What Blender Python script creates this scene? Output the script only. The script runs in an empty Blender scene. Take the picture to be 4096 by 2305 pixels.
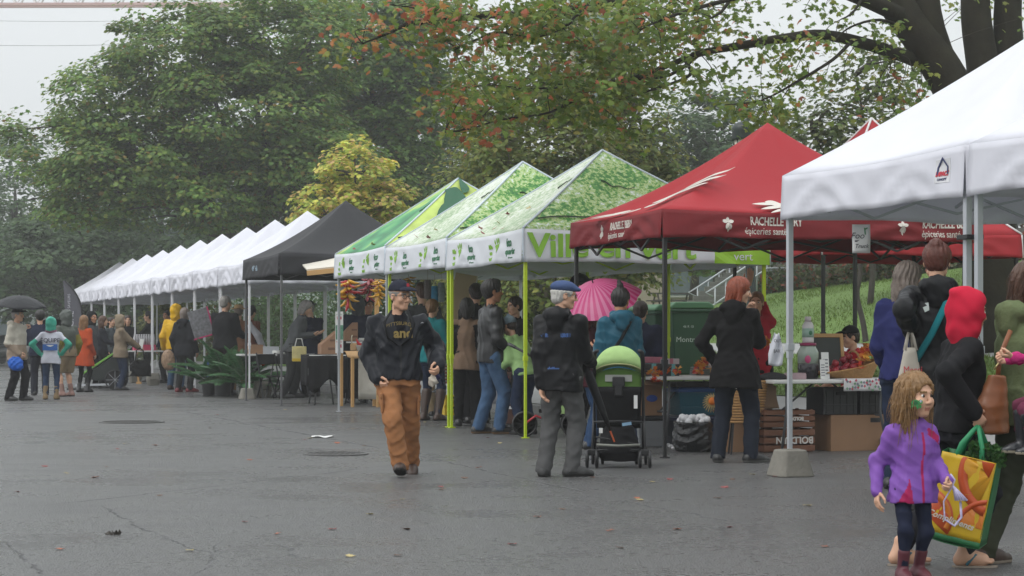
import bpy, math, random
import numpy as np
from mathutils import Vector, Matrix
R = math.radians
PI = math.pi
random.seed(7)
rng = np.random.default_rng(7)
scene = bpy.context.scene
col = scene.collection
F, HZ, CX, CAMH = 8000.0, 1359.0, 2048.0, 1.2375

# ------------------------------------------------------------------ places
def gnd(px, py):
 Y = CAMH * F / (py - HZ)
 return Vector(((px - CX) * Y / F, Y, 0))
def pt(px, py, Y):
 return Vector(((px - CX) * Y / F, Y, CAMH + (HZ - py) * Y / F))
TH = math.atan((CX + 671) / F)
EU = Vector((-math.sin(TH), math.cos(TH), 0))
EP = Vector((math.cos(TH), math.sin(TH), 0))
ROW0 = Vector((8.64, 0, 0))
def row(u, p, z=0): return ROW0 + EU * u + EP * p + Vector((0, 0, z))
def up_of(x, y):
 d = Vector((x, y, 0)) - ROW0
 return d.dot(EU), d.dot(EP)
def gz(x, y):
 u, p = up_of(x, y)
 ks = [(-99, 0), (2.9, 0), (2.98, .14), (4.2, .46), (7.0, .99), (8.6, 1.16), (14, 1.65), (20, 2.2), (30, 2.65), (60, 2.9), (300, 3.4)]
 for (a, za), (b, zb) in zip(ks, ks[1:]):
  if p <= b:
   z = za + (zb - za) * (p - a) / (b - a); break
 else: z = 3.4
 if p > 8.6:
  z += max(0, min(1, (72 - u) / 42)) * min(1, (p - 8.6) / 9) * 1.5
 return z

# ------------------------------------------------------------------ colours and materials
def lin(c):
 return c / 12.92 if c <= .04045 else ((c + .055) / 1.055) ** 2.4
def hexc(h):
 h = h.lstrip('#')
 return tuple(lin(int(h[i:i + 2], 16) / 255) for i in (0, 2, 4))
MATS = {}
def newmat(name):
 m = bpy.data.materials.new(name); m.use_nodes = True
 nt = m.node_tree
 return m, nt, nt.nodes, nt.links, nt.nodes['Principled BSDF']
def mat(name, c, rough=.7, metal=0, var=.12, nscale=6, bump=0, bscale=60, trans=0, spec=.5, sheen=0, coat=0, ridge=0):
 if name in MATS: return MATS[name]
 if isinstance(c, str): c = hexc(c)
 m, nt, N, L, b = newmat(name)
 b.inputs['Roughness'].default_value = rough
 b.inputs['Metallic'].default_value = metal
 b.inputs['Specular IOR Level'].default_value = spec
 if sheen: b.inputs['Sheen Weight'].default_value = sheen
 if coat: b.inputs['Coat Weight'].default_value = coat
 tc = N.new('ShaderNodeTexCoord')
 nz = N.new('ShaderNodeTexNoise'); nz.inputs['Scale'].default_value = nscale; nz.inputs['Detail'].default_value = 5
 L.new(tc.outputs['Object'], nz.inputs['Vector'])
 mx = N.new('ShaderNodeMix'); mx.data_type = 'RGBA'
 lo = [max(0, x * (1 - var)) for x in c]; hi = [min(1, x * (1 + var)) for x in c]
 mx.inputs[6].default_value = (*lo, 1); mx.inputs[7].default_value = (*hi, 1)
 L.new(nz.outputs['Fac'], mx.inputs[0]); L.new(mx.outputs[2], b.inputs['Base Color'])
 if bump:
  n2 = N.new('ShaderNodeTexNoise'); n2.inputs['Scale'].default_value = bscale; n2.inputs['Detail'].default_value = 4
  L.new(tc.outputs['Object'], n2.inputs['Vector'])
  bp = N.new('ShaderNodeBump'); bp.inputs['Strength'].default_value = bump; bp.inputs['Distance'].default_value = ridge or .01
  if ridge: n2.noise_type = 'RIDGED_MULTIFRACTAL'; n2.inputs['Detail'].default_value = 2; n2.inputs['Distortion'].default_value = .6
  L.new(n2.outputs[0], bp.inputs['Height']); L.new(bp.outputs['Normal'], b.inputs['Normal'])
 if trans:
  tr = N.new('ShaderNodeBsdfTranslucent'); L.new(mx.outputs[2], tr.inputs['Color'])
  ms = N.new('ShaderNodeMixShader'); ms.inputs[0].default_value = trans
  L.new(b.outputs[0], ms.inputs[1]); L.new(tr.outputs[0], ms.inputs[2])
  L.new(ms.outputs[0], N['Material Output'].inputs[0])
 MATS[name] = m
 return m
def cloth(name, c, rough=.8, bump=.55, bscale=7, var=.16):
 return mat('cloth_' + name, c, rough, var=var, nscale=9, bump=bump, bscale=bscale, spec=.10, ridge=.022 if bscale < 12 else 0)
def shell(name, c, rough=.45, bump=.7):
 return mat('shell_' + name, c, rough, var=.15, nscale=8, bump=bump, bscale=8, spec=.18, ridge=.025)
def vmat(name, rough=.6, trans=.3, attr='Col', spec=.3):
 if name in MATS: return MATS[name]
 m, nt, N, L, b = newmat(name)
 at = N.new('ShaderNodeAttribute'); at.attribute_name = attr
 b.inputs['Roughness'].default_value = rough; b.inputs['Specular IOR Level'].default_value = spec
 L.new(at.outputs['Color'], b.inputs['Base Color'])
 if trans:
  tr = N.new('ShaderNodeBsdfTranslucent'); L.new(at.outputs['Color'], tr.inputs['Color'])
  ms = N.new('ShaderNodeMixShader'); ms.inputs[0].default_value = trans
  L.new(b.outputs[0], ms.inputs[1]); L.new(tr.outputs[0], ms.inputs[2])
  L.new(ms.outputs[0], N['Material Output'].inputs[0])
 MATS[name] = m
 return m

# ------------------------------------------------------------------ objects
def tag(o, label=None, cat=None, group=None, kind=None):
 if label: o['label'] = label
 if cat: o['category'] = cat
 if group: o['group'] = group
 if kind: o['kind'] = kind
 return o
def thing(name, label, cat, loc=(0, 0, 0), rz=0, group=None):
 o = bpy.data.objects.new(name, None); col.objects.link(o)
 o.location = loc; o.rotation_euler = (0, 0, rz); o.empty_display_size = .2
 return tag(o, label, cat, group)
def raw_mesh(name, V, Fs, smooth=True, mi=None):
 me = bpy.data.meshes.new(name)
 V = np.asarray(V, np.float32).reshape(-1, 3)
 if isinstance(Fs, np.ndarray):
  tot = np.full(len(Fs), Fs.shape[1], np.int32); flat = Fs.astype(np.int32).ravel()
 else:
  tot = np.array([len(f) for f in Fs], np.int32)
  flat = np.array([i for f in Fs for i in f], np.int32)
 me.vertices.add(len(V)); me.vertices.foreach_set('co', V.ravel())
 me.loops.add(len(flat)); me.loops.foreach_set('vertex_index', flat)
 me.polygons.add(len(tot))
 st = np.concatenate(([0], np.cumsum(tot)[:-1])).astype(np.int32) if len(tot) else np.zeros(0, np.int32)
 me.polygons.foreach_set('loop_start', st)
 try: me.polygons.foreach_set('loop_total', tot)
 except Exception: pass
 me.polygons.foreach_set('use_smooth', np.full(len(tot), smooth, bool))
 if mi is not None: me.polygons.foreach_set('material_index', np.asarray(mi, np.int32))
 me.update(calc_edges=True)
 return me
def obj(name, V, Fs, m, parent=None, smooth=True, mi=None, loc=None, rot=None, bevel=0, solid=0, sub=0, auto=0):
 me = raw_mesh(name, V, Fs, smooth, mi)
 for x in (m if isinstance(m, (list, tuple)) else [m]): me.materials.append(x)
 o = bpy.data.objects.new(name, me); col.objects.link(o)
 if parent is not None: o.parent = parent
 if loc is not None: o.location = loc
 if rot is not None: o.rotation_euler = rot
 if solid:
  s = o.modifiers.new('t', 'SOLIDIFY'); s.thickness = solid; s.offset = 0
 if bevel:
  b = o.modifiers.new('b', 'BEVEL'); b.width = bevel; b.segments = 2; b.limit_method = 'ANGLE'; b.angle_limit = R(40)
 if sub:
  s = o.modifiers.new('s', 'SUBSURF'); s.levels = sub; s.render_levels = sub
 return o
def dup_tree(o, parent=None):
 c = o.copy(); col.objects.link(c)
 if parent is not None: c.parent = parent
 for ch in list(o.children): dup_tree(ch, c)
 return c

class MB:
 def __init__(s): s.v = []; s.f = []; s.m = []; s.cur = 0
 def add(s, V, Fs):
  n = len(s.v); s.v.extend([tuple(p) for p in V]); s.f.extend([[i + n for i in f] for f in Fs])
  s.m.extend([s.cur] * len(Fs)); return s
 def box(s, c, d, M=None):
  x, y, z = (d[0] / 2, d[1] / 2, d[2] / 2)
  V = [Vector((sx * x, sy * y, sz * z)) for sz in (-1, 1) for sy in (-1, 1) for sx in (-1, 1)]
  if M is not None: V = [M @ v for v in V]
  c = Vector(c); V = [v + c for v in V]
  return s.add(V, [[0, 2, 3, 1], [4, 5, 7, 6], [0, 1, 5, 4], [2, 6, 7, 3], [0, 4, 6, 2], [1, 3, 7, 5]])
 def tube(s, P, r, n=8, cap=True, flat=1.0):
  P = [Vector(p) for p in P]
  rs = r if isinstance(r, (list, tuple)) else [r] * len(P)
  V = []; Fs = []; up = None
  for i, p in enumerate(P):
   t = (P[min(i + 1, len(P) - 1)] - P[max(i - 1, 0)])
   if t.length < 1e-9: t = Vector((0, 0, 1))
   t.normalize()
   if up is None:
    a = Vector((0, 0, 1)) if abs(t.z) < .9 else Vector((0, 1, 0))
    up = (a - t * a.dot(t)).normalized()
   else:
    q = up - t * up.dot(t)
    up = q.normalized() if q.length > 1e-6 else up
   sd = t.cross(up)
   for k in range(n):
    a = 2 * PI * (k + .5) / n
    V.append(p + (sd * math.cos(a) + up * math.sin(a) * flat) * rs[i])
  for i in range(len(P) - 1):
   for k in range(n):
    k2 = (k + 1) % n
    Fs.append([i * n + k, i * n + k2, (i + 1) * n + k2, (i + 1) * n + k])
  if cap:
   Fs.append(list(range(n))[::-1]); Fs.append([(len(P) - 1) * n + k for k in range(n)])
  return s.add(V, Fs)
 def bar(s, a, b, w, h=None):
  a, b = Vector(a), Vector(b); h = h or w; t = (b - a).normalized()
  q = Vector((0, 0, 1)) if abs(t.z) < .95 else Vector((0, 1, 0))
  sd = t.cross(q).normalized(); u2 = sd.cross(t)
  V = [p + sd * sx * w / 2 + u2 * sy * h / 2 for p in (a, b) for sx, sy in ((-1, -1), (1, -1), (1, 1), (-1, 1))]
  return s.add(V, [[3, 2, 1, 0], [4, 5, 6, 7], [0, 1, 5, 4], [1, 2, 6, 5], [2, 3, 7, 6], [3, 0, 4, 7]])
 def lathe(s, prof, n=20, c=(0, 0, 0), M=None):
  V = []; Fs = []; c = Vector(c)
  for r, z in prof:
   for k in range(n):
    a = 2 * PI * k / n; v = Vector((r * math.cos(a), r * math.sin(a), z))
    V.append((M @ v if M is not None else v) + c)
  for i in range(len(prof) - 1):
   for k in range(n):
    k2 = (k + 1) % n
    Fs.append([i * n + k, i * n + k2, (i + 1) * n + k2, (i + 1) * n + k])
  if prof[0][0] > 1e-5: Fs.append(list(range(n))[::-1])
  if prof[-1][0] > 1e-5: Fs.append([(len(prof) - 1) * n + k for k in range(n)])
  return s.add(V, Fs)
 def ball(s, c, r, n=12, sq=(1, 1, 1), M=None):
  m = max(4, n // 2)
  pr = [(math.sin(PI * i / m) * r, -math.cos(PI * i / m) * r) for i in range(m + 1)]
  V = []; Fs = []; c = Vector(c)
  for rr, z in pr:
   for k in range(n):
    a = 2 * PI * k / n; v = Vector((rr * math.cos(a) * sq[0], rr * math.sin(a) * sq[1], z * sq[2]))
    V.append((M @ v if M is not None else v) + c)
  for i in range(m):
   for k in range(n):
    k2 = (k + 1) % n
    Fs.append([i * n + k, i * n + k2, (i + 1) * n + k2, (i + 1) * n + k])
  return s.add(V, Fs)
 def prism(s, pts, t, M=None, c=(0, 0, 0)):
  n = len(pts); c = Vector(c)
  V = [Vector((x, -t / 2, z)) for x, z in pts] + [Vector((x, t / 2, z)) for x, z in pts]
  V = [(M @ v if M is not None else v) + c for v in V]
  Fs = [list(range(n)), list(range(2 * n - 1, n - 1, -1))]
  for i in range(n):
   j = (i + 1) % n; Fs.append([j, i, i + n, j + n])
  return s.add(V, Fs)
 def grid(s, fn, nu, nv):
  V = [fn(i / nu, j / nv) for j in range(nv + 1) for i in range(nu + 1)]
  Fs = [[j * (nu + 1) + i, j * (nu + 1) + i + 1, (j + 1) * (nu + 1) + i + 1, (j + 1) * (nu + 1) + i] for j in range(nv) for i in range(nu)]
  return s.add(V, Fs)
 def build(s, name, m, parent=None, smooth=False, **k):
  mi = s.m if isinstance(m, (list, tuple)) else None
  return obj(name, s.v, s.f, m, parent, smooth, mi, **k)
def RX(a): return Matrix.Rotation(a, 3, 'X')
def RY(a): return Matrix.Rotation(a, 3, 'Y')
def RZ(a): return Matrix.Rotation(a, 3, 'Z')

TXT = {}
def text_mesh(s, size=1.0, bold=0, shear=0, sx=1.0, extr=0.0, align='CENTER', spacing=1.0):
 key = (s, size, bold, shear, sx, extr, align, spacing)
 if key in TXT: return TXT[key]
 cu = bpy.data.curves.new('t', 'FONT'); cu.body = s; cu.size = size; cu.align_x = align; cu.align_y = 'CENTER'
 cu.offset = bold; cu.shear = shear; cu.extrude = extr; cu.space_character = spacing; cu.resolution_u = 3
 o = bpy.data.objects.new('t', cu); col.objects.link(o)
 dg = bpy.context.evaluated_depsgraph_get(); dg.update()
 me = bpy.data.meshes.new_from_object(o.evaluated_get(dg))
 V = [Vector((v.co.x * sx, v.co.y, v.co.z)) for v in me.vertices]; Fs = [list(p.vertices) for p in me.polygons]
 bpy.data.objects.remove(o); bpy.data.curves.remove(cu); bpy.data.meshes.remove(me)
 TXT[key] = (V, Fs)
 return V, Fs
def text_on(name, s, m, parent, fn, size=.1, solid=.002, **k):
 V, Fs = text_mesh(s, size, **k)
 return obj(name, [fn(v.x, v.y) for v in V], Fs, m, parent, smooth=False, solid=solid)

# ------------------------------------------------------------------ implicit surfaces
def smin(a, b, k):
 if k <= 0: return np.minimum(a, b)
 h = np.maximum(k - np.abs(a - b), 0) / k
 return np.minimum(a, b) - h * h * k * .25
class Field:
 def __init__(s, lo, hi, h):
  s.lo = np.array(lo, float); s.h = h
  n = np.ceil((np.array(hi, float) - s.lo) / h).astype(int) + 1
  s.ax = [s.lo[i] + h * np.arange(n[i]) for i in range(3)]
  s.f = np.full(n, 1.0, np.float32)
 def sub(s, lo, hi):
  sl = []
  for i in range(3):
   a = int(np.clip((lo[i] - s.lo[i]) / s.h, 0, len(s.ax[i]))); b = int(np.clip((hi[i] - s.lo[i]) / s.h + 2, 0, len(s.ax[i])))
   sl.append(slice(a, max(a, b)))
  return tuple(sl), s.ax[0][sl[0]][:, None, None], s.ax[1][sl[1]][None, :, None], s.ax[2][sl[2]][None, None, :]
 def comb(s, sl, d, k, op='u'):
  c = s.f[sl]
  if c.size == 0: return
  if op == 'u': s.f[sl] = smin(c, d, k)
  else: s.f[sl] = -smin(-c, d, k)
 def cap(s, a, b, ra, rb=None, k=.02, op='u', flat=None):
  a = np.array(a, float); b = np.array(b, float); rb = ra if rb is None else rb
  m = max(ra, rb) + k + 2 * s.h
  sl, X, Y, Z = s.sub(np.minimum(a, b) - m, np.maximum(a, b) + m)
  ba = b - a; L2 = max(float(ba @ ba), 1e-12)
  t = np.clip(((X - a[0]) * ba[0] + (Y - a[1]) * ba[1] + (Z - a[2]) * ba[2]) / L2, 0, 1)
  dx, dy, dz = X - a[0] - t * ba[0], Y - a[1] - t * ba[1], Z - a[2] - t * ba[2]
  d = np.sqrt(dx * dx + dy * dy + dz * dz) - (ra + (rb - ra) * t)
  s.comb(sl, d, k, op)
 def ell(s, c, r, k=.02, op='u', M=None):
  c = np.array(c, float); r = np.array(r, float); m = r.max() + k + 2 * s.h
  sl, X, Y, Z = s.sub(c - m, c + m)
  x, y, z = X - c[0], Y - c[1], Z - c[2]
  if M is not None:
   x, y, z = (M[0][0] * x + M[0][1] * y + M[0][2] * z, M[1][0] * x + M[1][1] * y + M[1][2] * z, M[2][0] * x + M[2][1] * y + M[2][2] * z)
  k0 = np.sqrt((x / r[0]) ** 2 + (y / r[1]) ** 2 + (z / r[2]) ** 2)
  k1 = np.sqrt((x / r[0] ** 2) ** 2 + (y / r[1] ** 2) ** 2 + (z / r[2] ** 2) ** 2) + 1e-9
  s.comb(sl, k0 * (k0 - 1) / k1, k, op)
 def loft(s, prof, k=.03, op='u'):
  pr = np.array(prof, float)
  m = max(pr[:, 3].max(), pr[:, 4].max()) + k + 2 * s.h
  lo = (pr[:, 1].min() - m, pr[:, 2].min() - m, pr[0, 0] - k - 2 * s.h); hi = (pr[:, 1].max() + m, pr[:, 2].max() + m, pr[-1, 0] + k + 2 * s.h)
  sl, X, Y, Z = s.sub(lo, hi)
  zz = Z.ravel()
  cx, cy, rx, ry = [np.interp(zz, pr[:, 0], pr[:, i])[None, None, :] for i in (1, 2, 3, 4)]
  q = np.abs((X - cx) / rx) ** 2.4 + np.abs((Y - cy) / ry) ** 2.4
  d = (q ** (1 / 2.4) - 1) * np.minimum(rx, ry)
  e = np.maximum(pr[0, 0] - Z, Z - pr[-1, 0])
  s.comb(sl, np.maximum(d, e), k, op)
 def cutz(s, z, below=True):
  Z = s.ax[2][None, None, :]
  s.f = np.maximum(s.f, (z - Z) if below else (Z - z)).astype(np.float32)
 def fold(s, A, fr=22, seed=0, vert=.5):
  r = np.random.default_rng(seed)
  X, Y, Z = s.ax[0][:, None, None], s.ax[1][None, :, None], s.ax[2][None, None, :]
  w1 = np.sin(X * 9 + Y * 7 + r.uniform(0, 6)) ; w2 = np.sin(Y * 8 - Z * 6 + r.uniform(0, 6))
  tot = 0
  for i in range(4):
   d = r.normal(size=3); d[2] *= vert * 2; d /= np.linalg.norm(d)
   f = fr * (1 + .55 * i)
   v = np.sin((X * d[0] + Y * d[1] + Z * d[2]) * f + 1.7 * w1 + 1.5 * w2 + r.uniform(0, 6))
   tot = tot + (1 - 2 * np.abs(v) ** .8) / (1 + .6 * i)
  s.f = (s.f - A * tot).astype(np.float32)
 def mesh(s):
  f = s.f; sg = f < 0
  n = f.shape
  if not sg.any(): return np.zeros((0, 3)), np.zeros((0, 4), int)
  acc = np.zeros((n[0] - 1, n[1] - 1, n[2] - 1, 3), np.float32); cnt = np.zeros(acc.shape[:3], np.float32)
  for ax in range(3):
   a = [slice(None)] * 3; b = [slice(None)] * 3
   a[ax] = slice(0, -1); b[ax] = slice(1, None)
   fa, fb = f[tuple(a)], f[tuple(b)]
   cr = (fa < 0) != (fb < 0)
   t = np.where(cr, fa / np.where(cr, fa - fb, 1), 0)
   o1, o2 = [i for i in range(3) if i != ax]
   for i in (0, 1):
    for j in (0, 1):
     q = [slice(None)] * 3
     q[o1] = slice(i, n[o1] - 1 + i); q[o2] = slice(j, n[o2] - 1 + j)
     c = cr[tuple(q)]
     cnt += c
     acc[..., ax] += np.where(c, t[tuple(q)], 0)
     if i: acc[..., o1] += c
     if j: acc[..., o2] += c
  act = cnt > 0
  idx = np.full(act.shape, -1, np.int64); ii = np.argwhere(act); idx[act] = np.arange(len(ii))
  V = (ii + acc[act] / cnt[act][:, None]) * s.h + s.lo
  Q = []
  for ax in range(3):
   o1, o2 = (ax + 1) % 3, (ax + 2) % 3
   a = [slice(None)] * 3; b = [slice(None)] * 3
   a[ax] = slice(0, -1); b[ax] = slice(1, None)
   for o in (o1, o2):
    a[o] = slice(1, -1); b[o] = slice(1, -1)
   sa, sb = sg[tuple(a)], sg[tuple(b)]
   e = np.argwhere(sa != sb)
   if not len(e): continue
   flip = sa[tuple(e.T)]
   e[:, o1] += 1; e[:, o2] += 1
   def cell(d1, d2):
    g = e.copy(); g[:, o1] -= d1; g[:, o2] -= d2
    return idx[tuple(g.T)]
   q = np.stack([cell(1, 1), cell(0, 1), cell(0, 0), cell(1, 0)], 1)
   q[~flip] = q[~flip][:, ::-1]
   Q.append(q)
  Q = np.concatenate(Q); Q = Q[(Q >= 0).all(1)]
  return V, Q
# ------------------------------------------------------------------ people
SKIN = mat('skin_light', '#c99c80', .5, var=.1, nscale=14, bump=.1, bscale=90)
SKIN_T = mat('skin_tan', '#b07c5c', .5, var=.1, nscale=14, bump=.1, bscale=90)
LIPS = mat('lips', '#a86f5c', .4)
EYEW = mat('eye_white', '#d8d4cc', .2, var=.02)
EYED = mat('eye_iris', '#241a14', .15)
HAIRM = {n: mat('hair_' + n, c, .5, var=.45, nscale=26, bump=.5, bscale=70) for n, c in dict(
 black='#17130f', dark='#2a1c14', brown='#4a2f1e', light='#7a5836', blond='#80603a', red='#7c3517', grey='#8a8681', white='#bdbab4', auburn='#54271a', greybrown='#6e6259').items()}
CACHE = {}
def head_mesh(kind, h):
 key = ('head', kind, h)
 if key in CACHE: return CACHE[key]
 kid = kind == 'kid'; fem = kind != 'm'
 f = Field((-.5, -.66, -.12), (.5, .6, 1.1), h)
 f.ell((0, .06, .63), (.335, .41, .37), 0)
 f.ell((0, -.09, .36), (.27 if not kid else .3, .27, .345), .1)
 if kid:
  for s in (-1, 1): f.ell((s * .16, -.22, .30), (.14, .13, .13), .1)
 f.ell((0, -.27, .085), (.10, .085, .075), .12)
 for s in (-1, 1):
  f.cap((s * .2, .02, .2), (s * .08, -.22, .07), .08, .06, .1)
  f.ell((s * .17, -.27, .37), (.1, .09, .08), .1)
  f.cap((s * .05, -.37, .595), (s * .2, -.31, .60), .045 if not fem else .03, k=.07)
  f.ell((s * .14, -.43, .505), (.075, .07, .05), .05, 'sub')
  f.ell((s * .34, .05, .45), (.035, .085, .125), .03)
  f.ell((s * .365, .03, .46), (.02, .05, .075), .02, 'sub')
 nz = .8 if kid else 1
 f.cap((0, -.365, .55), (0, -.36 - .105 * nz, .36), .032, .045 * (1 if fem else 1.15), .04)
 for s in (-1, 1): f.ell((s * .045, -.40, .335), (.04, .05, .035), .025)
 f.cap((-.075, -.345, .225), (.075, -.345, .225), .034, k=.02)
 f.cap((-.065, -.335, .175), (.065, -.335, .175), .036, k=.02)
 f.cap((-.12, -.375, .2), (.12, -.375, .2), .008, k=.02, op='sub')
 f.cap((0, .08, .25), (0, .13, -.12), .2 if not fem else .165, k=.08)
 V, Q = f.mesh()
 c = V[Q].mean(1)
 mi = np.zeros(len(Q), int)
 if fem: mi[(c[:, 1] < -.335) & (c[:, 2] > .165) & (c[:, 2] < .245) & (np.abs(c[:, 0]) < .10)] = 1
 mi[(c[:, 1] < -.24) & (c[:, 2] > .575) & (c[:, 2] < .622) & (np.abs(c[:, 0]) > .055) & (np.abs(c[:, 0]) < .225)] = 2
 b = MB()
 for s in (-1, 1):
  b.ball((s * .138, -.315, .503), .05 if kid else .046, 12)
 n1 = len(b.f)
 for s in (-1, 1):
  b.ball((s * .136, -.334, .505), .034 if not kid else .042, 10, (1, .9, 1))
 V2 = np.array([tuple(v) for v in b.v]); F2 = np.array(b.f) + len(V)
 mi2 = np.full(len(F2), 3); mi2[n1:] = 4
 V = np.concatenate([V, V2]); Q = np.concatenate([Q, F2]); mi = np.concatenate([mi, mi2])
 CACHE[key] = (V, Q, mi); return CACHE[key]

def hair_mesh(style, h, seed=0):
 key = ('hair', style, h, seed)
 if key in CACHE: return CACHE[key]
 f = Field((-.62, -.62, -1.5), (.62, .85, 1.5), h)
 e = .05 if style in ('short', 'fringe') else .02 if style == 'buzz' else .065
 if style == 'puff': e = .1
 f.ell((0, .075, .64), (.335 + e, .41 + e, .37 + e), 0)
 if style in ('short', 'puff', 'fringe'):
  f.ell((0, .26, .38), (.29, .24, .24), .06)
  if style == 'puff': f.ell((0, -.1, .95), (.27, .27, .14), .08)
 if style == 'bald':
  f.ell((0, .26, .40), (.33, .23, .17), .04)
 if style in ('bob', 'long', 'wavy'):
  f.ell((0, .2, .4), (.38, .3, .4), .1)
  for s in (-1, 1): f.cap((s * .3, .05, .6), (s * .33, .06, .02), .13, .11, .08)
  f.cap((0, .3, .5), (0, .3, -.02), .28, .24, .1)
 if style in ('long', 'wavy'):
  for s in (-1, 0, 1): f.cap((s * .24, .28 - .02 * abs(s), .2), (s * .2, .36, -.75 if style == 'long' else -.6), .2, .1, .12)
  for s in (-1, 1): f.cap((s * .33, .04, .2), (s * .3, -.02, -.5), .11, .06, .08)
 if style == 'wavy':
  r = np.random.default_rng(seed)
  for i in range(14):
   a = r.uniform(-.1 * PI, 1.1 * PI); x, y = math.cos(a) * .42, math.sin(a) * .36 + .1
   z = r.uniform(-.5, .35); f.cap((x * .8, y * .8, z + .25), (x * 1.15, y * 1.1, z - .2), .085, .03, .05)
 if style == 'bun':
  f.ell((0, .34, .9), (.2, .2, .2), .03); f.ell((0, .2, .42), (.3, .27, .26), .05)
 if style == 'lowbun':
  f.ell((0, .47, .5), (.2, .16, .2), .04); f.ell((0, .2, .42), (.31, .27, .26), .05)
 if style == 'topknot':
  f.ell((0, .2, 1.12), (.14, .14, .13), .02); f.ell((.05, .24, 1.27), (.085, .085, .09), .03); f.ell((0, .2, .42), (.31, .27, .26), .05)
 if style == 'pony':
  f.ell((0, .2, .45), (.31, .27, .26), .05); f.cap((0, .42, .62), (0, .62, .2), .12, .08, .06)
 # strands
 X, Y, Z = f.ax[0][:, None, None], f.ax[1][None, :, None], f.ax[2][None, None, :]
 az = np.arctan2(X, -(Y - .1))
 A = {'wavy': .03, 'long': .02}.get(style, .014)
 f.f = (f.f + A * np.sin(az * 17 + 2.5 * np.sin(Z * 5 + seed) + seed) + A * .8 * np.sin(az * 31 + Z * 4 + 2 * np.sin(Z * 7 + X * 6))).astype(np.float32)
 # face opening
 top = .72 if style not in ('bald',) else .5
 face = (0, -.50, .30)
 f.ell(face, (.34 if style in ('long', 'wavy', 'bob') else .43, .45, .5 if style != 'fringe' else .4), .04, 'sub')
 if style in ('short', 'buzz', 'puff', 'bun', 'topknot', 'lowbun', 'pony', 'fringe', 'bald'):
  f.ell((0, -.14, .18), (.6, .24, .3), .03, 'sub')
  for s in (-1, 1): f.ell((s * .38, .02, .42), (.1, .12, .18), .03, 'sub')
 if style == 'bald': f.ell((0, -.05, 1.1), (.7, .7, .55), .03, 'sub')
 if style in ('short', 'buzz', 'puff', 'fringe', 'topknot', 'bun', 'lowbun', 'pony', 'bald'):
  f.f = np.maximum(f.f, .14 - f.ax[2][None, None, :]).astype(np.float32)
 CACHE[key] = f.mesh(); return CACHE[key]

def hat_mesh(kind, h):
 key = ('hat', kind, h)
 if key in CACHE: return CACHE[key]
 f = Field((-.85, -1.0, -.1 if kind != 'hood' else -.6), (.85, .85, 1.5), h)
 if kind == 'cap':
  f.ell((0, .06, .70), (.395, .46, .40), 0); f.f = np.maximum(f.f, .69 - .05 * f.ax[1][None, :, None] - f.ax[2][None, None, :]).astype(np.float32)
  g = Field(f.lo, (.85, .85, 1.5), h)
  g.ell((0, -.42, .70), (.33, .36, .17), 0); g.ell((0, -.40, .63), (.36, .42, .165), .02, 'sub')
  g.f = np.maximum(g.f, g.ax[1][None, :, None] + .24).astype(np.float32)
  f.f = smin(f.f, g.f, .02).astype(np.float32)
  f.ell((0, .06, 1.11), (.04, .04, .03), .02)
 if kind == 'flat':
  f.ell((0, .07, .80), (.43, .49, .25), 0); f.ell((0, -.24, .74), (.31, .36, .12), .1)
  f.f = np.maximum(f.f, .63 - .08 * f.ax[1][None, :, None] - f.ax[2][None, None, :]).astype(np.float32)
 if kind == 'beanie':
  f.ell((0, .08, .70), (.41, .48, .42), 0); f.cap((0, .1, 1.05), (0, .14, 1.12), .1, k=.1)
  f.f = np.maximum(f.f, .56 - f.ax[2][None, None, :]).astype(np.float32)
 if kind in ('straw', 'wide'):
  br = .8 if kind == 'straw' else .62
  f.ell((0, .06, .74), (br, br * 1.05, .05), 0); f.ell((0, .06, .86), (.39, .46, .28), .05)
  f.f = np.maximum(f.f, f.ax[2][None, None, :] - 1.08).astype(np.float32)
  f.ell((0, .06, .5), (.33, .4, .27), .02, 'sub')
 if kind == 'hood':
  f.ell((0, .12, .58), (.49, .56, .56), 0); f.cap((0, .2, .3), (0, .17, -.02), .43, .41, .15); f.cap((0, .17, -.02), (0, .15, -.30), .41, .30, .15)
  f.ell((0, -.1, .5), (.37, .53, .45), .05, 'sub'); f.ell((0, -.6, .48), (.33, .42, .46), .05, 'sub')
  f.ell((0, .5, .95), (.16, .2, .12), .15)
  X, Y, Z = f.ax[0][:, None, None], f.ax[1][None, :, None], f.ax[2][None, None, :]
  f.f = (f.f + .014 * np.sin(9 * Y + 8 * Z + 2 * np.sin(5 * X)) + .009 * np.sin(14 * Z - 9 * Y + 3 * np.sin(6 * X))).astype(np.float32)
 CACHE[key] = f.mesh(); return CACHE[key]

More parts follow.
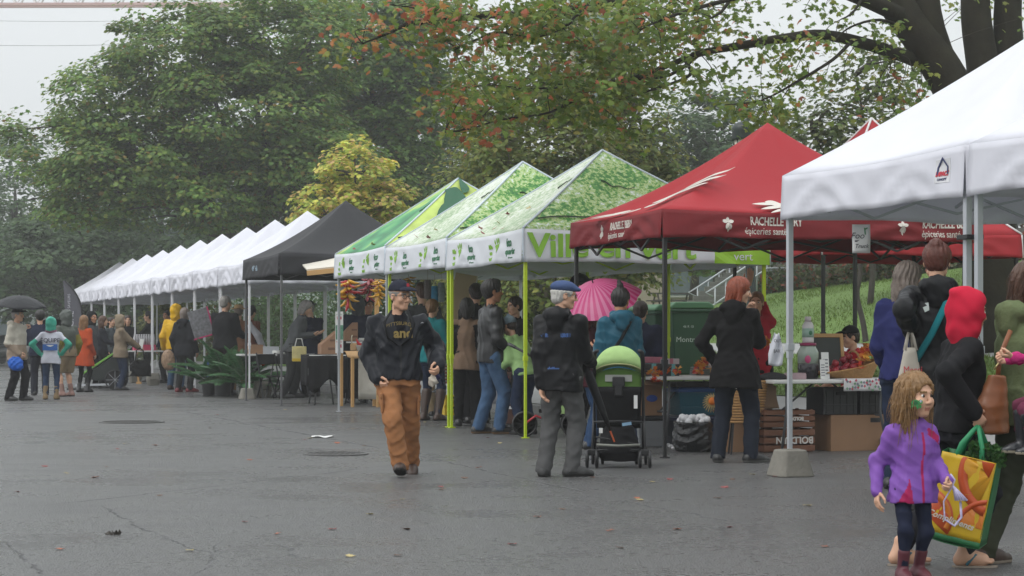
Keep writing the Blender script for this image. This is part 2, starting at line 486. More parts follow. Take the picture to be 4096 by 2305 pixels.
def hand_mesh(style, h):
 key = ('hand', style, h)
 if key in CACHE: return CACHE[key]
 f = Field((-.2, -.5, -.7), (1.15, .65, .3), h)
 curl = {'relax': .38, 'fist': 1.25, 'open': .06, 'hold': .95}[style]
 f.cap((-.15, 0, 0), (.05, 0, 0), .13, .14, .05)
 f.ell((.26, .0, 0), (.27, .20, .09), .08)
 f.ell((.40, .0, 0), (.14, .21, .085), .06)
 for i, (y, L) in enumerate(((.155, .43), (.055, .49), (-.05, .45), (-.145, .34))):
  p = np.array((.49 - .03 * abs(i - 1), y, 0.)); a = .12; spread = (y * .25) * (1.6 if style == 'open' else .5)
  for j, q in enumerate((.46, .31, .23)):
   a += curl * (.75, 1.0, .7)[j]
   d = np.array((math.cos(a), spread, -math.sin(a))); p2 = p + d * L * q
   f.cap(p, p2, .062 - .007 * j, .055 - .007 * j, .014 if j == 0 else .012); p = p2
 t0 = np.array((.08, .13, -.03)); op = .5 if style in ('fist', 'hold') else .15
 t1 = t0 + np.array((.17, .17, -.06 - .1 * op)); t2 = t1 + np.array((.18, .10 - .22 * op, -.07 - .1 * op)); t3 = t2 + np.array((.13, .01 - .2 * op, -.04))
 f.cap(t0, t1, .085, .07, .06); f.cap(t1, t2, .066, .058, .015); f.cap(t2, t3, .055, .046, .015)
 CACHE[key] = f.mesh(); return CACHE[key]

def ik(a, b, l1, l2, pole):
 a, b = Vector(a), Vector(b); d = b - a; L = d.length
 if L > (l1 + l2) * .995: b = a + d * ((l1 + l2) * .995 / L); d = b - a; L = d.length
 if L < abs(l1 - l2) * 1.05 + 1e-6: L = abs(l1 - l2) * 1.05 + 1e-6
 t = d.normalized(); x = (l1 * l1 - l2 * l2 + L * L) / (2 * L); y = math.sqrt(max(0, l1 * l1 - x * x))
 q = Vector(pole); q = q - t * q.dot(t); q = q.normalized() if q.length > 1e-6 else Vector((0, -1, 0))
 return a + t * x + q * y, b

def person(label, px, Y, top, rz=0, fem=0, kid=0, b=1.0, lean=0, side=0, head=(0, 0, 0), feet=None, hands=None, skin=SKIN, hs=1.0,
     top_m=None, hem=.46, loose=.014, sleeve=1.0, hood=None, sleeve_m=None, paint=(), flare=1.0, fold=.004, sl=.0, collar=.0,
     pants=None, ploose=.01, plen=.05, pfold=.004, shoes=None, boot=.06, hair=('short', 'dark'), hat=None, hat_m=None,
     hstyle=('relax', 'relax'), hdir=(None, None), poles=(None, None), H=None, zg=None, group=None, turn=0, eyew=True, leglift=None, scarf=None, seat=None, hatpaint=None):
 X = (px - CX) * Y / F
 if zg is None: zg = max(0.0, gz(X, Y))
 if H is None: H = (HZ - top) * Y / F + CAMH - zg
 T = thing('person', label, 'person', (X, Y, zg), R(rz), group)
 far = Y > 34; loose *= .74
 h = (.0115 if not far else .019) * (1 if not kid else .62)
 if Y > 23 and not far: h = .014
 if Y < 13: h = min(h, .0085)
 hh = (.187 if kid else .138) * hs * H * (.97 if fem and not kid else 1)
 chin = (1 - hh / H) if hat is None and hair[0] not in ('topknot', 'puff') else (1 - hh / H * {'cap': 1.1, 'flat': 1.06, 'beanie': 1.12, 'straw': 1.1, 'wide': 1.1, 'hood': 1.12}.get(hat, 1.05))
 if hair[0] == 'topknot': chin -= .035
 if lean: pass
 nk = chin - .03; sh = chin - (.038 if not kid else .045); hp = .5 if not kid else .45
 if seat is not None: hp = seat / H
 P0 = Vector((0, 0, hp * H))
 ML = Matrix.Rotation(R(turn), 3, 'Z') @ Matrix.Rotation(R(lean), 3, 'X') @ Matrix.Rotation(R(side), 3, 'Y')
 def sp(z): return P0 + ML @ Vector((0, 0, (z - hp) * H))
 sw = (.108 if not fem else .094) * (b ** .6) * (.92 if kid else 1); hw = .05 * (1.05 if fem else 1)
 feet = feet or ((.065, 0, 0, 0), (-.065, 0.0, 0, 0))
 ank = []; FT = []
 for i, ft in enumerate(feet):
  x, y, z = ft[0], ft[1], ft[2]; toe = ft[3] if len(ft) > 3 else 0; yw = ft[4] if len(ft) > 4 else (8 if i == 0 else -8)
  ank.append(Vector((x * H, y * H + .02 * H, (z + .042) * H))); FT.append((toe, yw))
 hips = [P0 + Matrix.Rotation(R(turn * .5), 3, 'Z') @ Vector((s * hw * H, 0, 0)) for s in (1, -1)]
 tl, cl = .237 * H, .235 * H
 if kid: tl, cl = .212 * H, .21 * H
 mx = max((a - q).length for a, q in zip(ank, hips))
 if seat is None and mx > (tl + cl) * .99:
  P0.z -= (mx - (tl + cl) * .99) * 1.05
  hips = [P0 + Matrix.Rotation(R(turn * .5), 3, 'Z') @ Vector((s * hw * H, 0, 0)) for s in (1, -1)]
 knees = []
 for i in (0, 1):
  k, a = ik(hips[i], ank[i], tl, cl, (.12 * (1, -1)[i], -1, .1)); knees.append(k)
 hands = hands or (None, None); shp = []; elb = []; wri = []
 for i, s in enumerate((1, -1)):
  S = sp(sh) + ML @ Vector((s * sw * H, .006 * H, -.032 * H))
  t = hands[i]
  if t is not None and t[0] == 'px':
   t = Matrix.Rotation(-R(rz), 3, 'Z') @ (pt(t[1], t[2], Y + t[3]) - Vector((X, Y, zg))) / H
  t = Vector((s * (sw + .045), -.025, sh - .335)) if t is None else Vector(t)
  po = poles[i] or (s * .22, .9, -.35)
  e, w = ik(S, t * H, .172 * H, .158 * H, po)
  shp.append(S); elb.append(e); wri.append(w)
 # ---- body: torso and limbs, then head and hands at finer grain, one mesh
 tab = ([(.42, .08, .06), (.47, .094, .068), (.52, .094, .068), (.6, .08, .058), (.66, .084, .062), (.74, .096, .066), (.79, .092, .058), (.82, .06, .045), (.85, .032, .034)] if not fem else
     [(.42, .085, .064), (.47, .1, .073), (.52, .098, .07), (.6, .073, .055), (.66, .077, .062), (.73, .086, .07), (.79, .08, .052), (.82, .052, .042), (.85, .028, .03)])
 def prof(lo, hi, add, fl=1.0, n=9):
  out = []
  zs = np.linspace(lo, hi, n)
  for z in zs:
   zz = .42 + (z - hp) / (nk - hp) * (.85 - .5) + .08 if z > hp else .5 - (.5 - .42) * (hp - z) / .08
   zz = max(zz, .47)
   rx, ry = np.interp(zz, [t[0] for t in tab], [t[1] for t in tab]), np.interp(zz, [t[0] for t in tab], [t[2] for t in tab])
   k = 1 + (fl - 1) * max(0, (hp + .08 - z) / max(.02, hp + .08 - lo))
   c = sp(z) if z > hp else P0 + Vector((0, 0, (z - hp) * H))
   ad = add * (1 - .75 * min(1, max(0, (z - (nk - .13)) / .13))) if add > 0 else add
   out.append((c.z, c.x, c.y, (rx * b + ad) * H * k, (ry * b + ad) * H * k))
  return out
 ext = [v for v in (*ank, *knees, *elb, *wri, *shp, sp(nk), P0)]
 lo = [min(v[i] for v in ext) - .2 * H for i in range(3)]; hi = [max(v[i] for v in ext) + .2 * H for i in range(3)]
 lo[2] = min(v.z for v in ank) - .1 * H; hi[2] = sp(nk).z + .1 * H
 f = Field(lo, hi, h * 1.5)
 f.loft(prof(hp - .03, nk, -.012), .02)
 cl_ = .72 if pants is not None and plen < .1 else 1.0; ca = .8 if top_m is not None and sleeve > .9 else 1.0
 for i in (0, 1):
  f.cap(hips[i], knees[i], .045 * H * b ** .5 * (.8 if pants is not None else 1), .031 * H * cl_, .02); f.cap(knees[i], ank[i], .031 * H * cl_, .02 * H * cl_, .015)
  if cl_ == 1: f.ell(knees[i].lerp(ank[i], .3) + Vector((0, .008 * H, 0)), (.03 * H, .032 * H, .06 * H), .03)
  f.cap(shp[i], elb[i], .026 * H * ca, .022 * H * ca, .02); f.cap(elb[i], wri[i], .022 * H * ca, .016 * H, .015)
 Mh = ML @ Matrix.Rotation(R(head[0]), 3, 'Z') @ Matrix.Rotation(R(head[1]), 3, 'X') @ Matrix.Rotation(R(head[2]), 3, 'Y') if True else None
 if lean: Mh = Matrix.Rotation(R(turn), 3, 'Z') @ Matrix.Rotation(R(head[0]), 3, 'Z') @ Matrix.Rotation(R(head[1]), 3, 'X') @ Matrix.Rotation(R(head[2]), 3, 'Y')
 hc = sp(chin - .012) - Mh @ Vector((0, .1, -.06)) * hh
 f.cap(sp(nk - .03), hc + Mh @ Vector((0, .1, .15)) * hh, .03 * H * (1 if not fem else .88), .031 * H * (1 if not fem else .88), .02)
 V, Q = f.mesh(); parts = [(V, Q, np.zeros(len(Q), int))]
 def tf(V, M, o, s): return V @ (np.array(M).T * s) + np.array(o)
 hv, hq, hm = head_mesh('kid' if kid else ('f' if fem else 'm'), .032 if not far else .055)
 parts.append((tf(hv, Mh, hc, hh), hq, hm))
 hl = (.105 if not kid else .112) * H
 for i, s in enumerate((1, -1)):
  d = (wri[i] - elb[i]).normalized() if hdir[i] is None else Vector(hdir[i][:3]).normalized()
  th = Vector((0, -1, .15)) if hdir[i] is None or len(hdir[i]) < 6 else Vector(hdir[i][3:])
  y = th - d * th.dot(d)
  if y.length < .1: y = Vector((0, 0, 1)) - d * d.z
  y.normalize(); z = d.cross(y) * (1 if s < 0 else -1)
  M = Matrix((d, y, z)).transposed()
  v, q = hand_mesh(hstyle[i], .024 if not far else .04)
  parts.append((tf(v, M, wri[i], hl), q if s < 0 else q[:, ::-1], np.zeros(len(q), int)))
 Vs = []; Qs = []; Ms = []; n = 0
 for v, q, m in parts: Vs.append(v); Qs.append(q + n); Ms.append(m); n += len(v)
 hm_ = HAIRM[hair[1]]
 obj('body', np.concatenate(Vs), np.concatenate(Qs), [skin, LIPS, hm_, EYEW, EYED], T, mi=np.concatenate(Ms))
 # ---- hair, hat
 if hair[0] not in ('none',):
  v, q = hair_mesh(hair[0], .036 if not far else .06, len(label) % 5)
  if hat in ('cap', 'flat', 'beanie', 'straw', 'wide'):
   v = v.copy(); v[:, 2] = np.minimum(v[:, 2], .8); hi_ = v[:, 2] > .66
   v[hi_, 0] *= .9; v[hi_, 1] = .06 + (v[hi_, 1] - .06) * .9
  if hat == 'hood' and hair[0] != 'long':
   v = v.copy(); v = np.array((0, .06, .6)) + (v - np.array((0, .06, .6))) * .95
  obj('hair', tf(v, Mh, hc, hh), q, hm_, T)
 if hat:
  v, q = hat_mesh(hat, .03 if not far else .05)
  mi = None; ms = hat_m
  if hatpaint:
   c = v[q].mean(1); mi = hatpaint[0](c[:, 0], c[:, 1], c[:, 2]).astype(int); ms = [hat_m, hatpaint[1]]
  obj({'cap': 'cap', 'flat': 'flat_cap', 'beanie': 'knit_hat', 'straw': 'straw_hat', 'wide': 'hat', 'hood': 'hood'}[hat], tf(v, Mh, hc, hh), q, ms, T, mi=mi)
 # ---- trousers
 if pants is not None:
  f = Field(lo, hi, h)
  f.loft(prof(hp - .04, hp + .1, ploose * .8), .02)
  for i in (0, 1):
   pl = ploose * H
   f.cap(hips[i] + Vector((0, .005 * H, -.01 * H)), knees[i], .05 * H * b ** .5 + pl, .034 * H + pl * 1.1, .03)
   f.cap(knees[i], ank[i] + Vector((0, 0, -.01 * H)), .034 * H + pl * 1.1, .023 * H + pl * 1.5, .02)
  if pfold: f.fold(pfold, 20, int(px), .8)
  zc = plen * H + min(a.z for a in ank) - .045 * H
  if plen < .1:
   for i in (0, 1):
    f.ell(ank[i] + Vector((0, -.02 * H, -.062 * H)), (.09 * H, .13 * H, .045 * H), .0, 'sub')
  else: f.cutz(plen * H)
  V, Q = f.mesh(); obj('trousers' if plen < .2 else 'shorts', V, Q, pants, T)
 # ---- shoes
 if shoes is not None:
  for i in (0, 1):
   toe, yw = FT[i]
   a = ank[i]; M = Matrix.Rotation(R(yw), 3, 'Z') @ Matrix.Rotation(R(toe), 3, 'X')
   def W(x, y, z): return a + M @ Vector((x * H, y * H, z * H))
   f = Field([a[j] - .17 * H for j in range(3)], [a[j] + (.17 if j < 2 else max(.1, boot + .05)) * H for j in range(3)], h * .8)
   f.cap(W(0, .022, -.022), W(0, -.06, -.024), .028 * H, .030 * H, .01)
   f.cap(W(0, -.05, -.026), W(-.004 * (1, -1)[i], -.098, -.03), .030 * H, .021 * H, .02)
   f.cap(W(0, .006, -.01), W(0, -.03, -.012), .028 * H, .024 * H, .03)
   sh_end = ank[i] + (knees[i] - ank[i]).normalized() * boot * H
   f.cap(ank[i], sh_end, .026 * H, (.03 if boot < .12 else .043) * H, .02)
   n_ = M @ Vector((0, 0, 1)); X_, Y_, Z_ = f.ax[0][:, None, None], f.ax[1][None, :, None], f.ax[2][None, None, :]
   base = W(0, 0, -.042)
   f.f = np.maximum(f.f, -((X_ - base.x) * n_.x + (Y_ - base.y) * n_.y + (Z_ - base.z) * n_.z)).astype(np.float32)
   V, Q = f.mesh()
   c = V[Q].mean(1); hgt = (c - np.array(base)) @ np.array(n_)
   sole = (hgt < .012 * H).astype(int)
   ms = shoes if isinstance(shoes, (list, tuple)) else [shoes, SOLE]
   obj('shoe' if boot < .12 else 'boot', V, Q, ms, T, mi=sole)
 # ---- top
 if top_m is not None:
  f = Field(lo, hi, h)
  f.loft(prof(hem, nk + .004, loose, flare, 12), .02)
  for i in (0, 1): f.cap(sp(nk - .03), shp[i], .026 * H, (.024 + loose * .5) * H, k=.06)
  f.cap(sp(nk - .02), sp(nk + .012 + collar), (.04 + collar * .3) * H * (1 if not fem else .9), (.04 + collar * .2) * H * (1 if not fem else .9), .03)
  al = loose * H * .75 + sl * H
  for i in (0, 1):
   f.cap(shp[i], elb[i], .025 * H + al * .6, .027 * H + al, .065)
   if sleeve > .55:
    e = elb[i].lerp(wri[i], (sleeve - .5) * 2)
    f.cap(elb[i], e, .027 * H + al, .019 * H + al, .02)
  if hood == 'down':
   f.ell(sp(nk - .005) + ML @ Vector((0, .062 * H, 0)), (.075 * H, .045 * H, .045 * H), .025)
   f.ell(sp(nk - .045) + ML @ Vector((0, .075 * H, 0)), (.05 * H, .03 * H, .045 * H), .03)
   for s in (-1, 1): f.cap(sp(nk + .012) + ML @ Vector((s * .05 * H, .03 * H, 0)), sp(nk - .02) + ML @ Vector((s * .035 * H, -.045 * H, 0)), .02 * H, .014 * H, .02)
  f.fold(fold, 17 if not kid else 27, int(px) + 3, .35)
  X_, Y_, Z_ = f.ax[0][:, None, None], f.ax[1][None, :, None], f.ax[2][None, None, :]
  f.cap(sp(nk), sp(nk + .06 + collar), .036 * H * (1 if not fem else .88), k=.01, op='sub')
  if hem < hp - .02:
   f.f = np.maximum(f.f, (hem * H + .006 * H * np.sin(X_ * 14 / H + 1) + .004 * H * np.sin(Y_ * 22 / H) - Z_) * .8).astype(np.float32)
  V, Q = f.mesh(); c = V[Q].mean(1)
  mi = np.zeros(len(Q), int); ms = [top_m]
  if sleeve_m is not None:
   ms.append(sleeve_m[0]); S_ = np.array(shp)
   for i in (0, 1):
    m_ = elb[i].lerp(shp[i], sleeve_m[1]); ax_ = np.array((elb[i] - shp[i]).normalized())
    d = (c - np.array(m_)) @ ax_
    near = np.zeros(len(c), bool)
    for p, q in ((shp[i], elb[i]), (elb[i], wri[i])):
     p = np.array(p); q = np.array(q); ba = q - p; t = np.clip(((c - p) @ ba) / (ba @ ba), 0, 1)
     near |= np.linalg.norm(c - p - t[:, None] * ba, axis=1) < .055 * H + al
    fo = np.array(wri[i]) - np.array(elb[i]); df = np.linalg.norm(np.cross(c - np.array(elb[i]), fo / np.linalg.norm(fo)), axis=1)
    mi[near & ((d > 0) | (df < .04 * H)) & (np.abs(c[:, 0] - sp(sh).x) > .05 * H)] = len(ms) - 1
  for fn, m_ in paint:
   ms.append(m_); mi[fn(c[:, 0] / H, c[:, 1] / H, c[:, 2] / H)] = len(ms) - 1
  obj('jacket' if sleeve > .6 else 'shirt', V, Q, ms, T, mi=mi)
 if scarf is not None:
  bb = MB(); P = []
  for k in range(13):
   a = 2 * PI * k / 12; P.append(sp(nk + .002) + ML @ Vector((math.cos(a) * .05 * H, math.sin(a) * .046 * H, .006 * H * math.sin(3 * a))))
  bb.tube(P, .021 * H, 8); bb.build('scarf', scarf, T, smooth=True)
 T['_j'] = 0; del T['_j']
 T_info[T.name] = dict(sh=shp, el=elb, wr=wri, H=H, sp=sp, hc=hc, hh=hh, Mh=Mh, nk=nk, chin=chin, ML=ML, hp=hp, ank=ank, knees=knees, hips=hips)
 return T
T_info = {}
SOLE = mat('shoe_sole', '#1c1a18', .8)
def wpos(T, v):
 return Vector(T.location) + Matrix.Rotation(T.rotation_euler.z, 3, 'Z') @ Vector(v)
def glasses(T, m=None):
 J = T_info[T.name]; b = MB(); m = m or mat('glasses', '#121010', .3)
 def q(x, y, z): return J['hc'] + J['Mh'] @ Vector((x, y, z)) * J['hh']
 for s in (-1, 1):
  P = [q(s * .145 + .1 * math.cos(a), -.415, .5 + .075 * math.sin(a)) for a in [2 * PI * k / 12 for k in range(13)]]
  b.tube(P, .009 * J['hh'], 5)
  b.tube([q(s * .245, -.41, .53), q(s * .34, -.2, .52), q(s * .365, .06, .52)], .009 * J['hh'], 5)
 b.tube([q(-.045, -.42, .51), q(.045, -.42, .51)], .014 * J['hh'], 5)
 b.build('glasses', m, T, smooth=True)

def strands(T, n, L, m, seed=1, wave=.05, spread=.1, rad=.012, ang=(.22, 2 * PI - .22), zr=(.5, .95)):
 """loose locks hanging from the scalp, in head units"""
 J = T_info[T.name]; r = np.random.default_rng(seed); b = MB()
 for i in range(n):
  a = r.uniform(*ang) * (r.choice((-1, 1)) if ang[1] < 3 else 1); l = L * r.uniform(.5, 1.1); P = []; ph = r.uniform(0, 6.3); w = wave * r.uniform(.4, 1.4); fx = r.normal(0, spread)
  z0 = r.uniform(*zr); k0 = math.sqrt(max(.02, 1 - ((z0 - .63) / .42) ** 2))
  for k in range(9):
   s = k / 8; o = 1 + .30 * s * (1 - .5 * s) + fx * s
   if k == 0: R0 = k0
   else: R0 = min(1, k0 + .5 * s)
   x, y = math.sin(a) * .40 * R0 * o, .08 - math.cos(a) * .46 * R0 * (1 if math.cos(a) < 0 else .8) * o
   P.append(J['hc'] + J['Mh'] @ Vector((x + w * math.sin(7 * s + ph) * s, y + w * math.cos(6 * s + ph) * s, z0 - l * s)) * J['hh'])
  b.tube(P, [rad * J['hh'] * (1.1 - .8 * k / 8) for k in range(9)], 4)
 b.build('loose_hair', m, T, smooth=True)
# ------------------------------------------------------------------ ground
def asphalt():
 m, nt, N, L, b = newmat('wet_asphalt')
 tc = N.new('ShaderNodeTexCoord'); O = tc.outputs['Object']
 def noise(sc, det=4, rough=.55, vec=O):
  n = N.new('ShaderNodeTexNoise'); n.inputs['Scale'].default_value = sc; n.inputs['Detail'].default_value = det; n.inputs['Roughness'].default_value = rough
  L.new(vec, n.inputs['Vector']); return n.outputs['Fac']
 def math_(op, a, bb=None, c=None):
  n = N.new('ShaderNodeMath'); n.operation = op
  for i, v in enumerate((a, bb, c)):
   if v is None: continue
   if isinstance(v, (int, float)): n.inputs[i].default_value = v
   else: L.new(v, n.inputs[i])
  return n.outputs[0]
 def ramp(x, p0, p1, c0=0, c1=1):
  n = N.new('ShaderNodeMapRange'); n.inputs[1].default_value = p0; n.inputs[2].default_value = p1; n.inputs[3].default_value = c0; n.inputs[4].default_value = c1
  L.new(x, n.inputs[0]); return n.outputs[0]
 def ramp0(x, p0, p1):
  n = N.new('ShaderNodeMapRange'); n.inputs[1].default_value = p0; n.inputs[2].default_value = p1; L.new(x, n.inputs[0]); return n.outputs[0]
 big = noise(.22, 5); mid = noise(1.1, 5); fine = ramp0(noise(34, 3, .65), .36, .64)
 grain = ramp0(noise(15, 5, .75), .40, .60); fine = math_('ADD', math_('MULTIPLY', fine, .45), math_('MULTIPLY', grain, .55))
 vo = N.new('ShaderNodeTexVoronoi'); vo.inputs['Scale'].default_value = 75; L.new(O, vo.inputs['Vector'])
 stone = vo.outputs['Distance']
 sp = N.new('ShaderNodeSeparateXYZ'); L.new(O, sp.inputs[0])
 # seams and cracks: distance to a few real lines on the road, wandering with noise
 crack = None
 wob = noise(1.7, 6, .65); wob2 = noise(9, 4, .6)
 segs = [(gnd(700, 1640), gnd(1560, 1800), .035, .10), (gnd(1560, 1800), gnd(2300, 1960), .022, .12), (gnd(300, 2010), gnd(1500, 1870), .014, .10), (gnd(0, 1745), gnd(700, 1690), .014, .1),
   (gnd(420, 2030), gnd(640, 2150), .012, .10), (gnd(640, 2150), gnd(900, 2230), .010, .12), (gnd(880, 2180), gnd(800, 2290), .012, .10), (gnd(2400, 1990), gnd(3000, 2100), .02, .2),
   (gnd(1100, 2170), gnd(1230, 2240), .02, .12), (gnd(20, 2160), gnd(200, 2330), .012, .07), (gnd(560, 1640), gnd(900, 1660), .015, .1)]
 for a, c, w, amp in segs:
  d = (c - a); Ln = d.length; d.normalize(); n_ = Vector((-d.y, d.x, 0))
  t = math_('ADD', math_('MULTIPLY', sp.outputs[0], d.x), math_('MULTIPLY_ADD', sp.outputs[1], d.y, -a.dot(d)))
  s = math_('ADD', math_('MULTIPLY', sp.outputs[0], n_.x), math_('MULTIPLY_ADD', sp.outputs[1], n_.y, -a.dot(n_)))
  s = math_('ADD', s, math_('MULTIPLY_ADD', wob, amp * 2.4, -amp * 1.2)); s = math_('ADD', s, math_('MULTIPLY_ADD', wob2, amp * .5, -amp * .25))
  k = ramp(math_('ABSOLUTE', s), w * .5, w * 1.3, 1, 0)
  e = math_('MULTIPLY', ramp(t, -.3, .3, 0, 1), ramp(t, Ln - .3, Ln + .3, 1, 0))
  e = math_('MULTIPLY', e, ramp(noise(2.3, 2), .36, .5, .15, 1))
  k = math_('MULTIPLY', k, e)
  crack = k if crack is None else math_('MAXIMUM', crack, k)
 pits = math_('MULTIPLY', ramp(noise(6.5, 5, .65), .61, .67), ramp(big, .45, .6, .2, 1))
 crack = math_('MAXIMUM', crack, math_('MULTIPLY', pits, .7))
 c1 = N.new('ShaderNodeMix'); c1.data_type = 'RGBA'; c1.inputs[6].default_value = (.006, .006, .006, 1); c1.inputs[7].default_value = (.125, .122, .118, 1)
 L.new(math_('ADD', math_('MULTIPLY', fine, .62), math_('MULTIPLY', math_('ADD', mid, big), .19)), c1.inputs[0])
 c2 = N.new('ShaderNodeMix'); c2.data_type = 'RGBA'; c2.inputs[7].default_value = (.012, .012, .012, 1)
 L.new(c1.outputs[2], c2.inputs[6]); L.new(crack, c2.inputs[0]); L.new(c2.outputs[2], b.inputs['Base Color'])
 wet = ramp(math_('ADD', math_('MULTIPLY', big, .6), math_('MULTIPLY', mid, .4)), .40, .62)
 rg = math_('MULTIPLY_ADD', fine, math_('MULTIPLY_ADD', wet, -.12, .22), math_('MULTIPLY_ADD', wet, -.25, .34)); rg = math_('MULTIPLY_ADD', crack, .3, rg)
 L.new(rg, b.inputs['Roughness']); b.inputs['Specular IOR Level'].default_value = 1.0; b.inputs['IOR'].default_value = 1.6
 hgt = math_('ADD', math_('MULTIPLY', stone, math_('MULTIPLY_ADD', wet, -.55, 1.0)), math_('MULTIPLY', fine, math_('MULTIPLY_ADD', wet, -.75, 1.1)))
 hgt = math_('MULTIPLY_ADD', crack, -1.2, hgt)
 bp = N.new('ShaderNodeBump'); bp.inputs['Strength'].default_value = 1.0; bp.inputs['Distance'].default_value = .02
 L.new(hgt, bp.inputs['Height']); L.new(bp.outputs['Normal'], b.inputs['Normal'])
 return m
ASPH = asphalt()
LAWN = mat('lawn_grass', (.11, .178, .042), .85, var=.28, nscale=1.2, bump=.35, bscale=60, spec=.2)
PAVE = mat('pavement_concrete', (.27, .27, .265), .55, var=.2, nscale=2.2, bump=.3, bscale=50)
EARTH = mat('ground_earth', (.055, .065, .035), .9, var=.3, nscale=.6, bump=.6, bscale=12)
def strip(name, m, p0, p1, us, npd, dz=0, noisez=0):
 V = []; ps = np.linspace(p0, p1, npd + 1)
 for u in us:
  for p in ps:
   q = row(u, p); z = gz(q.x, q.y) + dz
   if noisez: z += noisez * math.sin(u * .7 + p) * math.sin(p * .9 + 1)
   V.append((q.x, q.y, z))
 n = npd + 1; Fs = [[i * n + j, i * n + j + 1, (i + 1) * n + j + 1, (i + 1) * n + j] for i in range(len(us) - 1) for j in range(npd)]
 o = obj(name, V, Fs, m, smooth=True); return tag(o, kind='structure')
us = list(np.arange(-40, 130, 2.0)) + [150, 200, 300, 420]
strip('road', ASPH, -70, 2.9, [-40, 40, 140, 420], 6)
strip('pavement', PAVE, 3.06, 4.2, us, 4)
strip('grass_verge', LAWN, 4.2, 7.0, us, 6, .012)
strip('path', PAVE, 7.0, 8.6, us, 4, .004)
strip('lawn', LAWN, 8.6, 190, us, 60, .012, .03)
b = MB()
for u0, u1 in [(u, u + 1.99) for u in np.arange(-20, 120, 2.0)]:
 q0, q1 = row(u0, 2.98), row(u1, 2.98)
 b.bar(q0 + Vector((0, 0, .03)), q1 + Vector((0, 0, .03)), .16, .24)
tag(b.build('kerb', mat('kerb_stone', (.25, .25, .24), .6, var=.25, bump=.4), bevel=.012), kind='structure')
g = MB(); g.grid(lambda a, c: ((a - .5) * 1600, -80 + c * 1200, -.06), 8, 8)
tag(g.build('ground', EARTH), kind='structure')

# short grass on the verge and lower lawn
def blades(n, reg, hgt, seed):
 r = np.random.default_rng(seed); V = np.zeros((n, 3, 3), np.float32)
 u = r.uniform(reg[0], reg[1], n); p = r.uniform(reg[2], reg[3], n)
 X = ROW0.x + EU.x * u + EP.x * p; Y = EU.y * u + EP.y * p
 Z = np.array([gz(x, y) for x, y in zip(X, Y)])
 a = r.uniform(0, 6.28, n); w = r.uniform(.008, .016, n); hh = hgt * r.uniform(.5, 1.3, n)
 V[:, 0] = np.stack([X - np.cos(a) * w, Y - np.sin(a) * w, Z], 1); V[:, 1] = np.stack([X + np.cos(a) * w, Y + np.sin(a) * w, Z], 1)
 V[:, 2] = np.stack([X + r.normal(0, .4, n) * hh, Y + r.normal(0, .4, n) * hh, Z + hh], 1)
 base = np.array((.115, .185, .044)) * r.uniform(.8, 1.15, (n, 1)) * np.array((1, 1, 1)) + r.uniform(0, .03, (n, 1)) * np.array((1, .5, 0))
 return V.reshape(-1, 3), np.arange(n * 3).reshape(-1, 3), np.repeat(base, 3, 0)
def colmesh(name, V, Q, C, m, parent=None, smooth=False):
 o = obj(name, V, Q, m, parent, smooth)
 a = o.data.color_attributes.new('Col', 'FLOAT_COLOR', 'POINT')
 a.data.foreach_set('color', np.concatenate([C, np.ones((len(C), 1))], 1).astype(np.float32).ravel())
 return o
GB = vmat('grass_blade', .7, .3)
parts = [blades(30000, (14, 42, 4.2, 7.0), .07, 1), blades(46000, (16, 60, 8.6, 17), .06, 2)]
n0 = len(parts[0][0])
tag(colmesh('grass', np.concatenate([parts[0][0], parts[1][0]]), np.concatenate([parts[0][1], parts[1][1] + n0]), np.concatenate([parts[0][2], parts[1][2]]), GB), kind='stuff')

# ------------------------------------------------------------------ background buildings
STONE = mat('tower_stone', (.36, .32, .25), .85, var=.15, nscale=.8)
GLASS = mat('window_glass', (.10, .13, .14), .12, var=.2, nscale=.7)
COPPER = mat('copper_green', (.16, .28, .24), .6)
t = thing('bell_tower', 'pale stone tower with tall window strips seen through the maple leaves', 'tower', pt(2385, 1359, 160) - Vector((0, 0, CAMH)))
w = 4.3; b = MB(); b.box((0, 0, 13.6), (w, w, 27.2)); b.box((0, 0, 21.4), (w + .35, w + .35, .35)); b.box((0, 0, 27.1), (w + .5, w + .5, .5)); b.build('wall', STONE, t, bevel=.05)
for x in (-1.4, 0, 1.4):
 f = MB(); f.box((x, -w / 2 - .05, 19), (.7, .12, 3.9)); f.build('window', GLASS, t)
 f = MB(); f.box((x, -w / 2 - .05, 24.2), (.7, .12, 3.5)); f.build('window', GLASS, t)
f = MB(); f.box((0, 0, 26.6), (w + .2, w + .2, .4)); f.build('cornice', COPPER, t)
f = MB(); f.lathe([(3.3, 27.35), (.1, 30.6)], 4, M=RZ(PI / 4)); f.build('roof', COPPER, t)

BEIGE = mat('stucco_beige', (.34, .29, .22), .9, var=.12, nscale=.8)
def facade(name, label, c, rz, wid, hgt, dep, cols, rows, wm, z0=0, floor=3.2, win=(1.4, 1.7), roof=None):
 t = thing(name, label, 'building', c, rz)
 b = MB(); b.box((0, dep / 2, hgt / 2), (wid, dep, hgt)); b.box((0, dep / 2, hgt + .15), (wid + .4, dep + .4, .3)); b.build('wall', wm, t, bevel=.03)
 for i in range(cols):
  for j in range(rows):
   x = -wid / 2 + wid * (i + .5) / cols; z = floor * (j + .5) + .2
   f = MB(); f.box((x, -.04, z), (win[0] + .2, .12, win[1] + .2)); fo = f.build('window', mat('window_frame', (.5, .5, .48), .6), t)
   f = MB(); f.box((x, -.08, z), (win[0], .1, win[1])); f.build('pane', GLASS, fo)
 return t
facade('building', 'low beige building with grey windows beyond the park lawn', (6.9, 100, 2.6), R(-12), 16, 6.2, 8, 4, 2, BEIGE, floor=2.9, win=(2.4, 1.6))
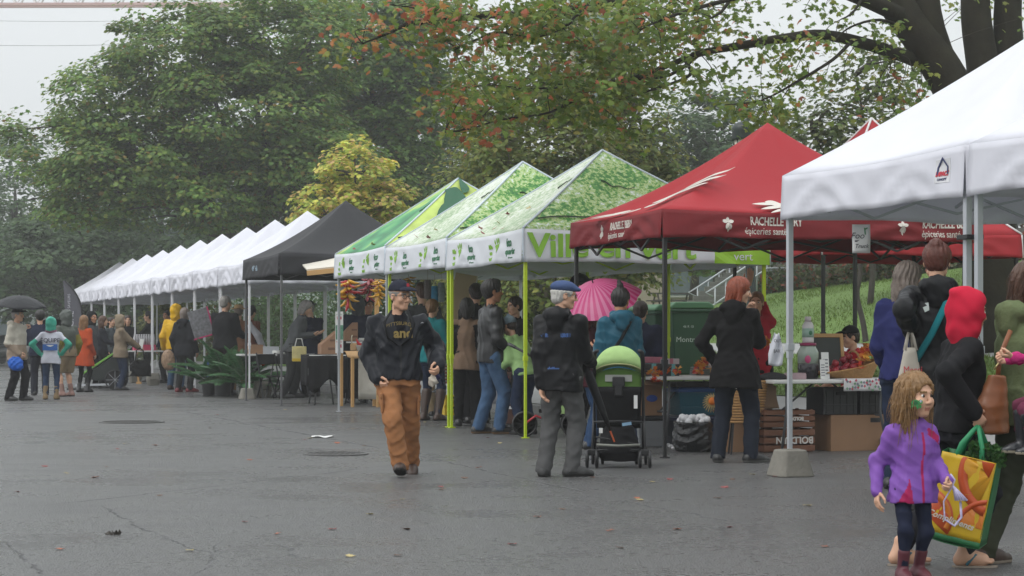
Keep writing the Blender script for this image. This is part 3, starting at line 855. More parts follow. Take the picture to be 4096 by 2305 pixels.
facade('building', 'long grey green apartment block behind the trees at the end of the street', (-34, 142, 0), R(8), 46, 9, 10, 12, 3, mat('facade_grey', (.30, .34, .33), .8), win=(1.8, 1.9))
facade('building', 'red brick house with pale windows far down the street', (-48, 128, 0), R(20), 14, 8, 9, 4, 2, mat('brick_far', (.25, .11, .08), .85, bump=.3), win=(1.2, 1.7))
# picnic table before the beige building
def picnic(c, rz, label):
 t = thing('picnic_table', label, 'picnic table', c, rz)
 m = mat('picnic_wood', (.09, .08, .07), .7)
 b = MB(); b.box((0, 0, .74), (1.9, .75, .05)); b.build('tabletop', m, t)
 for s in (-1, 1):
  b = MB(); b.box((0, s * .65, .44), (1.9, .28, .05)); b.build('seat', m, t)
  b = MB(); b.bar((s * .7, -.7, 0), (s * .7, -.2, .72), .06); b.bar((s * .7, .7, 0), (s * .7, .2, .72), .06); b.bar((s * .7, -.75, .4), (s * .7, .75, .4), .06); b.build('leg', m, t)
for px, lab in ((2690, 'dark picnic table on the leafy ground in front of the beige building'),):
 v = pt(px, 1220, 84); picnic((v.x, v.y, gz(v.x, v.y)), .2, lab)

# crane
CRM = mat('crane_steel', (.66, .64, .63), .6); CRR = mat('crane_red', (.55, .36, .34), .6)  # both tones paled, fading by distance haze put into the colour
a, c = pt(-900, 24, 160), pt(1850, 18, 160)
t = thing('construction_crane', 'white lattice crane boom crossing the sky at the top left', 'crane', (a.x, a.y, 0))
def W(v): return Vector(v) - Vector((a.x, a.y, 0))
H1 = Vector((0, 0, 1.15)); b = MB(); r2 = MB()
for o in (Vector((0, -.6, 0)), Vector((0, .6, 0))): r2.bar(W(a + o), W(c + o), .2)
b.bar(W(a + H1), W(c + H1), .18)
n = 34
for i in range(n):
 p, q = a.lerp(c, i / n), a.lerp(c, (i + 1) / n); md = p.lerp(q, .5) + H1
 for o in (Vector((0, -.6, 0)), Vector((0, .6, 0))): b.bar(W(p + o), W(md), .09); b.bar(W(md), W(q + o), .09)
b.build('boom_lattice', CRM, t); r2.build('boom_chord', CRR, t)
b = MB()
for sx in (-.7, .7):
 for sy in (-.7, .7): b.bar((sx, sy, 0), (sx, sy, 34), .2)
for k in range(22):
 z = 1.5 * k; s = 1 if k % 2 else -1
 for sy in (-.7, .7): b.bar((-.7 * s, sy, z), (.7 * s, sy, z + 1.5), .1)
b.build('mast', CRM, t)
WIRE = mat('wire_grey', (.32, .33, .33), .6)
for lab, p0, p1, r_ in (('thin overhead wire sloping across the grey sky below the crane boom', pt(-500, 172, 70), pt(1300, 120, 90), .008), ('faint upper overhead wire just under the crane boom', pt(-500, 70, 80), pt(1300, 40, 100), .008)):
 b = MB(); b.tube([p0.lerp(p1, k / 12) - Vector((0, 0, .35 * math.sin(PI * k / 12))) for k in range(13)], r_, 5)
 tag(b.build('overhead_wire', WIRE), lab, 'wire')

# ------------------------------------------------------------------ park furniture: lamp, stair rails, wall and fence
def lamp_post():
 c = pt(3020, 1400, 35.2); c.z = gz(c.x, c.y)
 t = thing('street_lamp', 'dark green park lamp post with domed lantern behind the red tent', 'street lamp', c)
 t.rotation_euler = (0, R(-3.2), 0)
 m = mat('lamp_green', (.02, .03, .028), .45)
 b = MB(); b.lathe([(.2, 0), (.2, .12), (.15, .16), (.13, .7), (.16, .74), (.11, .82), (.085, .95), (.07, 3.3), (.1, 3.34), (.1, 3.4)], 14); b.build('post', m, t, smooth=True)
 b = MB(); b.lathe([(.1, 3.4), (.13, 3.45), (.16, 3.75)], 14); b.build('glass', mat('lamp_glass', (.62, .58, .47), .3), t, smooth=True)
 b = MB(); b.lathe([(.19, 3.75), (.2, 3.79), (.185, 3.9), (.2, 3.93), (.15, 4.03), (.06, 4.07), (.001, 4.08)], 16)
 for k in range(4): a = PI / 4 + k * PI / 2; b.bar((.12 * math.cos(a), .12 * math.sin(a), 3.4), (.17 * math.cos(a), .17 * math.sin(a), 3.77), .02)
 b.build('lantern_cap', m, t, smooth=True)
lamp_post()
GALV = mat('galvanised_rail', (.42, .45, .46), .45, metal=.3)
def rail(label, a, c, Y, dy):
 A, B_ = pt(*a, Y), pt(*c, Y + dy)
 t = thing('stair_railing', label, 'railing', (A.x, A.y, gz(A.x, A.y)))
 o = Vector(t.location); b = MB(); d = (B_ - A)
 for k in (0, -.45):
  z = Vector((0, 0, k)); b.tube([A + z - o + Vector((-.05, 0, -.25)), A + z - o + Vector((-.25, 0, -.14)), A + z - o, B_ + z - o, B_ + z - o + Vector((1.6, -.3, .03))], .026, 7)
 b.build('handrail', GALV, t, smooth=True)
 for k in range(6):
  p = A + d * (k / 5) - o; b = MB(); b.tube([p + Vector((0, 0, -.95)), p], .022, 6); b.build('baluster', GALV, t, smooth=True)
rail('left galvanised handrail climbing the park steps', (2790, 1150), (3000, 1012), 56, 2)
rail('right galvanised handrail climbing the park steps nearest the lamp post', (2860, 1150), (3068, 1010), 54, 2)
st = MB(); a = pt(2830, 1200, 55); a.z = gz(a.x, a.y)
for k in range(9): st.box(a + Vector((.19 * k, .35 * k, .14 * k + .0)), (1.1, .4, .3))
tag(st.build('steps', mat('step_stone', (.13, .135, .115), .9, var=.4, nscale=4, bump=.6), bevel=.01), 'concrete park steps rising between the two galvanised handrails', 'steps')
# retaining wall, chain-link fence with climbers
WA, WB = pt(3110, 1100, 57), pt(4400, 1040, 45)
def wl(k, z=0):
 v = WA.lerp(WB, k); v.z = gz(v.x, v.y) + z; return v
b = MB(); n = 14
for i in range(n):
 p, q = wl(i / n), wl((i + 1) / n - .001); b.bar(p + Vector((0, 0, .35)), q + Vector((0, 0, .35)), .35, .9)
tag(b.build('retaining_wall', mat('old_stone_wall', (.10, .095, .085), .9, var=.4, nscale=3, bump=.8, bscale=9)), 'dark low stone retaining wall along the top of the lawn', 'wall')
t = thing('chain_link_fence', 'grey chain link fence above the stone wall, overgrown with reddish vines', 'fence', wl(0))
o = Vector(t.location); FM = mat('fence_grey', (.30, .32, .32), .5, metal=.3)
for i in range(n + 1):
 b = MB(); p = wl(i / n, .8) - o; b.tube([p, p + Vector((0, 0, 1.75))], .03, 6); b.build('fence_post', FM, t, smooth=True)
b = MB()
for z in (.9, 2.5):
 b.tube([wl(i / n, z) - o for i in range(n + 1)], .02, 5)
b.build('fence_rail', FM, t)
b = MB()
for i in range(150):
 for s in (-1, 1):
  k0 = i / 150; k1 = k0 + s * .055
  if 0 <= k1 <= 1: b.bar(wl(k0, .85) - o, wl(k1, 2.5) - o, .012)
b.build('wire_mesh', FM, t)
# fire-orange road sign behind the green tents
t = thing('orange_sign', 'small orange road work sign poking up behind the leaf printed tent', 'sign', (pt(1645, 880, 44).x, 44, gz(pt(1645, 880, 44).x, 44)))
v = pt(1645, 875, 44).z - t.location.z
b = MB(); b.tube([(0, 0, 0), (0, 0, v)], .03, 6); b.build('post', GALV, t); b = MB(); b.box((0, -.04, v), (.17, .02, .17)); b.build('sign_plate', mat('sign_orange', (.75, .10, .03), .5), t, bevel=.004)
# ------------------------------------------------------------------ trees
MAPLE = [(0, -.5), (.08, -.3), (.36, -.42), (.30, -.22), (.56, -.02), (.36, .02), (.40, .22), (.16, .16), (.20, .36), (0, .62), (-.20, .36), (-.16, .16), (-.40, .22), (-.36, .02), (-.56, -.02), (-.30, -.22), (-.36, -.42), (-.08, -.3)]
STAR = [(0, -.5), (.42, -.36), (.30, -.06), (.52, .12), (.17, .2), (0, .6), (-.17, .2), (-.52, .12), (-.30, -.06), (-.42, -.36)]
OVAL = [(0, -.5), (.26, -.22), (.3, .1), (0, .58), (-.3, .1), (-.26, -.22)]
LONG = [(0, -.6), (.13, -.2), (.13, .2), (0, .7), (-.13, .2), (-.13, -.2)]
def leaves(C, Nn, size, cols, shape, seed=0, curl=.12):
 r = np.random.default_rng(seed); C = np.asarray(C); n = len(C); S = np.array(shape); k = len(S)
 Nn = Nn / (np.linalg.norm(Nn, axis=1, keepdims=True) + 1e-9)
 a = r.normal(size=(n, 3)); t = a - (a * Nn).sum(1, keepdims=True) * Nn; t /= np.linalg.norm(t, axis=1, keepdims=True) + 1e-9
 bt = np.cross(Nn, t); sz = np.asarray(size).reshape(-1, 1, 1)
 rad = (S ** 2).sum(1)
 V = C[:, None] + sz * (t[:, None] * S[None, :, :1] + bt[:, None] * S[None, :, 1:] - Nn[:, None] * (curl * 2 * rad[None, :, None] + r.uniform(-.15, .15, (n, 1, 1)) * np.abs(S[None, :, :1])))
 return V.reshape(-1, 3), np.arange(n * k).reshape(n, k), np.repeat(cols, k, 0)
def palette(n, r, base, jit=.3, extra=None):
 c = np.array(base)[r.integers(0, len(base), n)] * r.uniform(1 - jit, 1 + jit, (n, 1))
 return c
LEAF = vmat('leaf', .5, .45); NEEDLE = vmat('needle', .6, .15)
BARK = mat('bark_grey', (.055, .048, .040), .9, var=.45, nscale=5, bump=1, bscale=18)
BARKM = mat('bark_mossy', (.026, .024, .016), .95, var=.6, nscale=3.5, bump=1, bscale=16, spec=.15)
BARKT = mat('bark_twig', (.035, .028, .022), .9, bump=.4)
def crown_pts(lobes, ncl, r, flat=.45, csize=1.0, per=120, shell=.55):
 """clumps through the volume of several lobes; each clump is a dome of leaves"""
 vol = np.array([l[3] * l[4] * l[5] for l in lobes]) ** (2 / 3); vol = vol / vol.sum()
 C = []; N = []; K = []
 cls = []
 for _ in range(ncl):
  l = lobes[r.choice(len(lobes), p=vol)]
  d = r.normal(size=3); d /= np.linalg.norm(d)
  q = shell + (1 - shell) * r.random() ** .6
  c = np.array(l[:3]) + d * np.array(l[3:6]) * q
  cls.append((c, d))
  s = csize * r.uniform(.6, 1.35); n = int(per * r.uniform(.6, 1.3))
  e = r.normal(size=(n, 3)); e /= np.linalg.norm(e, axis=1, keepdims=True)
  e[:, 2] = np.abs(e[:, 2]) * r.choice([1, 1, 1, -.6], n)
  out = np.array((d[0], d[1], 0)) * .35
  P = c + (e * np.array((1, 1, flat)) + out - np.array((0, 0, 1)) * (e[:, :1] ** 2 + e[:, 1:2] ** 2) * .25) * s * r.uniform(.55, 1, (n, 1))
  C.append(P); N.append(e * np.array((.7, .7, .4)) + np.array((0, 0, 1.05)) + np.array(d) * .35 + r.normal(0, .36, (n, 3)))
  K.append(np.full(n, r.uniform(.75, 1.2)))
 return np.concatenate(C), np.concatenate(N), np.concatenate(K), cls
def limb(b, pts, r0, r1, n=8, jit=0, r=None):
 P = [Vector(p) for p in pts]
 # smooth the polyline
 out = []
 for i in range(len(P) - 1):
  p0, p1, p2, p3 = P[max(i - 1, 0)], P[i], P[i + 1], P[min(i + 2, len(P) - 1)]
  for k in range(4):
   t = k / 4; out.append(.5 * ((2 * p1) + (p2 - p0) * t + (2 * p0 - 5 * p1 + 4 * p2 - p3) * t * t + (3 * p1 - p0 - 3 * p2 + p3) * t ** 3))
 out.append(P[-1])
 m = len(out); b.tube(out, [r0 + (r1 - r0) * (i / (m - 1)) for i in range(m)], n)
 return out
def tree(name, label, cat, base, lobes, ncl, leafsize, pal, seed, trunk, limbs, shape=STAR, flat=.45, csize=1.0, per=110, shell=.5, bark=None, group=None, nbr=22, bm=None, toptint=None):
 r = np.random.default_rng(seed); base = Vector(base)
 t = thing(name, label, cat, base, 0, group)
 C, N, K, cls = crown_pts(lobes, ncl, r, flat, csize, per, shell)
 n = len(C); c = palette(n, r, pal) * K[:, None]
 if toptint is not None:
  q = r.random(n) < toptint[1]; c[q] = np.array(toptint[0]) * r.uniform(.6, 1.3, (q.sum(), 1))
 V, Q, CC = leaves(C, N, leafsize * r.uniform(.65, 1.25, n), c, shape, seed)
 colmesh('crown', V, Q, CC, bm or LEAF, t)
 b = MB(); tp = limb(b, trunk[0], trunk[1], trunk[2], 10)
 ends = list(tp[len(tp) // 3:])
 for L in limbs:
  o = limb(b, L[0], L[1], L[2], 8); ends += o[2:]
 for i in r.choice(len(cls), min(nbr, len(cls)), replace=False):
  q = Vector(cls[i][0]); e = min(ends, key=lambda v: (v - q).length + max(0, v.z - q.z) * 1.5)
  mdp = e.lerp(q, .5) + Vector((r.normal(0, .15), r.normal(0, .15), .25 * (q - e).length * .3))
  limb(b, [e, mdp, q], .045 + .012 * (q - e).length, .012, 5)
 b.build('trunk', bark or BARK, t, smooth=True)
 return t
GRN = [(.15, .26, .052), (.12, .23, .052), (.19, .285, .058), (.13, .215, .064), (.225, .28, .058)]
GRND = [(.075, .135, .05), (.07, .12, .055), (.09, .145, .055)]
def tbase(px, Y):
 x = (px - CX) * Y / F; return Vector((x, Y, max(0, gz(x, Y)) if up_of(x, Y)[1] > 0 else 0))
# the two big maples behind the white tents
def pxlobes(B, Y, L):
 """lobes given by photo column, row and half sizes in photo pixels at distance Y"""
 out = []
 for px, py, rx, rz, dy, ry in L:
  p = pt(px, py, Y) - B; k = Y / F; out.append((p.x, dy, p.z, rx * k, ry, rz * k))
 return out
YM = 73; B = tbase(1090, YM)
def qm(px, py, dy=0): v = pt(px, py, YM) - B; return (v.x, dy, v.z)
tree('maple_tree', 'huge spreading green maple towering over the row of white tents', 'tree', B,
  pxlobes(B, YM, [(230, 590, 210, 150, 0, 2.4), (480, 420, 250, 220, .5, 3), (760, 250, 320, 260, 0, 3.5), (1130, 180, 330, 260, .5, 3.5), (1000, 470, 320, 230, -1, 3.2), (620, 660, 320, 190, -1.2, 2.8), (430, 790, 230, 130, -1, 2.2), (860, 780, 280, 140, -1.6, 2.4), (1190, 640, 300, 200, -.5, 3)]),
  640, .175, GRN, 11, ([(0, 0, -.2), qm(1085, 1240), qm(1080, 1000), qm(1075, 700), qm(1085, 300)], .46, .08),
  [([qm(1087, 1120), qm(960, 980, -.2), qm(860, 860, -.3), qm(700, 700, -.3), qm(480, 560, -.2)], .30, .05), ([qm(1082, 1000), qm(1000, 860), qm(930, 600), qm(820, 300)], .24, .05), ([qm(1078, 900), qm(1180, 700), qm(1220, 420), qm(1240, 160)], .24, .05), ([qm(930, 930, -.2), qm(830, 930, -.4), qm(700, 820, -.5), qm(450, 760, -.5)], .16, .04), ([qm(860, 860, -.3), qm(760, 560), qm(600, 300)], .16, .04), ([qm(1075, 700), qm(1030, 460), qm(1010, 100)], .18, .05)],
  csize=.92, per=135, toptint=((.20, .14, .03), .05), nbr=70)
YM = 80; B = tbase(1640, YM)
tree('maple_tree', 'tall dark green maple right of the huge maple, behind the yellow one', 'tree', B,
  pxlobes(B, YM, [(1420, 180, 280, 250, 0, 3), (1560, 330, 250, 220, 0, 3), (1480, 560, 260, 190, 0, 3), (1690, 470, 190, 190, 0, 2.6), (1700, 160, 190, 200, 0, 2.6), (1500, 740, 240, 120, -.6, 2.4), (1620, 850, 200, 120, 0, 2)]),
  400, .19, GRN[:4], 12, ([(0, 0, -.2), qm(1640, 1000), qm(1635, 700), qm(1640, 250)], .4, .06),
  [([qm(1640, 950), qm(1540, 760), qm(1450, 560)], .2, .05), ([qm(1636, 850), qm(1700, 600), qm(1740, 350)], .18, .05), ([qm(1636, 760), qm(1520, 480), qm(1440, 200)], .18, .05)], csize=.95, per=115, toptint=((.2, .15, .03), .05), nbr=40)
# yellow maple
YEL = [(.64, .60, .13), (.58, .59, .12), (.46, .54, .10), (.70, .54, .16), (.36, .47, .09)]
B = tbase(1420, 53)
tree('maple_tree', 'small yellow autumn maple rising behind the black tent', 'tree', B,
  [(.05, 0, 4.95, 1.0, .9, 1.0), (-.75, 0, 4.2, .85, .8, .7), (.75, 0, 4.2, .85, .7, .85), (0, 0, 3.2, 1.2, 1, .7), (.9, 0, 2.9, .7, .7, .6), (-.9, 0, 2.9, .6, .6, .5)],
  170, .13, YEL, 13, ([(0, 0, -.1), (0, 0, 1.5), (.03, 0, 3), (0, 0, 5.4)], .09, .02), [], csize=.42, per=60, toptint=((.66, .44, .2), .12), nbr=30, flat=.5)
B = tbase(715, 76)
tree('shrub', 'yellowish bush peeping over the far white tents', 'shrub', B, [(0, 0, 2.4, .7, .7, .9), (-.5, 0, 1.8, .6, .6, .7)], 40, .16, [(.17, .18, .035), (.10, .13, .03)], 14, ([(0, 0, 0), (0, 0, 2)], .05, .02), [], csize=.4, per=50, nbr=6)
# spruce
def spruce(label, px, Y, top, wid, seed):
 r = np.random.default_rng(seed); B = tbase(px, Y); H = (HZ - top) * Y / F + CAMH - B.z
 t = thing('spruce_tree', label, 'tree', B); C = []; N = []; b = MB(); b.tube([(0, 0, 0), (0, 0, H * .98)], [.16, .02], 8)
 for k in range(120):
  z = H * (.12 + .86 * (k / 120)); L = wid * (1 - z / H) ** .8 * r.uniform(.75, 1.1); a = k * 2.4 + r.uniform(-.3, .3)
  d = np.array((math.cos(a), math.sin(a), -.25)); n = int(30 + 60 * L); s = r.random(n) ** .7
  P = np.array((0, 0, z)) + d * (s * L)[:, None] + r.normal(0, .07, (n, 3)) * (1 + s[:, None]) ; P[:, 2] += .12 * L * s ** 2
  C.append(P); N.append(r.normal(size=(n, 3)) + np.array((0, 0, .6))); b.tube([(0, 0, z), tuple(np.array((0, 0, z)) + d * L)], [.03, .008], 4)
 C = np.concatenate(C); n = len(C)
 V, Q, CC = leaves(C, np.concatenate(N), r.uniform(.14, .26, n), palette(n, r, [(.028, .055, .035), (.035, .065, .042), (.022, .045, .03)]), LONG, seed)
 colmesh('crown', V, Q, CC, NEEDLE, t); b.build('trunk', BARK, t, smooth=True)
spruce('dark blue green spruce standing between the two maples and the poplar', 1790, 52, 700, 1.35, 21)
# poplar / birch with pale loose leaves
POP = [(.18, .23, .06), (.22, .26, .08), (.15, .20, .05), (.26, .26, .07)]
for label, px, Y, seed, dx, lob in (
  ('slender poplar with pale loose leaves behind the printed tents', 2190, 44, 31, 0, [(0, 0, 6.4, 1.0, 1, 1.8), (-.8, 0, 4.4, .9, .8, 1.3), (.7, 0, 4.4, .9, .9, 1.4), (0, 0, 3.0, 1.3, 1, .9), (-.2, 0, 1.6, 1.5, .8, .9)]),
  ('second slender poplar leaning left of the first, with thin pale stems', 1960, 47, 32, -.3, [(0, 0, 5.4, .8, .8, 1.8), (-.3, 0, 3.4, .9, .8, 1.3), (0, 0, 1.8, 1.2, .8, 1.0)]),
  ('pale loose leaved poplar nearest the red tent', 2520, 46, 33, .2, [(0, 0, 4.2, 1.0, .9, 1.4), (.5, 0, 3.0, 1.1, .8, 1.0), (-.3, 0, 1.7, 1.3, .8, .8), (-.2, 0, 6.4, .7, .8, 1.4)])):
 B = tbase(px, Y)
 tree('poplar_tree', label, 'tree', B, lob, 230, .14, POP, seed, ([(0, 0, -.1), (dx * .1, 0, 2), (dx * .3, 0, 4), (dx * .6, 0, 8)], .09, .02),
   [([(0, 0, .6), (-.5, 0, 2.4), (-.9, 0, 4.6)], .045, .015), ([(0, 0, 1), (.5, .1, 3), (.9, .1, 5.2)], .045, .015)], shape=OVAL, csize=.55, per=64, shell=.15, flat=.8, bark=mat('bark_pale', (.16, .14, .10), .85, bump=.6, bscale=14), nbr=26, toptint=((.26, .22, .04), .06))
# hazy round tree behind, and more distant trees in rows
far = [('dense round tree standing hazy behind the lamp post', 2870, 84, 4.2, 9.2, GRND, 41), ('hazy tree at the far right end of the lawn', 3600, 105, 4.5, 7.5, GRND, 42),
    ('grey green tree at the far left edge above the parked cars', 60, 112, 6.2, 12.5, GRND, 43), ('misty tree low behind the feather flag', 330, 96, 4.8, 7.6, GRND, 44),
    ('misty tree behind the farthest white tents', 640, 104, 5.6, 10, GRND, 45), ('dark tree filling the gap under the huge maple', 1000, 92, 6, 11, GRND, 46),
    ('dark tree behind the yellow maple', 1480, 90, 5.4, 12, GRND, 47), ('hazy tree low behind the spruce', 1760, 88, 4, 7.5, GRND, 48),
    ('broad hazy tree behind the poplars', 2150, 90, 4.6, 7.4, GRN, 49), ('tall misty tree beyond the end of the street', -260, 125, 7, 15, GRND, 50),
    ('small grey barked tree in front of the beige building', 2770, 72, 1.9, 5.2, GRN, 51), ('leaning tree beside the park steps', 2880, 66, 1.5, 3.9, GRN, 52)]
for lab, px, Y, rad, top, pal, seed in far:
 B = tbase(px, Y); h = top
 small = rad < 2.5
 lob = [(0, 0, h * .62, rad, rad, h * .3), (-rad * .45, 0, h * .45, rad * .65, rad * .65, h * .25), (rad * .5, 0, h * .45, rad * .6, rad * .6, h * .25), (0, 0, h * .82, rad * .6, rad * .6, h * .18)]
 tree('distant_tree' if not small else 'park_tree', lab, 'tree', B, lob, 190 if not small else 60, .24 if not small else .2, pal, seed, ([(0, 0, -.1), (.1, 0, h * .3), (0, 0, h * .8)], .1 + .06 * rad, .05),
   [([(0, 0, h * .25), (-rad * .3, 0, h * .4), (-rad * .5, 0, h * .55)], .12, .04), ([(0, 0, h * .25), (rad * .3, 0, h * .4), (rad * .5, 0, h * .55)], .12, .04)], csize=rad * .26, per=85, shell=.45, nbr=12)
# airy silver maple right, behind the red tents
B = tbase(3480, 42)
tree('silver_maple_tree', 'airy light green tree with fine leaves behind the second red tent', 'tree', B,
  [(0, 0, 3.6, 1.2, 1, 1.0), (-.9, 0, 3.4, 1.0, .9, .8), (.9, 0, 3.7, .9, .9, .9), (.2, 0, 4.8, .8, .8, .7), (-.2, 0, 2.6, 1.6, 1, .6)], 130, .13, [(.12, .16, .06), (.10, .14, .045), (.15, .17, .06)], 61,
  ([(0, 0, -.1), (.1, 0, 1.5), (0, 0, 3), (-.3, 0, 4.8)], .07, .02), [([(0, 0, 1), (-.6, 0, 2.4), (-1.2, 0, 3.6)], .035, .01), ([(0, 0, 1.2), (.6, 0, 2.6), (1, 0, 4)], .035, .01)], shape=STAR, csize=.5, per=38, shell=.2, flat=.9, nbr=30, toptint=((.25, .2, .05), .05))
# bare young tree on the path edge
B = tbase(3465, 34.5)
t = thing('young_tree', 'bare thin young tree trunk forking below the red tent on the lawn', 'tree', B)
b = MB()
def yp(px, py): return pt(px, py, 34.5) - B
limb(b, [(0, 0, -.05), yp(3452, 1290), yp(3428, 1180), yp(3442, 1080), yp(3425, 960), yp(3400, 800)], .055, .03, 8)
limb(b, [yp(3442, 1060), yp(3480, 1000), yp(3560, 860)], .035, .02, 7); limb(b, [yp(3438, 1040), yp(3450, 900), yp(3500, 760)], .03, .015, 6); b.build('trunk', BARK, t, smooth=True)
r = np.random.default_rng(5); C = np.array([tuple(yp(3430 + r.normal(0, 60), 800 + r.normal(0, 50)) + Vector((0, r.normal(0, .3), 0))) for _ in range(160)])
V, Q, CC = leaves(C, r.normal(size=(160, 3)) + np.array((0, 0, 1)), r.uniform(.08, .12, 160), palette(160, r, GRN), STAR, 5); colmesh('crown', V, Q, CC, LEAF, t)
# hedges on the hill and shrubs behind the tents
def hedge(name, label, pts, hgt, wid, pal, seed, n, ls=.10, red=0):
 r = np.random.default_rng(seed); o = Vector(pts[0]); t = thing(name, label, 'shrub' if name != 'climbing_vine' else 'vine', o)
 P = []; b = MB()
 L = len(pts) - 1
 k = r.random(n) * L; i = np.minimum(k.astype(int), L - 1); fr = k - i
 A = np.array([tuple(p) for p in pts]); c = A[i] + (A[i + 1] - A[i]) * fr[:, None] - np.array(o)
 bump = .72 + .28 * np.sin(k * 5.1 + seed) * np.sin(k * 2.3) + .15 * np.sin(k * 13)
 c[:, 0] += r.normal(0, wid * .4, n); c[:, 1] += r.normal(0, wid * .4, n); c[:, 2] += hgt * bump * r.random(n) ** .75
 cc = palette(n, r, pal, .4)
 if red: q = r.random(n) < red; cc[q] = np.array((.20, .05, .025)) * r.uniform(.5, 1.3, (q.sum(), 1))
 V, Q, CC = leaves(c, r.normal(size=(n, 3)) + np.array((0, -.6, .6)), ls * r.uniform(.6, 1.4, n), cc, OVAL, seed); colmesh('foliage', V, Q, CC, LEAF, t)
 for _ in range(24):
  j = r.integers(0, n); p = Vector(c[j]); b.tube([(p.x, p.y, min(0, p.z) - .2), (p.x * .99, p.y, p.z)], [.015, .006], 4)
 b.build('stem', BARKT, t)
SHR = [(.06, .085, .03), (.08, .10, .04), (.05, .07, .03), (.10, .09, .04)]
hedge('hedge', 'mixed green and rusty shrubs planted along the top edge of the lawn', [wl(k / 8) + Vector((-.2, -.9, -.05)) for k in range(-1, 9)], .85, .5, SHR, 71, 5200, .12, .12)
hedge('climbing_vine', 'reddish climbing vines hanging on the fence', [wl(k / 8, .7) for k in range(0, 9)], 2.0, .18, [(.09, .07, .04), (.12, .06, .04), (.06, .07, .03)], 72, 5200, .10, .35)
hedge('shrub', 'leafy green bushes behind the farthest stalls', [tbase(px, Y) for px, Y in ((420, 82), (560, 79), (700, 76), (850, 73), (1000, 70))], 2.0, .8, SHR[:2] + [(.12, .13, .03)], 73, 9000, .10, .04)
hedge('shrub', 'dense dark bushes behind the black tent and pepper stall', [tbase(px, Y) for px, Y in ((980, 66), (1150, 63), (1350, 59), (1550, 55), (1720, 52))], 2.7, .8, GRND + SHR[:1], 74, 14000, .10)
hedge('shrub', 'tangled bushes with yellowing leaves behind the printed tents', [tbase(px, Y) for px, Y in ((1720, 51), (1850, 49), (2000, 47), (2150, 45), (2340, 43))], 2.2, .6, SHR[:2] + [(.15, .15, .04)], 75, 8500, .10)
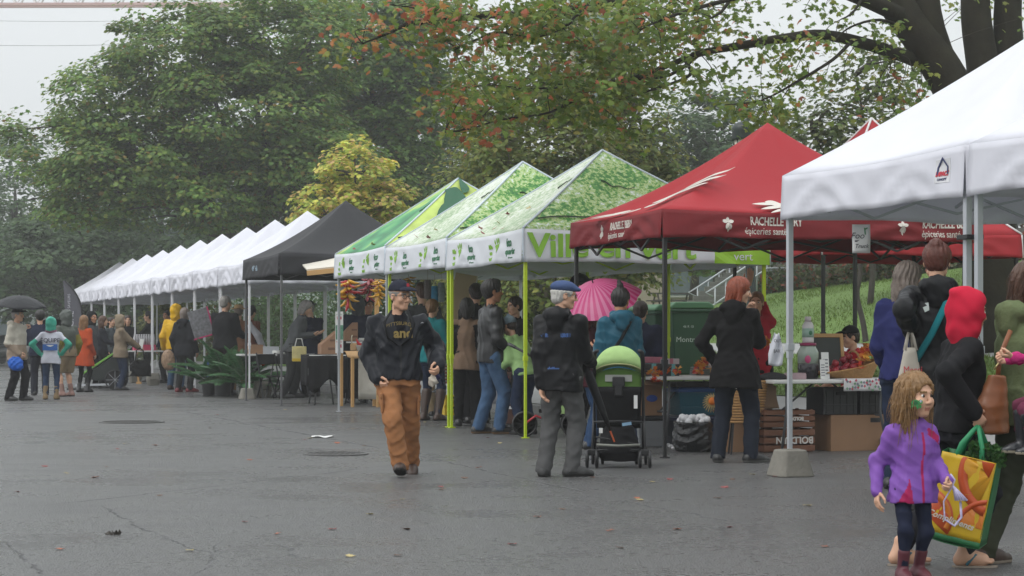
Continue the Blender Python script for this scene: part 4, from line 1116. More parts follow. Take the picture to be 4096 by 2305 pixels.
# ------------------------------------------------------------------ the near maple whose boughs hang over the stalls
def near_maple():
 Y0 = 29.0; B = tbase(3965, Y0)
 t = thing('maple_tree', 'old thick trunked maple on the right whose reddening boughs overhang the stalls', 'tree', B)
 def q(px, py, Y=Y0): return pt(px, py, Y) - B
 b = MB()
 limb(b, [(0, 0, -.1), q(3962, 1100), q(3950, 800), q(3935, 560)], .42, .36, 14)
 limb(b, [q(3945, 640), q(3850, 430), q(3740, 230), q(3600, 40), q(3500, -120)], .33, .22, 12)
 limb(b, [q(3840, 420), q(3730, 120), q(3700, -100)], .2, .17, 10)
 limb(b, [q(3955, 600), q(3935, 300, 29.3), q(3905, 80, 29.4), q(3900, -120, 29.5)], .26, .2, 12)
 limb(b, [q(3960, 560), q(4030, 250, 29.5), q(4030, 60, 29.6), q(4040, -120, 29.7)], .24, .19, 12)
 limb(b, [q(3960, 640), q(4080, 330, 28.8), q(4180, 100, 28.6)], .2, .16, 10)
 tr = b
 br = []
 def bough(pts, r0, r1, Ys):
  n = len(pts); P = [q(p[0], p[1], Ys[0] + (Ys[1] - Ys[0]) * i / (n - 1)) for i, p in enumerate(pts)]
  o = limb(tr, P, r0, r1, 7); br.append(o); return o
 bough([(3660, 240), (3480, 180), (3300, 140), (3150, 152), (2950, 185), (2800, 215), (2600, 290), (2450, 340), (2300, 375)], .10, .012, (29, 25))
 bough([(2800, 215), (2680, 300), (2500, 320), (2320, 340), (2160, 330)], .03, .006, (27.2, 25))
 bough([(3400, 170), (3330, 240), (3200, 320), (3050, 400), (2900, 420)], .03, .006, (28, 26.5))
 bough([(2740, 240), (2760, 300), (2640, 350), (2500, 390), (2380, 440)], .03, .006, (27, 25.2))
 bough([(3600, 60), (3300, -60), (2950, -80), (2600, -20), (2350, 28), (2150, 65), (1960, 58), (1780, 85), (1650, 92), (1560, 130), (1450, 175)], .12, .008, (28.5, 22.5))
 bough([(2350, 28), (2250, 110), (2120, 150), (1990, 130), (1880, 170), (1820, 200)], .03, .006, (25.2, 23.2))
 bough([(1960, 58), (1890, 130), (1840, 170)], .018, .005, (24, 23.2)); bough([(1800, 84), (1700, 40), (1560, 20)], .015, .005, (23.3, 22.6))
 bough([(2960, -80), (2900, 30), (2850, 70), (2780, 90)], .03, .006, (26.8, 25.5)); bough([(3300, -60), (3000, -20), (2700, 60), (2560, 120)], .05, .006, (27.5, 24.5))
 bough([(2250, 350), (2100, 355), (1980, 340), (1860, 350)], .014, .005, (25, 24)); bough([(2350, 370), (2200, 450), (2000, 480), (1870, 520), (1780, 530)], .018, .005, (25, 23.6))
 bough([(3640, 120), (3520, 80), (3400, 110), (3330, 170)], .03, .006, (28.6, 27.5)); bough([(3500, -100), (3420, 40), (3360, 80)], .03, .006, (28, 27))
 r = np.random.default_rng(99)
 tw = tr; tr.cur = 1; C = []; N = []; S = []; CR = []
 # foliage masses given as (px, py, spread x, spread y, depth, leaf count, redness)
 mass = [(1520, 150, 110, 60, 22.8, 150, .75), (1620, 60, 110, 60, 23, 190, .55), (1470, 90, 70, 40, 22.6, 60, .8), (1720, 160, 110, 45, 23.2, 150, .55), (1860, 170, 90, 60, 23.4, 190, .45), (1990, 120, 100, 60, 24, 230, .45), (1830, 40, 130, 40, 23.6, 220, .35), (2060, 60, 110, 50, 24.2, 260, .3),
   (2160, 180, 110, 90, 24.5, 330, .3), (2320, 120, 110, 80, 25, 380, .25), (2250, 20, 150, 40, 25, 320, .25), (2480, 60, 120, 70, 25.3, 420, .2), (2420, 250, 120, 70, 25.3, 400, .22), (2590, 140, 100, 80, 25.8, 380, .2), (2640, 20, 120, 40, 26, 330, .2), (2780, 60, 100, 60, 26.2, 300, .18),
   (2260, 330, 130, 60, 24.8, 380, .22), (2050, 350, 130, 40, 24.3, 330, .42), (1900, 400, 110, 40, 23.9, 240, .4), (1880, 500, 110, 40, 23.7, 260, .55), (2080, 440, 130, 50, 24.3, 400, .2), (2260, 440, 120, 50, 24.9, 380, .12), (2500, 380, 120, 50, 25.3, 380, .16), (2450, 490, 110, 50, 25.2, 260, .1), (2620, 300, 100, 60, 26, 280, .22), (2700, 200, 90, 60, 26.4, 240, .25),
   (2860, 120, 90, 60, 26.6, 150, .25), (2880, 30, 100, 40, 26.8, 190, .15), (2960, 240, 110, 60, 27, 170, .2), (2760, 340, 90, 60, 26.8, 190, .1), (2990, 400, 80, 40, 26.9, 260, .1), (3060, 480, 90, 50, 27, 330, .15), (3150, 330, 110, 60, 27.6, 230, .2), (3120, 130, 100, 40, 27.3, 90, .4), (3120, 590, 40, 30, 26.9, 50, .4), (3260, 280, 110, 70, 28, 220, .12),
   (3420, 80, 80, 60, 28, 170, .08), (3340, 170, 80, 60, 27.7, 130, .1), (3560, 330, 70, 70, 29, 160, .3), (3640, 280, 50, 60, 29.2, 120, .3), (3560, 180, 60, 50, 28.8, 80, .15), (3340, 40, 80, 40, 27.6, 110, .05), (3880, 30, 60, 60, 30, 150, .15), (3800, 320, 30, 80, 30.5, 80, .1), (4090, 60, 30, 60, 30, 60, .1), (3660, 420, 40, 50, 29.4, 60, .4), (3480, 430, 60, 60, 28.6, 90, .2)]
 allp = [v for o in br for v in o]
 for px, py, sx, sy, Y, n, red in mass:
  n = int(n * (.68 if px < 2700 else .6))
  c0 = q(px, py, Y); e = min(allp, key=lambda v: (v - c0).length)
  nt = max(3, n // 40); subs = []
  for k in range(nt):
   g = q(px + r.normal(0, sx * .62), py + r.normal(0, sy * .55), Y + r.normal(0, .5)); subs.append(g)
   e2 = min(allp, key=lambda v: (v - g).length)
   if (e2 - g).length < 2.2:
    limb(tw, [e2, e2.lerp(g, .5) + Vector((r.normal(0, .06), 0, .06)), g], .008, .003, 4)
  for k in range(n):
   g = subs[r.integers(0, nt)]
   C.append((g.x + r.normal(0, .19), g.y + r.normal(0, .25), g.z + r.normal(0, .13)))
   rd = r.random() < (red * .62 if px < 2000 else red * .36)
   if rd: cc = np.array([(.46, .13, .06), (.42, .17, .06), (.40, .21, .06), (.36, .11, .05)][r.integers(0, 4)]) * r.uniform(.7, 1.2)
   else: cc = np.array([(.15, .24, .038), (.20, .28, .045), (.12, .20, .036), (.26, .29, .05), (.16, .23, .04)][r.integers(0, 5)]) * r.uniform(.6, 1.15)
   CR.append(cc); S.append(r.uniform(.062, .12)); N.append((r.normal(0, .55), -.45 + r.normal(0, .5), .75 + r.normal(0, .4)))
 V, Q, CC = leaves(np.array(C), np.array(N), np.array(S), np.array(CR), MAPLE, 98, .2)
 colmesh('crown', V, Q, CC, LEAF, t); tr.build('trunk', [BARKM, BARKT], t, smooth=True)
near_maple()
# ------------------------------------------------------------------ canopy tents
TRZ = math.atan2(-math.cos(TH), math.sin(TH))
def fabric(name, c, trans=.22, rough=.65, var=.05):
 return mat('fabric_' + name, c, rough, var=var, nscale=2.5, bump=.25, bscale=7, trans=trans, spec=.35)
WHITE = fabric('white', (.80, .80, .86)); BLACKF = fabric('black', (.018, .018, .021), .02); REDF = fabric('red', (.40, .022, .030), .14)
REDD = fabric('dark_red', (.20, .014, .018), .10); GREENW = fabric('banner_white', (.78, .80, .84), .18)
LIME = mat('lime_leg', (.46, .60, .015), .4, var=.05); ALU = mat('aluminium', (.50, .52, .55), .4, metal=.4, var=.06); BLKM = mat('black_steel', (.014, .014, .015), .45)
WHT = mat('white_paint', (.72, .72, .74), .5, var=.05)
def leafprint(name, pale):
 m, nt, N, L, b = newmat(name)
 tc = N.new('ShaderNodeTexCoord')
 n1 = N.new('ShaderNodeTexNoise'); n1.inputs['Scale'].default_value = 14; n1.inputs['Detail'].default_value = 4; n1.inputs['Roughness'].default_value = .75; L.new(tc.outputs['Object'], n1.inputs['Vector'])
 n2 = N.new('ShaderNodeTexNoise'); n2.inputs['Scale'].default_value = 1.3; n2.inputs['Detail'].default_value = 3; L.new(tc.outputs['Object'], n2.inputs['Vector'])
 ad = N.new('ShaderNodeMath'); ad.operation = 'MULTIPLY_ADD'; ad.inputs[1].default_value = .38; L.new(n2.outputs['Fac'], ad.inputs[0])
 mu = N.new('ShaderNodeMath'); mu.operation = 'MULTIPLY'; mu.inputs[1].default_value = .62; L.new(n1.outputs['Fac'], mu.inputs[0]); L.new(mu.outputs[0], ad.inputs[2])
 r = N.new('ShaderNodeValToRGB'); r.color_ramp.interpolation = 'LINEAR'
 e = r.color_ramp.elements
 cs = [(.38, (.03, .17, .03)), (.45, (.10, .33, .055)), (.485, (.38, .52, .15)), (.51, (.68, .75, .42)), (.53, (.20, .44, .09)), (.57, (.80, .84, .80))]
 if pale: cs = [(.36, (.24, .40, .20)), (.45, (.42, .54, .34)), (.51, (.66, .72, .56)), (.57, (.76, .80, .74))]  # same print washed out: sky glare on the street slope put into the colour
 while len(e) < len(cs): e.new(.5)
 for i, (p, c) in enumerate(cs): e[i].position = p; e[i].color = (*c, 1)
 L.new(ad.outputs[0], r.inputs[0]); L.new(r.outputs[0], b.inputs['Base Color']); b.inputs['Roughness'].default_value = .55
 tr = N.new('ShaderNodeBsdfTranslucent'); L.new(r.outputs[0], tr.inputs['Color']); ms = N.new('ShaderNodeMixShader'); ms.inputs[0].default_value = .15
 L.new(b.outputs[0], ms.inputs[1]); L.new(tr.outputs[0], ms.inputs[2]); L.new(ms.outputs[0], N['Material Output'].inputs[0])
 return m
PRINT, PRINT_GLARE = leafprint('canopy_leaf_print', 0), leafprint('canopy_leaf_print_glare', 1)
def bigleafprint():
 m, nt, N, L, b = newmat('canopy_big_leaf_print')
 tc = N.new('ShaderNodeTexCoord'); n1 = N.new('ShaderNodeTexNoise'); n1.inputs['Scale'].default_value = .9; n1.inputs['Detail'].default_value = 2; n1.inputs['Distortion'].default_value = .8
 L.new(tc.outputs['Object'], n1.inputs['Vector'])
 r = N.new('ShaderNodeValToRGB'); e = r.color_ramp.elements
 cs = [(.32, (.015, .12, .04)), (.45, (.03, .25, .09)), (.54, (.09, .36, .11)), (.61, (.36, .52, .10)), (.70, (.66, .72, .5))]
 while len(e) < len(cs): e.new(.5)
 for i, (p, c) in enumerate(cs): e[i].position = p; e[i].color = (*c, 1)
 L.new(n1.outputs['Fac'], r.inputs[0]); L.new(r.outputs[0], b.inputs['Base Color']); b.inputs['Roughness'].default_value = .5
 return m
BIGP = bigleafprint()
YGP = mat('canopy_yellow_green_print', (.44, .56, .12), .5, var=.75, nscale=1.6)
class Tent:
 def __init__(s, name, label, uc, W, D, p0, zb, vh, zp, roof, valm, legm, group=None, seed=0, curve=.3, swag=.03, piping=None, legs=True, truss=True, faces=None, fr=None, legw=.042, hdrop=.03):
  c = row(uc, p0 + D / 2)
  s.T = t = thing('canopy_tent', label, 'tent', (c.x, c.y, 0), TRZ, group)
  s.W, s.D, s.zb, s.vh, s.zt, s.zp, s.seed, s.swag = W, D, zb, vh, zb + vh, zp, seed, swag
  r = np.random.default_rng(seed); s.ph = r.uniform(0, 6.28, 8)
  K, M = 14, 12
  V = []; Fs = []; mi = []
  for i in range(K):
   tt = i / K
   for k in range(4):
    for j in range(M):
     V.append(s.roof(k, j / M, tt))
  V.append((0, 0, zp)); n = 4 * M
  for i in range(K - 1):
   for j in range(n):
    j2 = (j + 1) % n; Fs.append([i * n + j, i * n + j2, (i + 1) * n + j2, (i + 1) * n + j]); mi.append(j // M)
  for j in range(n): Fs.append([(K - 1) * n + j, (K - 1) * n + (j + 1) % n, len(V) - 1]); mi.append(j // M)
  s.curve = curve
  ms = roof if isinstance(roof, (list, tuple)) else [roof] * 4
  V = []
  for i in range(K):
   for k in range(4):
    for j in range(M): V.append(s.roof(k, j / M, i / K))
  V.append((0, 0, zp))
  obj('canopy', V, Fs, ms, t, True, mi, solid=.004)
  b = MB(); nu, nv = 40, 7
  for k in range(4): b.grid(lambda a, c, k=k: s.val(k, a, c), nu, nv)
  vm = valm if isinstance(valm, (list, tuple)) else [valm]
  mi = None
  o = obj('valance', b.v, b.f, vm[0], t, True, solid=.004)
  if piping:
   b = MB()
   for k in range(4): b.tube([Vector(s.roof(k, 0, i / K)) + Vector((0, 0, .006)) for i in range(K)] + [Vector((0, 0, zp + .006))], .016, 5)
   for k in range(4): b.tube([s.val(k, .0, v / 4) for v in range(5)], .012, 5)
   b.build('piping', piping, t, smooth=True)
  if legs:
   for sx in (-1, 1):
    for sy in (-1, 1):
     x, y = sx * (W / 2 - .05), sy * (D / 2 - .05)
     w = Vector(t.location) + Matrix.Rotation(TRZ, 3, 'Z') @ Vector((x, y, 0)); z0 = gz(w.x, w.y) if up_of(w.x, w.y)[1] > 2.9 else 0
     if s.raised(sx, sy): z0 += s.raised(sx, sy)
     b = MB(); b.bar((x, y, z0 + .9), (x, y, s.zt - .03), legw); b.bar((x, y, z0 + .01), (x, y, z0 + 1.1), legw * .78)
     b.box((x, y, z0 + 1.0), (legw * 1.35, legw * 1.35, .06)); b.box((x, y, z0 + .006), (.085, .085, .012)); b.box((x, y, s.zt - .12), (legw * 1.3, legw * 1.3, .07))
     b.build('leg', legm, t, bevel=.003)
  if truss:
   b = MB(); h0, h1 = s.zt - .07, s.zb + hdrop; w = .022; fm = fr or legm
   for k in range(4):
    A, B_ = Vector(s.corner(k)) * .97, Vector(s.corner(k + 1)) * .97
    for i in range(4):
     p, q = A.lerp(B_, i / 4), A.lerp(B_, (i + 1) / 4); d = Vector((0, 0, 0))
     za, zc = (h0, h1) if i % 2 == 0 else (h1, h0)
     b.bar((p.x, p.y, za), (q.x, q.y, zc), w); b.bar((p.x * .985, p.y * .985, za - .24 if i % 2 == 0 else za + .24), (q.x * .985, q.y * .985, zc + .24 if i % 2 == 0 else zc - .24), w)
   for k in range(4):
    A = Vector(s.corner(k)).lerp(Vector(s.corner(k + 1)), .5) * .97; b.bar((A.x, A.y, h1 + .12), (0, 0, s.zt + .25), w)
   b.bar((0, 0, s.zt), (0, 0, zp - .05), .03)
   b.build('truss', fm, t)
 RAISE = {}
 def raised(s, sx, sy): return s.RAISE.get((sx, sy), 0)
 def corner(s, k):
  k %= 4; return ((-s.W / 2, -s.D / 2, 0), (s.W / 2, -s.D / 2, 0), (s.W / 2, s.D / 2, 0), (-s.W / 2, s.D / 2, 0))[k]
 def roof(s, k, a, t):
  c = getattr(s, 'curve', .3)
  A, B_ = s.corner(k), s.corner(k + 1); q = 1 - t
  x, y = A[0] + (B_[0] - A[0]) * a, A[1] + (B_[1] - A[1]) * a
  g = (1 - c) * t + c * t * t
  sag = .10 * math.sin(PI * a) ** 2 * math.sin(PI * min(1, t * 1.1)) * (1 - t)
  wr = .012 * math.sin(a * 17 + s.ph[k] + t * 5) * math.sin(PI * t) * math.sin(PI * a)
  lift = .03 * math.sin(PI * a) * (1 - t) ** 3 * -1
  return (x * q, y * q, s.zt + (s.zp - s.zt) * g - sag + wr + lift)
 def val(s, k, a, v, out=0):
  A, B_ = s.corner(k), s.corner(k + 1)
  nx, ny = ((0, -1), (1, 0), (0, 1), (-1, 0))[k % 4]
  x, y = A[0] + (B_[0] - A[0]) * a, A[1] + (B_[1] - A[1]) * a
  e = math.sin(PI * a); h = math.sin(2 * PI * a)
  sw = s.swag; ph = s.ph[k]
  tri = abs(((a * 2 + .5) % 1) - .5) * 2
  d = sw * (math.sin(9 * v * (0.4 + tri) + 5 * tri + ph) * .6 + math.sin(23 * a + 6 * v + ph * 2) * .3) * (abs(h) ** .6)
  d += sw * .15 * math.sin(41 * a - 9 * v + ph) * e
  d *= min(1, 3.5 * v); bow = .02 * v
  z = s.zt - .03 * e * (1 - v) - s.vh * v - .4 * sw * v * math.sin(2 * PI * a * 2 + ph) * e + .5 * sw * abs(h) * v
  return (x + nx * (d + bow + out), y + ny * (d + bow + out), z)
 def text(s, k, txt, xc, yc, size, m, out=.006, name='lettering', **kw):
  L = s.W if k % 2 == 0 else s.D
  return text_on(name, txt, m, s.T, lambda x, y: s.val(k, (xc + x) / L + .5, 1 - (yc + y) / s.vh, out), size, .003, **kw)
 def shape(s, k, polys, xc, yc, sc, m, name='emblem', out=.006):
  L = s.W if k % 2 == 0 else s.D; V = []; Fs = []
  for pl in polys:
   n = len(V); V += [s.val(k, (xc + x * sc) / L + .5, 1 - (yc + y * sc) / s.vh, out) for x, y in pl]; Fs.append(list(range(n, n + len(pl))))
  return obj(name, V, Fs, m, s.T, False, solid=.003)
 def roofshape(s, k, polys, a0, t0, sc, m, name='emblem'):
  V = []; Fs = []
  for pl in polys:
   n = len(V)
   for x, y in pl:
    t = t0 + y * sc * .95; a = a0 + x * sc / ((s.D if k % 2 else s.W) * max(.2, 1 - t)); p = Vector(s.roof(k, a, t)); V.append(p + Vector((0, 0, .035)) + Vector(((0, -.02), (.02, 0), (0, .02), (-.02, 0))[k] + (0,)))
   Fs.append(list(range(n, n + len(pl))))
  return obj(name, V, Fs, m, s.T, False, solid=.003)
def petal(cx, cy, l, w, ang, n=9):
 P = []
 for i in range(n): t = i / (n - 1); P.append((t * l, w * math.sin(PI * t) ** .8))
 for i in range(n - 2, 0, -1): t = i / (n - 1); P.append((t * l, -w * math.sin(PI * t) ** .8))
 c, s_ = math.cos(ang), math.sin(ang); return [(cx + x * c - y * s_, cy + x * s_ + y * c) for x, y in P]
# far white tents, one behind another
WL = ['nearest white tent of the long white row, beside the black tent', 'second white tent from the black tent in the long row', 'third white tent from the black tent in the long row', 'fourth white tent from the black tent in the long row', 'fifth white tent from the black tent, behind the potted palms', 'sixth white tent from the black tent in the long row',
   'seventh white tent from the black tent in the long row', 'eighth white tent from the black tent in the long row', 'next to last white tent at the far end of the row', 'farthest white tent, beside the dark feather flag']
for i in range(10):
 Tent.RAISE = {(1, -1): .14} if i < 5 else {}
 T_ = Tent('canopy_tent', WL[i], 45.6 + 3.36 * i, 3.3, 3.3, 0, 2.40 + .012 * i, .44, 4.05, WHITE, WHITE, WHT, 'long row of white tents', 100 + i, .16, .05)
Tent.RAISE = {}
# black tent
BT = Tent('canopy_tent', 'black canopy tent between the white row and the printed tents', 41.15, 3.45, 3.4, -.3, 2.44, .40, 3.98, BLACKF, BLACKF, mat('dark_leg', (.10, .10, .105), .4), None, 120, .35, .02)
BT.text(0, '48', -.62, .2, .17, mat('print_bluegrey', (.30, .40, .48), .6)); BT.text(0, '48', -.38, .2, .17, MATS['print_bluegrey'])
# printed tents
PIPE = mat('piping_pale', (.55, .62, .68), .6); GLET = mat('lettering_lime', (.22, .46, .03), .6); GDK = mat('lettering_dark_green', (.03, .16, .07), .6)
def leafy(label, uc, W, zb, zp, roof, legm, seed, logo=1):
 t = Tent('canopy_tent', label, uc, W, 3.4, 0, zb, .42, zp, roof, GREENW, legm, 'leaf printed tents', seed, .06, .018, PIPE)
 basket = [[(-.5, .05), (.5, .25), (.32, -.3), (.05, -.55), (-.28, -.3)], petal(-.3, .1, .5, .1, 1.9), petal(0, .15, .55, .1, 1.6), petal(.25, .2, .5, .1, 1.3)]
 for xo in (-W * .40, W * .1):
  t.shape(0, basket, xo + .30, .25, .17, GLET); t.text(0, 'Ville\nen\nvert', xo + .05, .16, .085, GLET, bold=.004)
  t.text(0, 'éco', xo + .80, .27, .15, GDK, bold=.006); t.text(0, 'quartier', xo + .86, .15, .11, GDK, bold=.004); t.text(0, 'ville-marie', xo + .86, .07, .035, GDK)
 b = MB(); r = np.random.default_rng(seed)
 def rp(k, a, tt):
  p = Vector(t.roof(k, a, tt)); return p + Vector((.012 if k == 1 else 0, -.012 if k == 0 else 0, .012))
 for k, a0, t0, a1, t1 in ((1, .02, .12, .75, .36), (1, .30, .62, .62, .55), (0, .75, .55, .95, .62)):
  b.tube([rp(k, a0 + (a1 - a0) * i / 14, t0 + (t1 - t0) * i / 14 + .012 * math.sin(i)) for i in range(15)], [.013 - .0006 * i for i in range(15)], 4)
 b.build('printed_bough', mat('print_bough', (.03, .05, .03), .7), t.T)
 return t
G1 = leafy('leaf printed tent with the big lime Ville en vert banner', 28.05, 3.25, 2.21, 3.80, [PRINT_GLARE, PRINT, PRINT, PRINT], LIME, 130)
G1.text(1, 'Ville en vert', -.50, .20, .42, GLET, out=.022, bold=.012, sx=1.1, align='CENTER')
gb = MB(); gb.grid(lambda a, v: G1.val(1, .77 + .23 * a, .20 + .80 * v, .004), 10, 6); gb.build('banner_patch', mat('banner_lime', (.28, .52, .03), .6), G1.T, solid=.003)
G1.text(1, 'vert', 1.32, .10, .16, WHITE, out=.009)
G2 = leafy('middle leaf printed tent with a foliage photo on its roof', 31.35, 3.25, 2.25, 3.92, [PRINT_GLARE, PRINT, PRINT, PRINT], LIME, 131)
G3 = leafy('leaf printed tent with large yellow green leaves, beside the black tent', 34.65, 3.25, 2.28, 3.92, [BIGP, YGP, BIGP, BIGP], ALU, 132)
DKL = mat('print_leaf_dark', (.015, .10, .045), .6)
for a, tt, sc, an in ((.52, .60, .42, 2.6), (.60, .66, .42, -.5), (.36, .44, .45, 2.0), (.66, .42, .5, .3), (.85, .25, .5, 2.6), (.2, .3, .5, 1.2), (.45, .78, .3, 1.0)):
 G3.roofshape(1, [petal(0, 0, 1.0, .36, an)], a, tt, sc, DKL, 'printed_leaf')
# red tents
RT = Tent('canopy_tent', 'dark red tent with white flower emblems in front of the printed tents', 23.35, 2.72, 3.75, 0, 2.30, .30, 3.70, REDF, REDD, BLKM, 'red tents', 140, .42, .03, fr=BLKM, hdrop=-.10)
EMB = mat('print_cream', (.62, .58, .52), .6)
flower = [petal(-.05, -.02, .5, .13, -.25), petal(-.2, .12, .42, .12, .5), petal(-.38, -.1, .4, .1, 3.0), petal(-.1, .1, .34, .1, 1.25), petal(-.1, -.12, .34, .11, -1.2), petal(.3, .1, .75, .06, .35), petal(.32, .0, .7, .06, .15), petal(.28, .2, .7, .05, .55), petal(-.3, -.12, .75, .06, 3.5), petal(-.34, -.05, .8, .05, 3.3), petal(-.28, -.2, .7, .05, 3.75)]
RT.roofshape(0, [[(x * 2.1 + y * .5, y * 1.1 + x * .25) for x, y in q] for q in flower], .62, .20, .42, EMB); RT.roofshape(1, flower, .435, .20, .50, EMB)
mini = [petal(0, .25, .4, .13, 0.2), petal(0, .25, .4, .13, 2.9), petal(0, .2, .5, .12, -1.2), petal(0, .2, .5, .12, -1.9), petal(0, .2, .65, .1, -1.55), petal(0, .2, .4, .12, 1.6)]
for k, x0 in ((0, -.05), (1, -.85)):
 RT.shape(k, mini, x0 - .28, .14, .17, EMB)
 RT.text(k, 'RACHELLE BERY', x0 + .28, .20, .135, EMB, sx=.62, bold=.003); RT.text(k, 'épiceries santé', x0 + .16, .085, .115, EMB, sx=.7)
RT.shape(1, mini, .95, .14, .17, EMB); RT.text(1, 'RACHELLE BERY', 1.5, .20, .135, EMB, sx=.62, bold=.003); RT.text(1, 'épiceries santé', 1.42, .085, .115, EMB, sx=.7)
Tent('canopy_tent', 'bright red tent with white piping behind the first red tent', 26.6, 2.7, 2.9, 3.55, 2.3, .3, 4.2, REDF, REDF, BLKM, 'red tents', 141, .2, .02, piping=mat('piping_white', (.7, .68, .68), .6), fr=BLKM)
# white tents nearest the camera
Tent.RAISE = {(-1, -1): .17}
N1 = Tent('canopy_tent', 'large white tent with a paper notice hanging from its valance', 17.66, 3.1, 3.55, 0, 2.325, .40, 3.97, WHITE, WHITE, ALU, 'white tents at the right', 150, .15, .022, legw=.05)
Tent.RAISE = {(-1, -1): .16}
N2 = Tent('canopy_tent', 'white tent at the right edge nearest the camera', 14.50, 3.1, 3.55, 0, 2.325, .40, 3.97, WHITE, WHITE, ALU, 'white tents at the right', 151, .15, .022, legw=.05)
Tent.RAISE = {}
LB = MB(); LB.grid(lambda a, v: N1.val(0, .865 + .07 * a, .20 + .48 * v, .004), 4, 4); LB.build('label_patch', mat('label_white', (.66, .66, .68), .6), N1.T, solid=.002)
N1.shape(0, [[(-.4, 0), (0, .42), (.4, 0), (.3, 0), (0, .3), (-.3, 0)], [(-.4, 0), (-.3, 0), (-.3, -.3), (-.4, -.3)], [(.3, 0), (.4, 0), (.4, -.3), (.3, -.3)]], 1.24, .255, .20, mat('print_navy', (.03, .04, .12), .6), out=.009)
N1.text(0, 'IMPACT', 1.24, .20, .05, mat('print_red', (.5, .03, .05), .6), out=.009, bold=.003); N1.text(0, 'CANOPY', 1.24, .155, .03, MATS['print_navy'], out=.009)
# strap tying the two legs, paper notice
p = row(16.12, .05); b = MB(); b.box((0, 0, 0), (.15, .15, .035)); tag(b.build('leg_strap', BLKM, loc=(p.x, p.y, 2.02), rot=(0, 0, TRZ), bevel=.004), 'black strap tying two white tent legs together', 'strap')
PAPER = mat('paper', (.70, .70, .68), .7, var=.04, nscale=3); INK = mat('ink', (.05, .05, .06), .6); INKG = mat('ink_green', (.05, .22, .08), .6)
v = pt(3445, 898, 17.35); t = thing('paper_notice', 'curled white paper notice hanging under the white tent valance', 'notice', v, R(-4))
b = MB(); b.grid(lambda a, c: ((a - .5) * .155, .012 * math.sin(5 * c + 2 * a), -.25 * c), 5, 8); b.build('sheet', PAPER, t, smooth=True, solid=.003)
def sheet(x, y): return (x, .012 * math.sin(5 * -y / .25 + 1) - .0045, y)
text_on('lettering', 'Food', INK, t, lambda x, y: sheet(x - .015, y - .10), .075, .002, shear=.3); text_on('lettering', 'Truck', INK, t, lambda x, y: sheet(x, y - .19), .05, .002, shear=.3)
b = MB(); b.box((.0, -.004, -.145), (.11, .004, .014)); b.build('ruled_band', INK, t); b = MB(); b.tube([sheet(.03, -.03), sheet(.035, -.09)], .006, 5); b.tube([sheet(.03, -.045), sheet(.055, -.03)], .006, 5); b.build('carrot_doodle', INKG, t)
# concrete foot blocks
CONC = mat('concrete_block', (.20, .188, .16), .85, var=.22, nscale=9, bump=.7, bscale=30)
def block(label, u, p, style=0, sc=1.0, rz=0):
 q = row(u, p); b = MB()
 def fr(w0, d0, w1, d1, z0, z1, ch=.22):
  def ring(w, d, z):
   c = min(w, d) * ch; return [(-w + c, -d, z), (w - c, -d, z), (w, -d + c, z), (w, d - c, z), (w - c, d, z), (-w + c, d, z), (-w, d - c, z), (-w, -d + c, z)]
  V = ring(w0, d0, z0) + ring(w1, d1, z1); b.add(V, [list(range(8))[::-1], list(range(8, 16))] + [[i, (i + 1) % 8, 8 + (i + 1) % 8, 8 + i] for i in range(8)])
 if style == 0: fr(.175, .175, .118, .118, .0, .235, .25); b.box((0, 0, .222), (.07, .2, .04))
 else: fr(.145, .145, .18, .18, 0, .16, .3); fr(.18, .18, .145, .145, .165, .33, .3)
 o = b.build('concrete_block', CONC, None, bevel=.012, loc=(q.x, q.y, 0), rot=(0, 0, TRZ + rz)); o.scale = (sc, sc, sc)
 tag(o, label, 'concrete block', 'concrete weights on tent legs')
block('tapered concrete block under the front leg of the large white tent', 19.15, .05, 0, 1.02)
block('concrete block behind the girl in purple, under the paired white legs', 16.2, .1, 0, 1.05)
block('tapered concrete block below the potted palm fronds', 44.0, .0, 0, .95)
block('double concrete block just left of the black plant pot', 45.1, .55, 1, 1.05)
block('double concrete block behind the woman with red shoes', 47.3, .1, 1)
block('double concrete block under the white leg at the drinks table, right of the wooden prop', 57.2, .05, 1)
block('double concrete block beside the woman in the hooded beige coat', 60.6, .05, 1)
